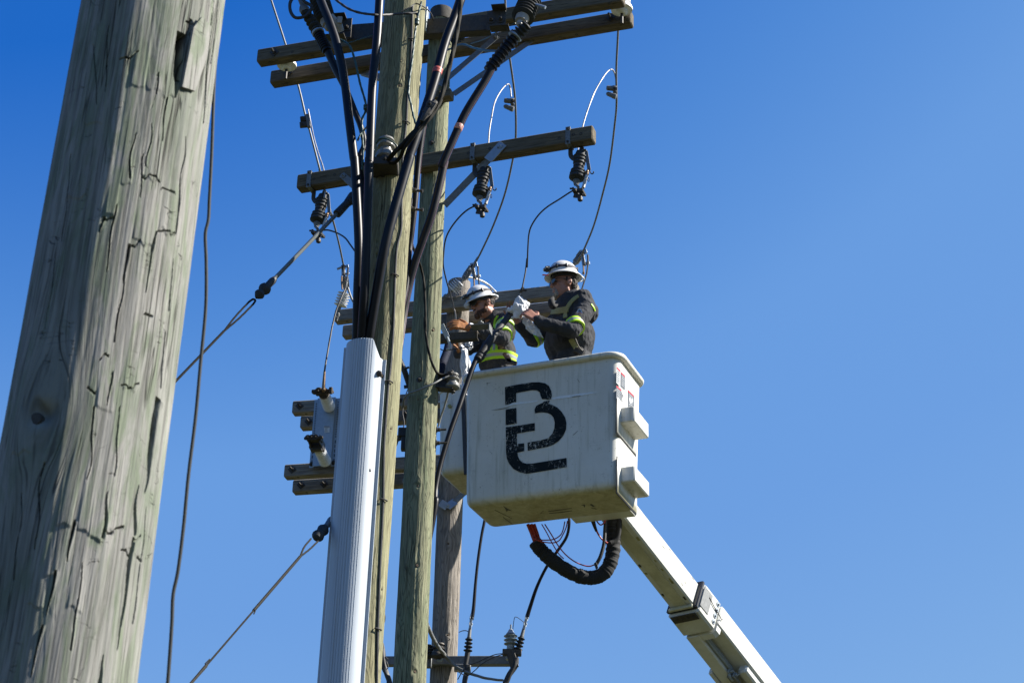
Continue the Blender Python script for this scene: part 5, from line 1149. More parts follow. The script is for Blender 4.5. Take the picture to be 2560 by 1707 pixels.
wire('service_cable', 'twisted cable from behind the green pole down past the silver grey pole', pts('I', (1535, 730, 13.5), (1552, 770, 13.8), (1575, 820, 14.2), (1605, 870, 14.5), (1640, 915, 14.65), (1680, 960, 14.7), (1740, 1008, 14.68), (1830, 1045, 14.65), (1920, 1068, 14.62), (2005, 1077, 14.6)), [.018, .018, .014, .011], 'conductor', 'cable', lobes=3, twist=50, amp=.35, n=14)
wire('thin_wire', 'thin wire from the crossbar arrester sagging to the left', pts('I', (2020, 912, 14.6), (1960, 918, 14.6), (1900, 940, 14.6), (1850, 965, 14.6), (1790, 985, 14.6)), .004, 'rubber_dull')
wire('thin_wire', 'second thin wire fanning down from the crossbar arrester', pts('I', (2010, 915, 14.58), (1935, 940, 14.58), (1870, 980, 14.58), (1820, 1025, 14.58), (1780, 1048, 14.58), (1720, 1020, 14.58)), .004, 'rubber_dull')
wire('thin_wire', 'short thin wire from the crossbar bracket beside the grey pole', pts('I', (1775, 1000, 14.66), (1750, 1030, 14.66), (1725, 1072, 14.66)), .004, 'rubber_dull')
wire('thin_wire', 'thin tag wire at the right edge of the silver grey pole', pts('I', (1735, 782, 14.9), (1755, 774, 14.8), (1775, 773, 14.75), (1790, 778, 14.7)), .004, 'rubber_dull')

# ------------------------------------------------------------------ aerial buckets
def rrect(w, d, r, n=7):
    """points of a rounded rectangle round the origin, in order"""
    out = []
    for cx, cy, a0 in ((w/2-r, d/2-r, 0), (-w/2+r, d/2-r, 90), (-w/2+r, -d/2+r, 180), (w/2-r, -d/2+r, 270)):
        for a in np.linspace(a0, a0+90, n): out.append((cx+r*math.cos(math.radians(a)), cy+r*math.sin(math.radians(a))))
    return np.array(out)
ZB = 6.45
bc = [atZ(*px('G', *q), ZB) for q in ((292, 1356), (1602, 1200), (585, 1548), (1795, 1402))]
BX = unit((bc[1]-bc[0])+(bc[3]-bc[2])); BY = np.array([-BX[1], BX[0], 0])
BW = (np.linalg.norm(bc[1]-bc[0])+np.linalg.norm(bc[3]-bc[2]))/2
BD = (np.dot(bc[2]-bc[0], BY)+np.dot(bc[3]-bc[1], BY))/2
BC = sum(bc)/4
print('bucket', BW, BD, BC)
def build_bucket(c, W, D, H, label, lipw=.035):
    t = thing('aerial_bucket', label, 'lift bucket', c)
    tw, td = .05, .05                                 # outward taper to the top
    rings, inner = [], []
    def ring(w, d, r, z, n=7):
        q = rrect(w, d, r, n); return c+np.outer(q[:, 0], BX)+np.outer(q[:, 1], BY)+np.array([0, 0, z])
    R = .065
    rings.append(ring(W-2*R, D-2*R, .012, 0)); 
    for a in np.linspace(10, 90, 7):
        e = R*(1-math.sin(math.radians(a))); rings.append(ring(W-2*e, D-2*e, max(.012, .075-e*.9), R*(1-math.cos(math.radians(a)))))
    for k in np.linspace(.12, .96, 9): rings.append(ring(W+tw*k, D+td*k, .075, H*k if H*k > R else R+.01))
    rings += [ring(W+tw, D+td, .075, H-.001)]
    mb = MB()
    ins = [ring(W+tw-.02, D+td-.02, .065, H-.001), ring(W-.02, D-.02, .065, .09), ring(W-.1, D-.1, .05, .04)]
    mb.grid(rings+ins, cap=(True, True)); part('shell', mb, M['bucket'], t, smooth=50)
    mb = MB()                                         # rolled rim
    rim = []
    for dx, dz in ((-.004, -.030), (lipw*.7, -.030), (lipw, -.020), (lipw+.003, -.004), (lipw*.85, .010), (lipw*.3, .014), (-.015, .012), (-.026, .002), (-.026, -.03)):
        rim.append(ring(W+tw+2*dx, D+td+2*dx, .085+dx, H+dz, 9))
    rim.append(rim[0]); mb.grid(rim, cap=(False, False)); part('rim', mb, M['bucket'], t, smooth=60)
    return t
BH = 1.062
BUCK = build_bucket(BC, BW, BD, BH, 'white fibreglass bucket with the large dark letters, nearest the viewer')
fn = unit(-BY+np.array([0, 0, -.025/BH])); fp = BC-BY*BD/2+np.array([0, 0, 0.0])      # front face
rn = unit(BX+np.array([0, 0, -.025/BH])); rp = BC+BX*BW/2                             # right face
def decal(parent, name, k, poly, p, n, off, mat, label=None, up=None):
    mb = MB(); P = np.array([onplane(k, x, y, p+n*off, n) for x, y in poly]); mb.add(P, [tuple(range(len(P)))])
    o = part(name, mb, M[mat], parent if not up else up[1], label, smooth=0)
    return o
def arc(P, n=5):   # soften a traced outline
    return P
EM = [
 [(675,358),(745,343),(820,330),(900,318),(960,317),(1010,326),(1043,350),(1062,392),(1066,432),(1057,458),(1030,463),(1008,457),(985,459),(972,432),(965,402),(942,386),(903,383),(835,395),(768,408),(768,482),(738,488),(716,500),(677,508)],
 [(680,544),(770,531),(772,661),(727,668),(681,677)],
 [(925,577),(922,545),(935,515),(962,500),(988,490),(1000,478),(1050,468),(1046,482),(1040,494),(1068,505),(1112,528),(1150,565),(1178,612),(1188,660),(1184,712),(1160,765),(1122,808),(1080,836),(1030,855),(950,870),(865,888),(863,820),(975,801),(1032,784),(1070,746),(1087,700),(1090,652),(1080,612),(1060,588),(1030,573),(992,568),(958,570)],
 [(681,692),(800,676),(923,657),(924,720),(850,731),(775,745),(775,832),(835,825),(836,890),(779,903),(783,935),(797,963),(820,985),(855,996),(905,994),(1040,972),(1188,948),(1190,1023),(1050,1048),(920,1070),(855,1079),(795,1066),(745,1039),(708,995),(690,950),(684,905)]]
for e in EM: decal(BUCK, 'emblem_stroke', 'G', e, fp, fn, .0035, 'emblem')
M['scuff'] = simple('pale_blue_scuff', (.60, .64, .68), .5, 0, .1, 60, .1)
M['scratch'] = simple('grey_scratch', (.20, .20, .17), .7, 0, .3, 60, .1)
for e, mt in (([(735, 492), (800, 482), (880, 476), (945, 468), (948, 478), (880, 490), (800, 500), (745, 506), (690, 518), (640, 528), (700, 508)], 'scuff'),
              ([(1062, 448), (1140, 432), (1230, 421), (1310, 410), (1385, 402), (1460, 400), (1390, 414), (1320, 428), (1220, 444), (1140, 454), (1070, 462)], 'scuff'),
              ([(555, 552), (620, 540), (690, 528), (720, 520), (690, 536), (620, 548)], 'scratch'), ([(1230, 436), (1300, 428), (1310, 432), (1240, 443)], 'scratch'),
              ([(1240, 757), (1282, 722), (1284, 725), (1244, 760)], 'scratch'), ([(1278, 288), (1300, 318), (1297, 320), (1275, 291)], 'scratch'),
              ([(1082, 1012), (1110, 1006), (1110, 1009), (1084, 1016)], 'scratch'), ([(466, 1188), (472, 1186), (471, 1200), (466, 1200)], 'scratch'), ([(524, 322), (530, 320), (529, 340), (524, 340)], 'scratch')):
    decal(BUCK, 'scuff_mark', 'G', e, fp, fn, .0022, mt)
rs = np.random.default_rng(11)                      # small knocks and hairline scratches scattered over the front
for i_ in range(46):
    x_, y_ = rs.uniform(360, 1540), rs.uniform(260, 1190)-0; y_ += (950-x_)*.09; a_ = rs.choice([rs.normal(-.15, .25), rs.normal(1.2, .5)]); l_ = rs.uniform(6, 34)*(1 if rs.random() < .75 else 2); w_ = rs.uniform(.7, 2.2)
    dx, dy = math.cos(a_)*l_, math.sin(a_)*l_; nx_, ny_ = -math.sin(a_)*w_, math.cos(a_)*w_
    decal(BUCK, 'scuff_mark', 'G', [(x_, y_), (x_+dx*.5+nx_, y_+dy*.5+ny_), (x_+dx, y_+dy), (x_+dx*.5-nx_*.6, y_+dy*.5-ny_*.6)], fp, fn, .0043, 'scratch')
# dirt strokes and scrapes on the underside
for e in ([(655, 1345), (700, 1372), (738, 1392), (700, 1384), (690, 1398), (672, 1362)], [(1035, 1392), (1190, 1372), (1232, 1366), (1232, 1370), (1190, 1377), (1036, 1397)], [(1042, 1408), (1140, 1400), (1235, 1386), (1236, 1391), (1140, 1405), (1043, 1413)],
          [(1308, 1342), (1340, 1335), (1345, 1352), (1336, 1362), (1330, 1345)], [(1380, 1336), (1398, 1332), (1425, 1352), (1408, 1356)], [(968, 1414), (995, 1386), (998, 1388), (972, 1416)], [(1395, 1362), (1440, 1372), (1440, 1376), (1395, 1366)], [(590, 1380), (735, 1452), (733, 1455), (588, 1384)], [(660, 1440), (740, 1500), (738, 1503), (657, 1444)]):
    decal(BUCK, 'scrape_mark', 'G', e, BC+np.array([0, 0, -.002]), np.array([0, 0, -1.]), 0.0, 'sticker_black')
# stickers on the right face
def sticker(quad, head, body, label, rows=6):
    o = decal(BUCK, 'warning_sticker', 'G', quad, rp, rn, .003, body, label)
    def q(u, v):
        a, b, c_, d = [np.array(x, float) for x in quad]; return (a*(1-u)+b*u)*(1-v)+(d*(1-u)+c_*u)*v
    def sub(name, u0, v0, u1, v1, mat, off):
        o2 = decal(BUCK, name, 'G', [q(u0, v0), q(u1, v0), q(u1, v1), q(u0, v1)], rp, rn, off, mat); o2.parent = o
    sub('red_heading', 0.02, 0.01, .98, .13, head, .0045)
    mat = 'sticker' if body != 'sticker' else 'sticker_grey'
    for r_ in range(rows):
        v = .2+.75*r_/rows; sub('text_line', .16, v, .8-.18*(r_ % 3 == 2), v+(.028 if body != 'sticker' else .05), mat, .0045)
sticker([(1608, 186), (1640, 218), (1638, 356), (1605, 322)], 'sticker_red', 'sticker', 'white sticker with a red heading, highest of four')
sticker([(1644, 230), (1677, 262), (1676, 382), (1643, 352)], 'sticker_red', 'sticker_grey', 'grey printed sticker right of the highest one')
sticker([(1605, 344), (1648, 378), (1645, 490), (1603, 450)], 'sticker_red', 'sticker_grey', 'grey printed sticker with a red heading, lower left')
sticker([(1703, 380), (1755, 432), (1755, 530), (1702, 520)], 'sticker_red', 'sticker_grey', 'grey printed sticker with a white figure above the upper step')
decal(BUCK, 'warning_sticker', 'G', [(1650, 395), (1672, 415), (1673, 515), (1651, 490)], rp, rn, .003, 'sticker', 'plain white sticker with a small black arrow')
for e in ([(1655, 420), (1662, 415), (1664, 440), (1657, 450)], [(1655, 470), (1668, 480), (1668, 484), (1655, 474)]): decal(BUCK, 'arrow_mark', 'G', e, rp, rn, .0045, 'sticker_black')
for e in ([(1714, 440), (1722, 450), (1732, 480), (1726, 500), (1712, 470)], [(1735, 450), (1745, 470), (1740, 490), (1730, 465)]): decal(BUCK, 'figure_print', 'G', e, rp, rn, .0046, 'sticker')
# moulded steps on the right face
for (x0, yt, yb, lab) in ((1632, 527, 657, 'upper moulded step'), (1634, 1022, 1152, 'lower moulded step')):
    pt, pb = onplane('G', x0, yt, rp, rn), onplane('G', x0, yb, rp, rn); hgt = pt[2]-pb[2]; mid = (pt+pb)/2; Lb = .345
    mb = MB(); c0 = mid+BX*.054+BY*Lb/2
    mb.box(c0, (Lb, .118, hgt), BY, -BX, ch=.008); st = part('step_block', mb, M['bucket'], BUCK, lab, smooth=30)
    mb = MB(); mb.box(mid+BX*.0+BY*(Lb/2-.015)+np.array([0, 0, -.025]), (hgt+.155, Lb+.105, .013), rn*0+np.cross(BY, rn), BY, ch=.05)
    o_ = part('step_flange', mb, M['bucket'], BUCK, smooth=50)
    mb = MB(); mb.box(mid-BX*.001+BY*(Lb/2-.015)+np.array([0, 0, -.029]), (hgt+.170, Lb+.118, .008), np.cross(BY, rn), BY, ch=.052); o2 = part('flange_seam', mb, M['sticker_black'], BUCK, smooth=50)
# fork bracket and mounting plate behind the bucket
mb = MB(); mb.box(BC+BY*(BD/2+.10)+BX*.28+np.array([0, 0, .35]), (.5, .16, .62), BX, BY); part('mounting_bracket', mb, M['paint_white'], BUCK)

lc = at('F', 1735, 1200, 13.5)
LBC = lc+BX*BW/2+BY*BD/2+np.array([0, 0, -.01])
LB = build_bucket(LBC, BW, BD, .76, 'plain white bucket half hidden behind the green pole and the lettered bucket', .012)
lp_ = LBC-BY*BD/2
for e in ([(1745, 432), (1870, 418), (1885, 425), (1890, 480), (1882, 482), (1876, 436), (1862, 430), (1746, 444)],): decal(LB, 'moulded_rib', 'F', e, lp_, fn, .014, 'bucket')
mb = MB(); mb.lathe(onplane('F', 1872, 490, lp_, fn), fn, [(.016, -.01), (.016, .022), (.01, .024)], 12); part('rivet', mb, M['strap_tan'], LB)
mb = MB(); mb.beam(onplane('F', 2004, 345, lp_+fn*.02, fn), onplane('F', 2036, 1200, lp_+fn*.02, fn), .03, .02, up=fn); part('dark_strip', mb, M['rubber_dull'], LB)  # thin dark bar set along the line where the two buckets meet

# ------------------------------------------------------------------ boom of the lift
Pa, Pb = at('H', 1020, 262, 13.08), at('H', 1512, 890, 13.72)
bd = unit(Pb-Pa); bn = unit(np.cross(bd, [0, 0, 1])); bn = bn if bn[1] < 0 else -bn; bu = unit(np.cross(bd, bn)); bu = bu if bu[2] > 0 else -bu
print('boom dir', bd, 'n', bn)
Lb = np.linalg.norm(Pb-Pa); BWd, BHt = .215, .215
BOOM = thing('lift_boom', 'white telescopic boom slanting down to the lower right from under the bucket', 'boom', Pb)
def bbox(s0, s1, off_n, off_u, wn_, wu, ch=.01):
    mb = MB(); mb.box(Pa+bd*(s0+s1)/2+bn*off_n+bu*off_u, (s1-s0, wn_, wu), bd, bn, ch=ch); return mb
part('inner_boom', bbox(-.55, Lb+.3, 0, 0, BWd, BHt, .012), M['paint_white'], BOOM, smooth=30)
M['boom_under'] = simple('soiled_underside_paint', (.50, .48, .36), .55, 0, .25, 4, .1, grime=(.30, .285, .18))
part('wear_pad', bbox(-.50, Lb-.02, -.0, -BHt/2-.002, BWd*.5, .008, .003), M['boom_under'], BOOM, 'raised soiled strip along the underside')
part('collar', bbox(Lb-.02, Lb+.235, 0.0, -.01, BWd+.08, BHt+.07, .016), M['paint_white'], BOOM, smooth=30)
mb = bbox(Lb-.055, Lb-.021, -.0, -.0, BWd+.072, BHt+.058, .012); part('collar_mouth', mb, M['black_plastic'], BOOM)
mb = bbox(Lb-.07, Lb-.045, 0, -BHt/2-.02, BWd+.01, .030, .004); part('guide_pad', mb, M['boom_under'], BOOM)
mb = bbox(Lb-.018, Lb+.06, 0, -BHt/2-.058, BWd+.02, .008, .002)
for k in (-.07, -.02, .03, .08): mb.bolt(Pa+bd*(Lb+.02)+bn*k-bu*(BHt/2+.06), -bu, .011, .012)
part('wear_plate', mb, M['dark_steel'], BOOM)
mb = bbox(Lb+.235, Lb+.35, 0, -.012, BWd+.055, BHt+.045, .03); part('collar_taper', mb, M['paint_white'], BOOM, smooth=40)
part('outer_boom', bbox(Lb+.25, Lb+5.2, .02, .035, BWd+.035, BHt-.02, .012), M['paint_white'], BOOM, smooth=30)
part('lower_rail', bbox(Lb+.25, Lb+5.2, -.075, -.105, .12, .09, .008), M['paint_white'], BOOM, smooth=30)
part('rail_strip', bbox(Lb+.25, Lb+.75, -.00, -.10, .022, .05, .006), M['galv'], BOOM)
part('side_plate', bbox(Lb+.76, Lb+5.2, .085, -.075, .085, .10, .014), M['paint_white'], BOOM)
part('lower_flange', bbox(Lb+.68, Lb+5.2, -.16, -.13, .035, .06, .008), M['paint_white'], BOOM)
mb = bbox(Lb+.74, Lb+.95, -.0, -.16, .07, .03, .012); part('clevis_pad', mb, M['galv_dull'], BOOM)
mb = MB(); hp = Pa+bd*(Lb+.76)-bu*.15; mb.tube(spline([hp+bu*.03, hp-bu*.01-bd*.03, hp-bu*.03, hp-bu*.02+bd*.03, hp+bd*.02+bu*.02], 5), .011, 8); mb.bolt(hp+bn*.03, bn, .014, .04); mb.bolt(hp-bd*.05+bn*.01, bn, .012, .04); part('hook', mb, M['galv'], BOOM)
mb = MB(); hp = Pa+bd*(Lb+.06)+bn*(BWd/2+.047)
mb.tube(spline([hp+bu*.05, hp+bd*.10+bu*.02, hp+bd*.17+bu*.01, hp+bd*.21-bu*.0, hp+bd*.23+bu*.012], 5), .0035, 6); part('latch_wire', mb, M['dark_steel'], BOOM)
mb = bbox(Lb-.022, Lb+.10, BWd/2+.042, .0, .006, BHt-.02, .002); part('latch_bar', mb, M['galv_dull'], BOOM)
rs = np.random.default_rng(5)                       # chipped paint along the arrises, a row of bolts by the collar
for i_ in range(16):
    s0 = rs.uniform(0, Lb*.95); e_ = rs.choice([-1, 1]); l_ = rs.uniform(.012, .045)
    mb = MB(); mb.box(Pa+bd*s0+bn*(BWd/2-.030)*(1 if e_ > 0 else -1)*(1 if rs.random() < .8 else .4)-bu*(BHt/2+.0005), (l_, .010+.012*rs.random(), .002), bd, bn); part('paint_chip', mb, M['strap_tan' if i_ % 3 else 'dark_steel'], BOOM)
for i_ in range(5):
    mb = MB(); mb.box(Pa+bd*rs.uniform(.05, Lb*.9)+bn*(BWd/2+.0004)+bu*rs.uniform(-.09, .09), (.012+.03*rs.random(), .002, .006), bd, bn); part('paint_chip', mb, M['scratch'], BOOM)
for k_ in (-.09, -.03, .03, .09):
    mb = MB(); mb.bolt(Pa+bd*(Lb+.19)+bn*(BWd/2+.041)+bu*k_, bn, .012, .014); part('collar_bolt', mb, M['galv'], BOOM)
mb = MB(); mb.box(Pa+bd*(Lb+5.0)-np.array([0, 0, .3]), (.6, .5, .6)); part('turret_head', mb, M['paint_white'], BOOM)
tp = Pa+bd*(Lb+5.0); mb = MB(); mb.lathe([tp[0], tp[1], 0], (0, 0, 1), [(.5, -.02), (.5, .25), (.25, .3), (.22, max(.5, tp[2]-.4))], 24); part('pedestal', mb, M['paint_white'], BOOM)

# ------------------------------------------------------------------ hoses under the bucket
t = thing('hose_bundle', 'black sleeved hose bundle looping under the bucket beside the boom', 'hose bundle', at('H', 720, 700, 12.95))
HP = spline(pts('H', (250, 405, 12.85), (300, 470, 12.88), (390, 555, 12.9), (500, 632, 12.92), (610, 685, 12.95), (720, 702, 12.98), (810, 672, 12.98), (865, 600, 12.98), (893, 500, 12.98), (900, 400, 12.98), (900, 280, 12.96), (910, 170, 12.93)), 16)
mb = MB(); rr = [.055+.0035*vnoise(np.array([i*.55]), np.array([.3]), 3)[0]+.003*vnoise(np.array([i*1.7]), np.array([.9]), 4)[0] for i in range(len(HP))]; rr[0] = rr[1] = .048
mb.tube(HP, rr, 22); part('sleeve', mb, M['wrap'], t, smooth=70)
mb = MB()
for o_, (x0, x1) in enumerate(((195, 255), (222, 275), (246, 298))):
    mb.tube(spline(pts('H', (x0, 262, 12.84), ((x0+x1)/2-2, 330, 12.85), (x1-2, 405, 12.86), (x1+40, 450, 12.88)), 5), .013, 10)
part('red_hose', mb, M['red'], t)
mb = MB(); mb.tube(spline(pts('H', (945, 180, 12.9), (945, 280, 12.92), (932, 360, 12.93), (905, 400, 12.93), (870, 420, 12.92)), 6), .022, 12); part('side_sleeve', mb, M['wrap'], t)
GH = 'thin hoses hanging under the bucket'
def hose(label, P, r, mat): wire('hose', label, P, r, mat, 'hose', GH)
hose('thin red hose looping from the bundle up to the bucket floor', pts('H', (240, 355, 12.8), (245, 385, 12.78), (300, 392, 12.78), (400, 388, 12.78), (460, 355, 12.78), (485, 310, 12.78), (500, 240, 12.78)), .0045, 'red')
hose('second thin red hose making the lower loop by the bundle', pts('H', (235, 365, 12.8), (290, 400, 12.76), (390, 415, 12.76), (450, 398, 12.76), (485, 345, 12.76), (510, 290, 12.76), (522, 235, 12.76)), .0045, 'red')
hose('thin red hose running down to the inside of the loop', pts('H', (310, 262, 12.8), (350, 330, 12.8), (400, 425, 12.82), (450, 505, 12.86), (490, 545, 12.9)), .0042, 'red')
hose('long thin brown hose along the inside of the sleeve loop', pts('H', (335, 262, 12.8), (385, 340, 12.8), (440, 430, 12.82), (500, 505, 12.85), (570, 562, 12.88), (640, 595, 12.9), (700, 607, 12.9), (750, 592, 12.9)), .0048, 'red')
hose('short red hose hook beside the black sleeve', pts('H', (755, 205, 12.85), (765, 240, 12.85), (795, 268, 12.85), (825, 245, 12.85), (838, 200, 12.85)), .0055, 'red')
hose('red hose joining the black sleeve near the boom', pts('H', (745, 275, 12.86), (770, 335, 12.86), (805, 385, 12.87), (850, 420, 12.88)), [.009, .007, .006, .009], 'red')
hose('black hose curving down beside the sleeve', pts('H', (838, 200, 12.88), (830, 300, 12.88), (822, 420, 12.88), (795, 520, 12.88), (765, 580, 12.89), (748, 605, 12.9)), .014, 'rubber_dull')
hose('rope covered hose end hanging below the bucket edge', pts('H', (718, 195, 12.85), (728, 225, 12.85), (745, 280, 12.86), (760, 320, 12.86)), [.020, .018, .013, .010], 'rust')
# pale clip where the hoses meet
mb = MB(); mb.box(at('H', 757, 602, 12.87), (.02, .02, .045), (1, 0, .3)); solo('hose_clip', mb, M['dark_steel'], 'small dark clip where thin hoses meet inside the loop', 'clip')

# ------------------------------------------------------------------ people
def capsule_mesh(mb, a, b, ra, rb, n=14):
    a, b = np.asarray(a, float), np.asarray(b, float); d = b-a; L = np.linalg.norm(d); d = d/L if L > 1e-6 else np.array([0, 0, 1.])
    prof = [(ra*math.cos(t), -ra*math.sin(t)) for t in np.linspace(math.pi/2*.98, 0, 6)]+[(rb*math.cos(t), L+rb*math.sin(t)) for t in np.linspace(0, math.pi/2*.98, 6)]
    mb.lathe(a, d, prof, n)
def ellip_mesh(mb, c, A, n=18):
    th = np.linspace(.02, math.pi-.02, 12); rings = []
    for t in th:
        q = np.stack([np.sin(t)*np.cos(np.linspace(0, 2*math.pi, n, endpoint=False)), np.sin(t)*np.sin(np.linspace(0, 2*math.pi, n, endpoint=False)), np.full(n, np.cos(t))], 1)
        rings.append(np.asarray(c)+q@np.asarray(A))
    mb.grid(rings)
def remesh(prims, voxel, smooth=4):
    """one continuous surface round all the primitives; returns vertices, faces, nearest primitive per face"""
    mb = MB()
    for p in prims:
        if p[0] == 'c': capsule_mesh(mb, *p[1:5])
        else: ellip_mesh(mb, p[1], p[2])
    me = bpy.data.meshes.new('tmp'); me.from_pydata(np.concatenate(mb.v).tolist(), [], mb.f)
    bm = bmesh.new(); bm.from_mesh(me); bmesh.ops.recalc_face_normals(bm, faces=bm.faces); bm.to_mesh(me); bm.free()
    o = bpy.data.objects.new('tmp', me); COL.objects.link(o)
    r = o.modifiers.new('r', 'REMESH'); r.mode = 'VOXEL'; r.voxel_size = voxel
    s = o.modifiers.new('s', 'SMOOTH'); s.iterations = smooth; s.factor = .5
    dg = bpy.context.evaluated_depsgraph_get(); ev = o.evaluated_get(dg); m2 = bpy.data.meshes.new_from_object(ev)
    V = np.empty(len(m2.vertices)*3); m2.vertices.foreach_get('co', V); V = V.reshape(-1, 3)
    Nn = np.empty(len(m2.vertices)*3); m2.vertices.foreach_get('normal', Nn); Nn = Nn.reshape(-1, 3)
    F = [tuple(p.vertices) for p in m2.polygons]
    bpy.data.objects.remove(o); bpy.data.meshes.remove(me); bpy.data.meshes.remove(m2)
    return V, Nn, F
def nearest(prims, P):
    best = np.full(len(P), 1e9); idx = np.zeros(len(P), int)
    for i, p in enumerate(prims):
        if p[0] == 'c':
            a, b, ra, rb = p[1:5]; d = np.asarray(b)-a; t = np.clip(((P-a)@d)/max(d@d, 1e-9), 0, 1)
            s = np.linalg.norm(P-(np.asarray(a)+np.outer(t, d)), axis=1)-(ra+(rb-ra)*t)
        else:
            Ai = np.linalg.inv(np.asarray(p[2])); q = (P-p[1])@Ai; k = np.linalg.norm(q, axis=1)
            s = (k-1)*np.min(np.linalg.norm(p[2], axis=1))
        m = s < best; best[m] = s[m]; idx[m] = i
    return idx
def hand(prims, wrist, d, b, side, mat, curl=(.5, .6, .65, .7), s=1.0, thumb=.5, r=.0082):
    """palm, four fingers of different length bending away from the back of the hand b, and a thumb leaving the side"""
    d = unit(d); b = np.asarray(b, float); b = unit(b-d*np.dot(b, d)); w = np.cross(d, b)
    if np.dot(w, side) < 0: w = -w
    W = np.asarray(wrist, float)
    for k in (-.026, -.009, .009, .026):
        prims.append(('c', W+w*k*.7*s, W+(d*.088+w*k*1.15)*s, .0135*s, .0115*s, mat))
    for k, L, c in ((.033, .070, curl[0]), (.0115, .080, curl[1]), (-.0105, .074, curl[2]), (-.032, .058, curl[3])):
        p = W+(d*.088+w*k)*s; dd = unit(d+w*k*3.0); rr = r*s; nb = unit(b-dd*np.dot(b, dd))
        for seg, f_ in ((.45, 1.0), (.31, 1.15), (.24, .9)):
            ang = c*f_; dn = unit(dd*math.cos(ang)-nb*math.sin(ang)); nb = unit(nb*math.cos(ang)+dd*math.sin(ang)); dd = dn
            q = p+dd*L*seg*s; prims.append(('c', p, q, rr, rr*.93, mat)); p, rr = q, rr*.93
    p = W+(d*.022+w*.030)*s; t1 = unit(d*.55+w*.75-b*.25); q = p+t1*.045*s; prims.append(('c', p, q, .0125*s, .0105*s, mat))
    t2 = unit(t1*(1-thumb*.4)+d*.5-b*thumb*.8-w*thumb*.3); q2 = q+t2*.033*s; prims.append(('c', q, q2, .0102*s, .0088*s, mat)); prims.append(('c', q2, q2+unit(t2-b*.3)*.024*s, .0088*s, .0078*s, mat))

def person(label, loc, build, voxel=.0058):
    t = thing('person', label, 'person', loc); prims = build()
    V, Nn, F = remesh(prims, voxel)
    mats = []; order = ['shirt', 'skin', 'glove', 'jeans', 'black_plastic']
    lab = np.array([order.index(p[-1]) for p in prims])
    vi = lab[nearest(prims, V)]
    cloth = (vi == 0).astype(float)
    nz = .55*noise3(V*[1, 1, .55], 26, 3)+.45*noise3(V*[1.2, 1.2, .8], 52, 8)
    V = V+Nn*(cloth*nz*.0085)[:, None]
    C = np.array([V[list(f)].mean(0) for f in F]); fi = lab[nearest(prims, C)]
    mb = MB(); mb.add(V, F, V, [int(i) for i in fi])
    body = part('body', mb, [M[o_] for o_ in order], t, smooth=0); body.data.shade_smooth()
    bvh = BVHTree.FromPolygons(V.tolist(), F)
    return t, bvh
def cast(bvh, k, x, y):
    d = ray(*px(k, x, y)); h = bvh.ray_cast(Vector(CAM_O), Vector(unit(d)))
    return (np.array(h[0]), np.array(h[1])) if h[0] is not None else (None, None)
def ribbon(t, bvh, name, k, path, lanes, off=.006, n=5):
    """strap lying on the body along a path; lanes = [(centre, width, material)] across it"""
    P2 = spline([np.array([x, y, 0.]) for x, y in path], n); H = []
    for q in P2:
        p, nn = cast(bvh, k, q[0], q[1])
        if p is None:
            if not H: continue
            p, nn = H[-1]
        H.append((p, nn))
    P = np.array([h[0] for h in H]); Nn = np.array([h[1] for h in H])
    for _ in range(3):
        P[1:-1] = (P[:-2]+P[1:-1]*2+P[2:])/4; Nn[1:-1] = (Nn[:-2]+Nn[1:-1]*2+Nn[2:])/4
    first = None
    for (c, w, mat) in lanes:
        rings = []
        for i in range(len(P)):
            tg = unit(P[min(i+1, len(P)-1)]-P[max(i-1, 0)]); nn = unit(Nn[i]); s = unit(np.cross(tg, nn))
            a = P[i]+nn*off+s*c
            rings.append([a-s*w/2-nn*.006, a-s*w/2+nn*.001, a+nn*.0022, a+s*w/2+nn*.001, a+s*w/2-nn*.006])
        mb = MB(); mb.grid(rings); part(name if mat != 'silver' else 'silver_strip', mb, M[mat], t, smooth=50)
def armband(t, a, b, ra, rb, at_, name='reflective_band', w=.05, tilt=None):
    a, b = np.asarray(a), np.asarray(b); d = unit(b-a); L = np.linalg.norm(b-a)
    r = lambda s: ra+(rb-ra)*min(max(s/L, 0), 1)+.0085
    s0 = at_*L; ax = unit(d+np.asarray(tilt)) if tilt is not None else d
    for mat, lo, hi, nm in (('hiviz', -w/2, -w*.17, name), ('silver', -w*.165, w*.165, 'silver_strip'), ('hiviz', w*.17, w/2, name)):
        mb = MB(); mb.lathe(a+d*s0, ax, [(r(s0+lo)-.008, lo), (r(s0+lo), lo), (r(s0+(lo+hi)/2)+.001, (lo+hi)/2), (r(s0+hi), hi), (r(s0+hi)-.008, hi)], 26); part(nm, mb, M[mat], t, smooth=60)

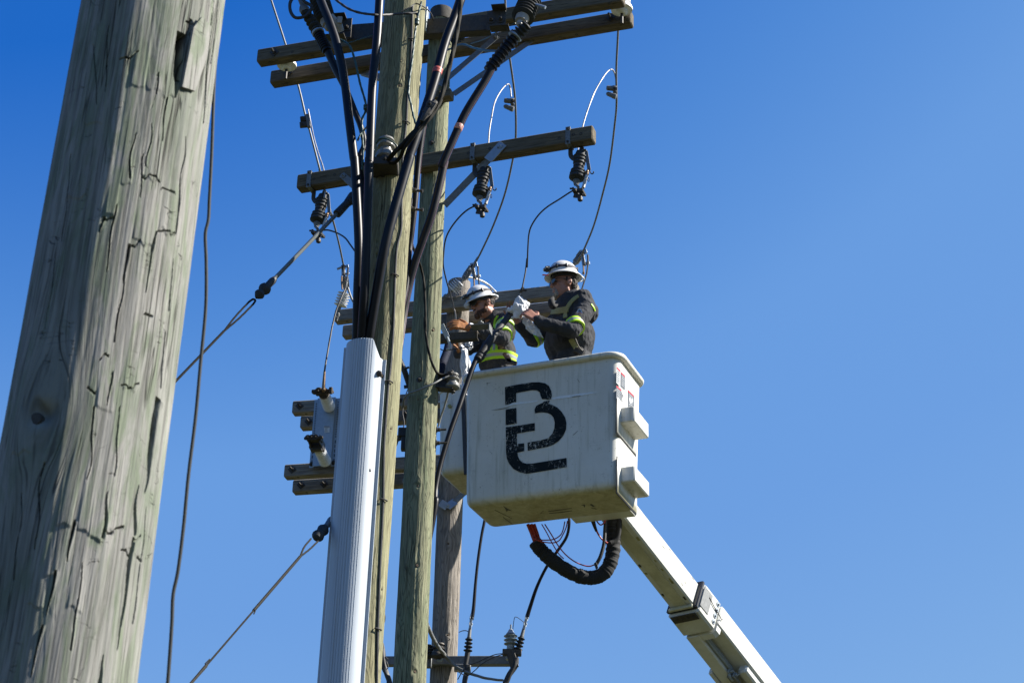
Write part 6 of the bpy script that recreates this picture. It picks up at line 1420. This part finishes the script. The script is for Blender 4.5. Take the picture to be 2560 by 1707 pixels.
def helmet(t, c, fwd, up, rx=.120, ry=.104, rz=.128, brim=1.27, lamp_side=1.0, clips=(), rear=True):
    c = np.asarray(c); up = unit(up); fwd = unit(np.asarray(fwd)-up*np.dot(fwd, up)); lf = np.cross(up, fwd)
    n = 48; a = np.linspace(0, 2*math.pi, n, endpoint=False)
    prof = [(.90, .004), (1.02, -.004), (brim-.02, -.016), (brim, -.015), (brim+.005, -.011), (brim-.01, -.008), (1.10, .006), (1.03, .014)]
    for th in np.linspace(6, 88, 16): prof.append((math.cos(math.radians(th))**.88, .014+(rz-.014)*math.sin(math.radians(th))))
    rings = []
    for s, z in prof:
        ex = np.where(np.cos(a) > 0, 1+.05*(s > 1.05)*np.cos(a), 1.0)
        x, y = rx*s*np.cos(a)*ex, ry*s*np.sin(a)
        k = max(0, min(1, (z-.045)/.04))*(s < 1.0)
        zz = z+k*(.0055*np.exp(-(y/.010)**2)+.004*np.exp(-((np.abs(y)-.038)/.008)**2))
        rings.append(c+np.outer(x, fwd)+np.outer(y, lf)+np.outer(np.broadcast_to(zz, x.shape), up))
    mb = MB(); mb.grid(rings, cap=(False, True)); hel = part('hard_hat', mb, M['helmet'], t, smooth=50)
    def ringpt(ang, z, k=1.0):
        th = math.asin(min(1, (z-.014)/(rz-.014))); s = math.cos(th)**.88*k
        return c+fwd*rx*s*math.cos(ang)+lf*ry*s*math.sin(ang)+up*z
    mb = MB(); rg = []
    for z, k in ((.040, 1.0), (.040, 1.035), (.052, 1.04), (.062, 1.04), (.062, 1.0)): rg.append([ringpt(q, z, k) for q in a])
    rg = [[rg[j][i] for j in range(len(rg))] for i in range(n)]; rg.append(rg[0]); mb.grid(rg, cap=(False, False)); bd_ = part('lamp_strap', mb, M['strap_dark'], t, smooth=50); bd_.parent = hel
    def sub(nm, mb, m_): o = part(nm, mb, M[m_], t, smooth=40); o.parent = hel; return o
    f0 = ringpt(0.0, .050, 1.06); mb = MB()
    mb.box(f0+fwd*.012, (.028, .062, .034), fwd, lf, ch=.006); mb.lathe(f0+fwd*.024+lf*.016, fwd, [(.014, 0), (.016, .012), (.011, .016)], 12); mb.lathe(f0+fwd*.024-lf*.016, fwd, [(.014, 0), (.016, .012), (.011, .016)], 12)
    sub('headlamp', mb, 'black_plastic')
    mb = MB()
    for s_ in (-1, 1): mb.lathe(f0+fwd*.0405+lf*.016*s_, fwd, [(.010, 0), (.008, .002), (.001, .003)], 10)
    sub('lamp_lens', mb, 'fuse')
    for q in (.75, 1.45, 2.6, -.75, -1.6):
        p = ringpt(q, .051, 1.05); nn = unit(p-c-up*.05); mb = MB(); mb.box(p, (.010, .016, .034), nn, np.cross(up, nn), ch=.003); sub('strap_clip', mb, 'black_plastic')
    mb = MB()       # suspension band and ratchet under the shell
    rr = []
    for z, k in ((.002, .86), (-.028, .84), (-.028, .80), (.002, .82)): rr.append([c+fwd*rx*k*math.cos(q)+lf*ry*k*math.sin(q)+up*z for q in a])
    rr = [[rr[j][i] for j in range(4)] for i in range(n)]; rr.append(rr[0]); mb.grid(rr, cap=(False, False)); sub('suspension_band', mb, 'black_plastic')
    if rear:
        p = c-fwd*rx*1.10+up*.006; mb = MB(); mb.box(p, (.03, .055, .03), fwd, lf, ch=.006); mb.tube(spline([p+lf*.03+up*.012, p-fwd*.03+lf*.028-up*.012, p-fwd*.035-up*.02, p-fwd*.03-lf*.028-up*.012, p-lf*.03+up*.012], 4), .006, 8); sub('rear_bracket', mb, 'shed_light')
    return hel, (c, fwd, lf, up)

def head(P, c, fwd, up, ear=1.0):
    """cranium, jaw, nose, brow, lips, ears; returns the frame"""
    up = unit(up); fwd = unit(np.asarray(fwd)-up*np.dot(fwd, up)); lf = np.cross(up, fwd); c = np.asarray(c)
    L = lambda x, y, z: c+fwd*x+lf*y+up*z
    P.append(('e', L(-.006, 0, .02), np.array([fwd*.097, lf*.077, up*.100]), 'skin'))
    P.append(('e', L(.030, 0, -.045), np.array([fwd*.064, lf*.060, up*.078]), 'skin'))
    P.append(('c', L(.062, .0, -.098), L(.058, 0, -.09), .026, .026, 'skin'))
    for s in (-1, 1):
        P.append(('c', L(.0, .050*s, -.060), L(.055, .020*s, -.100), .022, .020, 'skin'))
        P.append(('e', L(.056, .036*s, -.022), np.array([fwd*.030, lf*.024, up*.022]), 'skin'))
        P.append(('c', L(.082, .012*s, .022), L(.066, .052*s, .018), .011, .010, 'skin'))
        P.append(('e', L(-.008, .078*s, -.010), np.array([fwd*.020, lf*.008, up*.034])@np.eye(3), 'skin'))
        P.append(('c', L(-.020, .080*s, .014), L(-.020, .086*s, -.010), .008, .008, 'skin'))
        P.append(('c', L(.100, .009*s, -.036), L(.100, .011*s, -.036), .0085, .008, 'skin'))
    P.append(('c', L(.090, 0, .012), L(.112, 0, -.032), .0095, .0125, 'skin'))
    P.append(('c', L(.088, .016, -.062), L(.088, -.016, -.062), .0085, .0085, 'skin')); P.append(('c', L(.086, .014, -.075), L(.086, -.014, -.075), .0085, .0085, 'skin'))
    return (c, fwd, lf, up)
def fuzz(t, name, prims, mat, voxel=.005, amp=.004):
    V, Nn, F = remesh(prims, voxel, 2); V = V+Nn*(noise3(V, 130, 4)*amp)[:, None]; mb = MB(); mb.add(V, F, V); return part(name, mb, M[mat], t, smooth=0)
def glasses(t, fr, lensmat, frame_='black_plastic', wrap=.6, big=1.0):
    c, fwd, lf, up = fr; L = lambda x, y, z: c+fwd*x+lf*y+up*z
    mb = MB(); ml = MB()
    for s in (-1, 1):
        o = L(.108, .034*s, -.002); a = unit(lf*s-fwd*.35*wrap); nrm_ = unit(np.cross(a, up)); nrm_ = nrm_ if np.dot(nrm_, fwd) > 0 else -nrm_
        E = [o+a*math.cos(q)*.030*big*(1+.1*math.cos(q))+up*math.sin(q)*.020*big for q in np.linspace(0, 2*math.pi, 18, endpoint=False)]
        ml.prism(E, nrm_, .002); mb.tube(E+[E[0]], .0026, 6)
        mb.tube(spline([o+a*.031*big+up*.006, L(.060, .078*s, .008), L(-.01, .083*s, .006), L(-.03, .080*s, -.006)], 4), .0032, 6)
    mb.tube(spline([L(.112, .008, .004), L(.116, 0, .008), L(.112, -.008, .004)], 3), .0026, 6)
    g = part('glasses', mb, M[frame_], t); o_ = part('lens', ml, M[lensmat], t, smooth=20); o_.parent = g

# ---- the taller worker on the right
def e(x, y, Y): return at('E', x, y, Y)
W1 = {}
def build_right():
    P = []
    fwd = unit([-.90, -.43, 0]); lf = np.array([.43, -.90, 0]); up = np.array([0, 0, 1.])
    hd = unit([-.93, -.36, -.04]); hu = unit([-.03, 0, 1])
    W1['fr'] = head(P, e(1718, 452, 12.33), hd, hu)
    P.append(('c', e(1745, 560, 12.34), e(1790, 700, 12.36), .060, .066, 'skin'))
    T = lambda x, y, z: e(1800, 860, 12.36)+fwd*x+lf*y+up*z
    P.append(('e', T(-.005, 0, .02), np.array([fwd*.150, lf*.215, up*.205]), 'shirt'))
    P.append(('e', T(.01, 0, -.20), np.array([fwd*.188, lf*.222, up*.23]), 'shirt'))
    P.append(('e', T(0, 0, -.42), np.array([fwd*.160, lf*.200, up*.20]), 'shirt'))
    P.append(('c', T(-.035, .09, .15), T(-.035, -.09, .15), .062, .062, 'shirt'))
    P.append(('c', T(-.065, .11, .02), T(-.065, -.11, .02), .105, .105, 'shirt'))
    sh, el, wr = e(1985, 742, 12.19), e(1815, 1012, 12.06), e(1385, 880, 12.06)
    P += [('c', T(-.02, .15, .11), sh, .075, .076, 'shirt'), ('c', sh, el, .077, .062, 'shirt'), ('c', el, e(1460, 930, 12.06), .064, .050, 'shirt'), ('c', e(1460, 930, 12.06), e(1405, 885, 12.06), .050, .043, 'shirt')]
    W1.update(sh=sh, el=el, wr=wr)
    hand(P, wr, e(1190, 735, 12.08)-wr, np.array([.15, -.92, .3]), np.array([.1, -.2, .9]), 'skin', (.45, .5, .55, .6), 1.12, .6)
    P.append(('c', e(1420, 890, 12.06), wr, .033, .029, 'skin'))
    sh2, el2, wr2 = T(-.02, -.20, .10), e(1335, 1125, 12.50), e(1155, 925, 12.38)
    P += [('c', T(-.02, -.14, .11), sh2, .072, .072, 'shirt'), ('c', sh2, el2, .072, .060, 'shirt'), ('c', el2, e(1175, 950, 12.40), .060, .044, 'shirt')]
    P.append(('c', e(1175, 950, 12.40), e(1130, 870, 12.36), .032, .028, 'skin'))
    W1.update(sh2=sh2, el2=el2)
    hand(P, e(1135, 880, 12.36), e(1085, 760, 12.34)-e(1135, 880, 12.36), np.array([-.3, .8, .2]), np.array([-.8, -.3, .3]), 'skin', (.35, .35, .45, .5), 1.0, .4)
    for s in (-1, 1):
        hip, kn_, an = T(-.02, .10*s, -.50), T(-.06, .11*s, -.90), T(-.12, .11*s, -1.28)
        P += [('c', hip, kn_, .098, .066, 'jeans'), ('c', kn_, an, .064, .048, 'jeans'), ('c', T(-.13, .11*s, -1.33), T(.01, .12*s, -1.345), .05, .042, 'black_plastic')]
    W1['T'] = T
    return P
PR, bR = person('taller worker in white hard hat and glasses, gripping a white plastic bag', e(1800, 1500, 12.36), build_right)
fr = W1['fr']; c, fw, lf_, up_ = fr; LL = lambda x, y, z: c+fw*x+lf_*y+up_*z
helmet(PR, e(1710, 352, 12.33), [-.93, -.36, -.10], [-.09, -.04, 1], rx=.117, ry=.102)
glasses(PR, fr, 'lens', big=.88)
fuzz(PR, 'goatee', [('c', LL(.074, .016, -.102), LL(.074, -.016, -.102), .021, .021), ('c', LL(.092, .014, -.052), LL(.092, -.014, -.052), .0075, .0075), ('c', LL(.083, .026, -.07), LL(.076, .028, -.095), .008, .010), ('c', LL(.083, -.026, -.07), LL(.076, -.028, -.095), .008, .010)], 'beard_grey')
fuzz(PR, 'hair', [('e', LL(-.040, 0, .010), np.array([fw*.066, lf_*.082, up_*.060])), ('c', LL(-.05, .06, -.02), LL(-.06, .04, -.055), .02, .018), ('c', LL(-.05, -.06, -.02), LL(-.06, -.04, -.055), .02, .018), ('c', LL(.012, .079, .03), LL(.014, .078, -.005), .007, .005)], 'hair_dark')
mb = MB()
for s in (-1, 1): ellip_mesh(mb, LL(.088, .032*s, .0), np.array([fw*.010, lf_*.013, up_*.008]), 10)
part('eye', mb, M['strap_dark'], PR)
T = W1['T']
def collar(t, k, left, right, mat='shirt', Yc=None):
    for poly in (left, right):
        P = [at(k, *p) for p in poly]; mb = MB(); cc = np.mean(P, 0); mb.prism(P, unit(CAM_O-cc), .008); o = part('collar', mb, M[mat], t, smooth=20)
nb = e(1770, 640, 12.35); mb = MB(); rg = []
for r_, z in ((.064, -.03), (.071, -.035), (.078, .0), (.072, .052), (.066, .055), (.062, .02)): rg.append((r_, z))
mb.lathe(nb, [.12, .05, 1], rg+[rg[0]], 30); part('collar', mb, M['shirt'], PR, smooth=50)
armband(PR, W1['sh'], W1['el'], .077, .062, .80, w=.062, tilt=[.55, -.15, -.1])
armband(PR, W1['sh2'], W1['el2'], .072, .060, .93, w=.055)
hv = 'hiviz'
ribbon(PR, bR, 'harness_strap', 'E', [(1895, 590), (1840, 625), (1790, 680), (1755, 740), (1735, 800), (1730, 860)], [(0, .034, 'strap_tan')])
ribbon(PR, bR, 'chest_strap', 'E', [(1450, 800), (1520, 780), (1600, 775), (1690, 765), (1770, 745)], [(0, .050, 'strap_tan')])
ribbon(PR, bR, 'harness_strap', 'E', [(1800, 1115), (1830, 1170), (1862, 1225), (1890, 1290)], [(0, .040, 'strap_tan')])
ribbon(PR, bR, 'shoulder_stripe', 'E', [(2045, 690), (2075, 730), (2090, 770)], [(0, .012, 'hiviz')])
p_, n_ = cast(bR, 'E', 1550, 640)
mb = MB(); mb.tube(spline([e(1580, 610, 12.2), e(1560, 660, 12.17), e(1580, 715, 12.16), e(1640, 700, 12.18)], 5), [.012, .028, .026, .010], 12); part('neck_gaiter', mb, M['wrap'], PR)
for poly, mt, of_ in (([(1905, 737), (1930, 760), (1946, 798), (1900, 803), (1870, 790), (1882, 760)], 'sticker', .011), ([(1906, 752), (1925, 772), (1918, 788), (1892, 782), (1888, 768)], 'sticker_grey', .0125), ([(1884, 790), (1936, 795), (1934, 801), (1884, 796)], 'sticker_red', .0125)):
    Q = []
    p0, n0 = cast(bR, 'E', 1908, 775)
    for x, y in poly: Q.append(onplane('E', x, y, p0+n0*of_, n0))
    mb = MB(); mb.add(np.array(Q), [tuple(range(len(Q)))]); part('sleeve_patch' if mt == 'sticker' else 'patch_print', mb, M[mt], PR, smooth=0)
mb = MB(); mb.tube([e(1450, 330, 12.2), e(1530, 335, 12.2)], .0055, 8); part('red_pencil', mb, M['red'], PR)
mb = MB(); mb.lathe(e(1905, 1255, 12.15), (0, -1, .2), [(.02, -.01), (.03, 0), (.03, .01), (.02, .015)], 14); mb.box(e(1900, 1270, 12.15), (.08, .03, .04), (.8, -.2, -.5)); mb.tube(spline(pts('E', (1852, 1100, 12.12), (1880, 1170, 12.12), (1910, 1225, 12.12), (1945, 1260, 12.13)), 4), .004, 6); part('harness_ring', mb, M['dark_steel'], PR)
for x, y in ((1575, 800), (1578, 850), (1575, 750)):
    p0, n0 = cast(bR, 'E', x, y)
    if p0 is not None: mb = MB(); mb.lathe(p0-n0*.002, n0, [(.007, 0), (.007, .006), (.004, .008)], 10); part('shirt_button', mb, M['black_plastic'], PR)
p0, n0 = cast(bR, 'E', 2000, 1000)

# ---- the smaller worker on the left, behind
W2 = {}
def build_left():
    P = []
    fwd = unit([-.86, -.50, 0]); lf = np.array([.50, -.86, 0]); up = np.array([0, 0, 1.])
    hd = unit([-.86, -.42, -.28]); hu = unit([-.25, -.12, 1])
    W2['fr'] = head(P, e(722, 690, 13.58), hd, hu)
    P.append(('c', e(770, 780, 13.6), e(850, 890, 13.66), .060, .068, 'skin'))
    T = lambda x, y, z: e(905, 1080, 13.70)+fwd*x+lf*y+up*z
    P.append(('e', T(.0, 0, .03), np.array([fwd*.130, lf*.195, up*.19]), 'shirt'))
    P.append(('e', T(.0, 0, -.20), np.array([fwd*.155, lf*.190, up*.22]), 'shirt'))
    P.append(('e', T(-.02, 0, -.42), np.array([fwd*.140, lf*.180, up*.20]), 'shirt'))
    P.append(('c', T(-.025, .09, .145), T(-.025, -.09, .145), .062, .062, 'shirt'))
    sh, el, wr = e(1005, 905, 13.50), e(965, 1112, 13.36), e(595, 1010, 13.30)
    P += [('c', T(-.02, .14, .11), sh, .075, .076, 'shirt'), ('c', sh, el, .076, .062, 'shirt'), ('c', el, wr, .062, .043, 'shirt')]
    W2.update(sh=sh, el=el, wr=wr)
    w2 = e(560, 985, 13.29); P.append(('c', wr, w2, .035, .034, 'glove'))
    hand(P, w2, e(400, 935, 13.27)-w2, np.array([.05, -.9, .35]), np.array([0, -.2, .9]), 'glove', (.28, .24, .26, .32), 1.15, .15, .0135)
    sh2, el2, wr2 = T(-.02, -.20, .10), e(560, 1230, 13.72), e(415, 1290, 13.35)
    P += [('c', T(-.02, -.14, .11), sh2, .072, .072, 'shirt'), ('c', sh2, el2, .070, .058, 'shirt'), ('c', el2, wr2, .056, .042, 'shirt')]
    hand(P, wr2, e(395, 1170, 13.30)-wr2, np.array([.8, .3, 0]), np.array([.2, -.9, .2]), 'glove', (.5, .5, .55, .6), 1.1, .5, .011)
    for s in (-1, 1):
        hip, kn_, an = T(-.02, .10*s, -.50), T(-.05, .11*s, -.90), T(-.08, .11*s, -1.22)
        P += [('c', hip, kn_, .098, .066, 'jeans'), ('c', kn_, an, .064, .048, 'jeans'), ('c', T(-.10, .11*s, -1.27), T(.04, .12*s, -1.285), .05, .042, 'black_plastic')]
    W2['T'] = T
    return P
PL, bL = person('bearded worker in white hard hat, sunglasses and orange gloves, left of the other', e(905, 1500, 13.7), build_left)
fr = W2['fr']; c, fw, lf_, up_ = fr; LL = lambda x, y, z: c+fw*x+lf_*y+up_*z
helmet(PL, e(690, 636, 13.57), [-.86, -.42, -.43], [-.40, -.19, 1])
glasses(PL, fr, 'lens', wrap=1.0, big=1.05)
fuzz(PL, 'beard', [('c', LL(.070, .018, -.102), LL(.070, -.018, -.102), .028, .028), ('c', LL(.092, .016, -.052), LL(.092, -.016, -.052), .009, .009)]+[('c', LL(.070, .026*s, -.085), LL(.020, .056*s, -.075), .022, .019) for s in (-1, 1)], 'beard_dark')
fuzz(PL, 'side_beard', [('c', LL(.030, .058*s, -.070), LL(.002, .070*s, -.020), .014, .010) for s in (-1, 1)]+[('c', LL(.002, .070*s, -.020), LL(.0, .075*s, .02), .009, .008) for s in (-1, 1)], 'beard_ginger')
fuzz(PL, 'hair', [('e', LL(-.042, 0, .012), np.array([fw*.062, lf_*.078, up_*.056]))], 'hair_dark')
nb = e(832, 862, 13.64); mb = MB(); mb.lathe(nb, [.05, -.1, 1], rg+[rg[0]], 30); part('collar', mb, M['shirt'], PL, smooth=50)
armband(PL, W2['sh'], W2['el'], .076, .062, .30, w=.05, tilt=[.25, 0, 0])
armband(PL, W2['sh'], W2['el'], .076, .062, .78, w=.058, tilt=[.45, -.2, 0])
ribbon(PL, bL, 'waist_band', 'E', [(640, 1375), (700, 1345), (790, 1315), (880, 1300), (970, 1298), (1060, 1318), (1120, 1350), (1160, 1395)], [(.026, .024, hv), (0, .026, 'silver'), (-.026, .024, hv)])
ribbon(PL, bL, 'vertical_band', 'E', [(905, 835), (880, 870), (868, 910), (866, 960), (885, 985)], [(0, .022, hv)])
ribbon(PL, bL, 'vertical_band', 'E', [(860, 1180), (858, 1215), (856, 1260)], [(.022, .022, hv), (0, .022, 'silver'), (-.022, .022, hv)])
ribbon(PL, bL, 'vertical_band', 'E', [(690, 935), (685, 965), (688, 990)], [(0, .018, hv)])
ribbon(PL, bL, 'vertical_band', 'E', [(800, 955), (798, 985)], [(0, .012, hv)])
ribbon(PL, bL, 'harness_strap', 'E', [(870, 850), (850, 900), (842, 950)], [(0, .034, 'strap_brown')])
ribbon(PL, bL, 'harness_strap', 'E', [(925, 1180), (965, 1250), (1005, 1320), (1045, 1390)], [(0, .046, 'strap_brown')])
mb = MB(); mb.box(e(1070, 1395, 13.5), (.10, .03, .03), (.8, 0, -.3)); mb.box(e(1040, 1385, 13.5), (.04, .03, .05)); part('belt_hook', mb, M['dark_steel'], PL)
mb = MB(); mb.lathe(e(590, 985, 13.31), e(560, 980, 13.3)-e(600, 990, 13.31), [(.036, 0), (.042, .002), (.043, .03), (.036, .032)], 18); part('glove_cuff', mb, M['shed_light'], PL)

# ------------------------------------------------------------------ cable being worked on, bag, sleeves
t = thing('power_cable', 'black cable held in the bag by the taller worker, slanting down to the green pole', 'cable', at('F', 1700, 1500, 11.85))
CP = spline(pts('E', (1085, 770, 12.24), (1055, 810, 12.22), (985, 900, 12.18), (900, 1010, 12.14), (820, 1120, 12.1), (730, 1260, 12.05), (640, 1390, 12.02), 'G', (440, 120, 12.02), (400, 210, 12.0), (345, 370, 11.98), (290, 530, 11.95), (215, 740, 11.92), (140, 990, 11.9), (100, 1180, 11.88), (92, 1280, 11.86), (84, 1420, 11.84))+down_back(P2, 5.2, -.02, .16), 8)
i1, i2 = 44, 49
mb = MB(); mb.tube(CP[i1:], [.0205]+[.0195]*9, 14); part('jacket', mb, M['rubber'], t)
mb = MB(); mb.tube(CP[:i1+2], [.034, .030, .025, .024, .024, .025, .026, .0265], 14); part('shrink_sleeve', mb, M['rubber_dull'], t)
mb = MB()
for i in range(30, i1-2):
    for k in (0, .5):
        p = CP[i]*(1-k)+CP[i+1]*k; d = unit(CP[i+1]-CP[i]); mb.lathe(p, d, [(.024, 0), (.031, .004), (.031, .010), (.024, .014)], 14)
part('ribbed_section', mb, M['rubber_dull'], t)
mb = MB(); d = unit(CP[i1+1]-CP[i1]); mb.lathe(CP[i1]-d*.02, d, [(.026, 0), (.036, .004), (.036, .022), (.030, .026), (.034, .03), (.034, .045), (.02, .05)], 14); mb.tube([CP[i1]+np.array([.03, -.01, .012]), CP[i1]+np.array([.05, -.012, .018])], .009, 6); part('end_ring', mb, M['rubber_dull'], t)

def bag_blob(prims, amp, voxel=.006, f=38):
    V, Nn, F = remesh(prims, voxel, 3)
    w = noise3(V, f, 2); w2 = np.abs(noise3(V*[1, 1, .6], f*1.9, 6)); V = V+Nn*(w*amp+(w2-.4)*amp*.9)[:, None]; mb = MB(); mb.add(V, F, V); return mb
def sheet(rows, amp, seed, f=30):
    """crumpled plastic film: rows of points, given folds and thickness"""
    G = np.array([spline(r_, 7) for r_ in rows]); G2 = np.array([spline(list(G[:, j]), 7) for j in range(G.shape[1])]).transpose(1, 0, 2)
    nx, ny = G2.shape[:2]; U_, V_ = np.meshgrid(np.linspace(0, 1, ny), np.linspace(0, 1, nx))
    n = unit(np.cross(G2[0, -1]-G2[0, 0], G2[-1, ny//2]-G2[0, ny//2]))
    h = amp*(np.abs(vnoise(U_*5+V_*1.3, V_*2.2, seed))*1.6+.6*vnoise(U_*11, V_*6, seed+1)+.5*vnoise(U_*23, V_*12, seed+2))
    A = G2+n*h[..., None]; B = A-n*.0016
    mb = MB(); f_ = []
    for i in range(nx-1):
        for j in range(ny-1):
            a = i*ny+j; f_ += [(a, a+1, a+ny+1, a+ny), (nx*ny+a, nx*ny+a+ny, nx*ny+a+ny+1, nx*ny+a+1)]
    for i in range(nx-1):
        for j in (0, ny-1): a = i*ny+j; f_.append((a, a+ny, nx*ny+a+ny, nx*ny+a))
    for j in range(ny-1):
        for i in (0, nx-1): a = i*ny+j; f_.append((a, a+1, nx*ny+a+1, nx*ny+a))
    mb.add(np.concatenate([A.reshape(-1, 3), B.reshape(-1, 3)]), f_); return mb
t = thing('plastic_bag', 'crumpled white plastic bag gathered in the hands of the taller worker', 'bag', e(1180, 760, 12.2))
part('gathered_bag', bag_blob([('c', e(1165, 650, 12.22), e(1195, 700, 12.2), .040, .055), ('c', e(1195, 700, 12.2), e(1160, 800, 12.2), .055, .042), ('c', e(1060, 760, 12.17), e(1120, 735, 12.17), .022, .03), ('c', e(1230, 660, 12.22), e(1262, 690, 12.22), .024, .014), ('c', e(1160, 800, 12.2), e(1100, 840, 12.18), .04, .022)], .012), M['bag'], t, smooth=0).data.shade_smooth()
part('bag_tail', sheet([[e(1190, 840, 12.16), e(1245, 835, 12.14), e(1300, 880, 12.10)], [e(1205, 900, 12.16), e(1270, 910, 12.12), e(1350, 935, 12.08)], [e(1240, 970, 12.15), e(1320, 1000, 12.1), e(1410, 1020, 12.06)], [e(1300, 1045, 12.14), e(1380, 1075, 12.1), e(1458, 1105, 12.06)]], .018, 5), M['bag'], t, smooth=60)
t = thing('plastic_wrap', 'translucent white wrap hanging below the gloves of the left worker', 'wrap', e(500, 1500, 12.9))
part('film', sheet([[e(440, 1180, 12.9), e(480, 1190, 12.86), e(520, 1230, 12.88)], [e(450, 1290, 12.9), e(500, 1310, 12.84), e(550, 1340, 12.86)], [e(440, 1440, 12.9), e(510, 1450, 12.84), e(572, 1430, 12.86)], [at('F', 1985, 150, 12.9), at('F', 2030, 140, 12.84), at('F', 2080, 130, 12.86)], [at('F', 1975, 290, 12.9), at('F', 2010, 300, 12.84), at('F', 2050, 290, 12.86)], [at('F', 1990, 330, 12.9), at('F', 2030, 350, 12.84), at('F', 2065, 380, 12.86)]], .022, 9), M['bag'], t, smooth=60)
part('upper_film', sheet([[e(500, 1150, 13.2), e(550, 1130, 13.18), e(600, 1110, 13.2)], [e(500, 1200, 13.2), e(550, 1200, 13.18), e(600, 1180, 13.2)], [e(520, 1250, 13.2), e(560, 1240, 13.18), e(600, 1215, 13.2)]], .015, 12), M['bag'], t, smooth=60)
M['navy'] = simple('navy_rubber', (.008, .011, .024), .8, 0, .3, 40, .1, .15)
t = thing('rubber_sleeve', 'dark navy ribbed sleeve hanging between the green pole and the plastic wrap', 'sleeve', e(200, 1540, 12.3))
SP = spline(pts('E', (300, 1200, 12.6), (285, 1260, 12.55), (255, 1340, 12.5), (225, 1420, 12.45), (205, 1500, 12.42), (192, 1560, 12.4)), 10); mb = MB()
mb.tube(SP, [.030*(1+.10*(i % 3 == 0)) for i in range(len(SP))], 16); part('ribbed_tube', mb, M['navy'], t)
mb = MB(); mb.tube(spline(pts('E', (200, 1235, 12.2), (240, 1255, 12.2), (300, 1250, 12.2), (400, 1232, 12.2), (520, 1215, 12.2), (620, 1185, 12.2), (720, 1150, 12.2)), 6), .0045, 8); solo('hanging_wire', mb, M['rubber_dull'], 'thin black wire crossing in front of the waist of the left worker', 'wire')
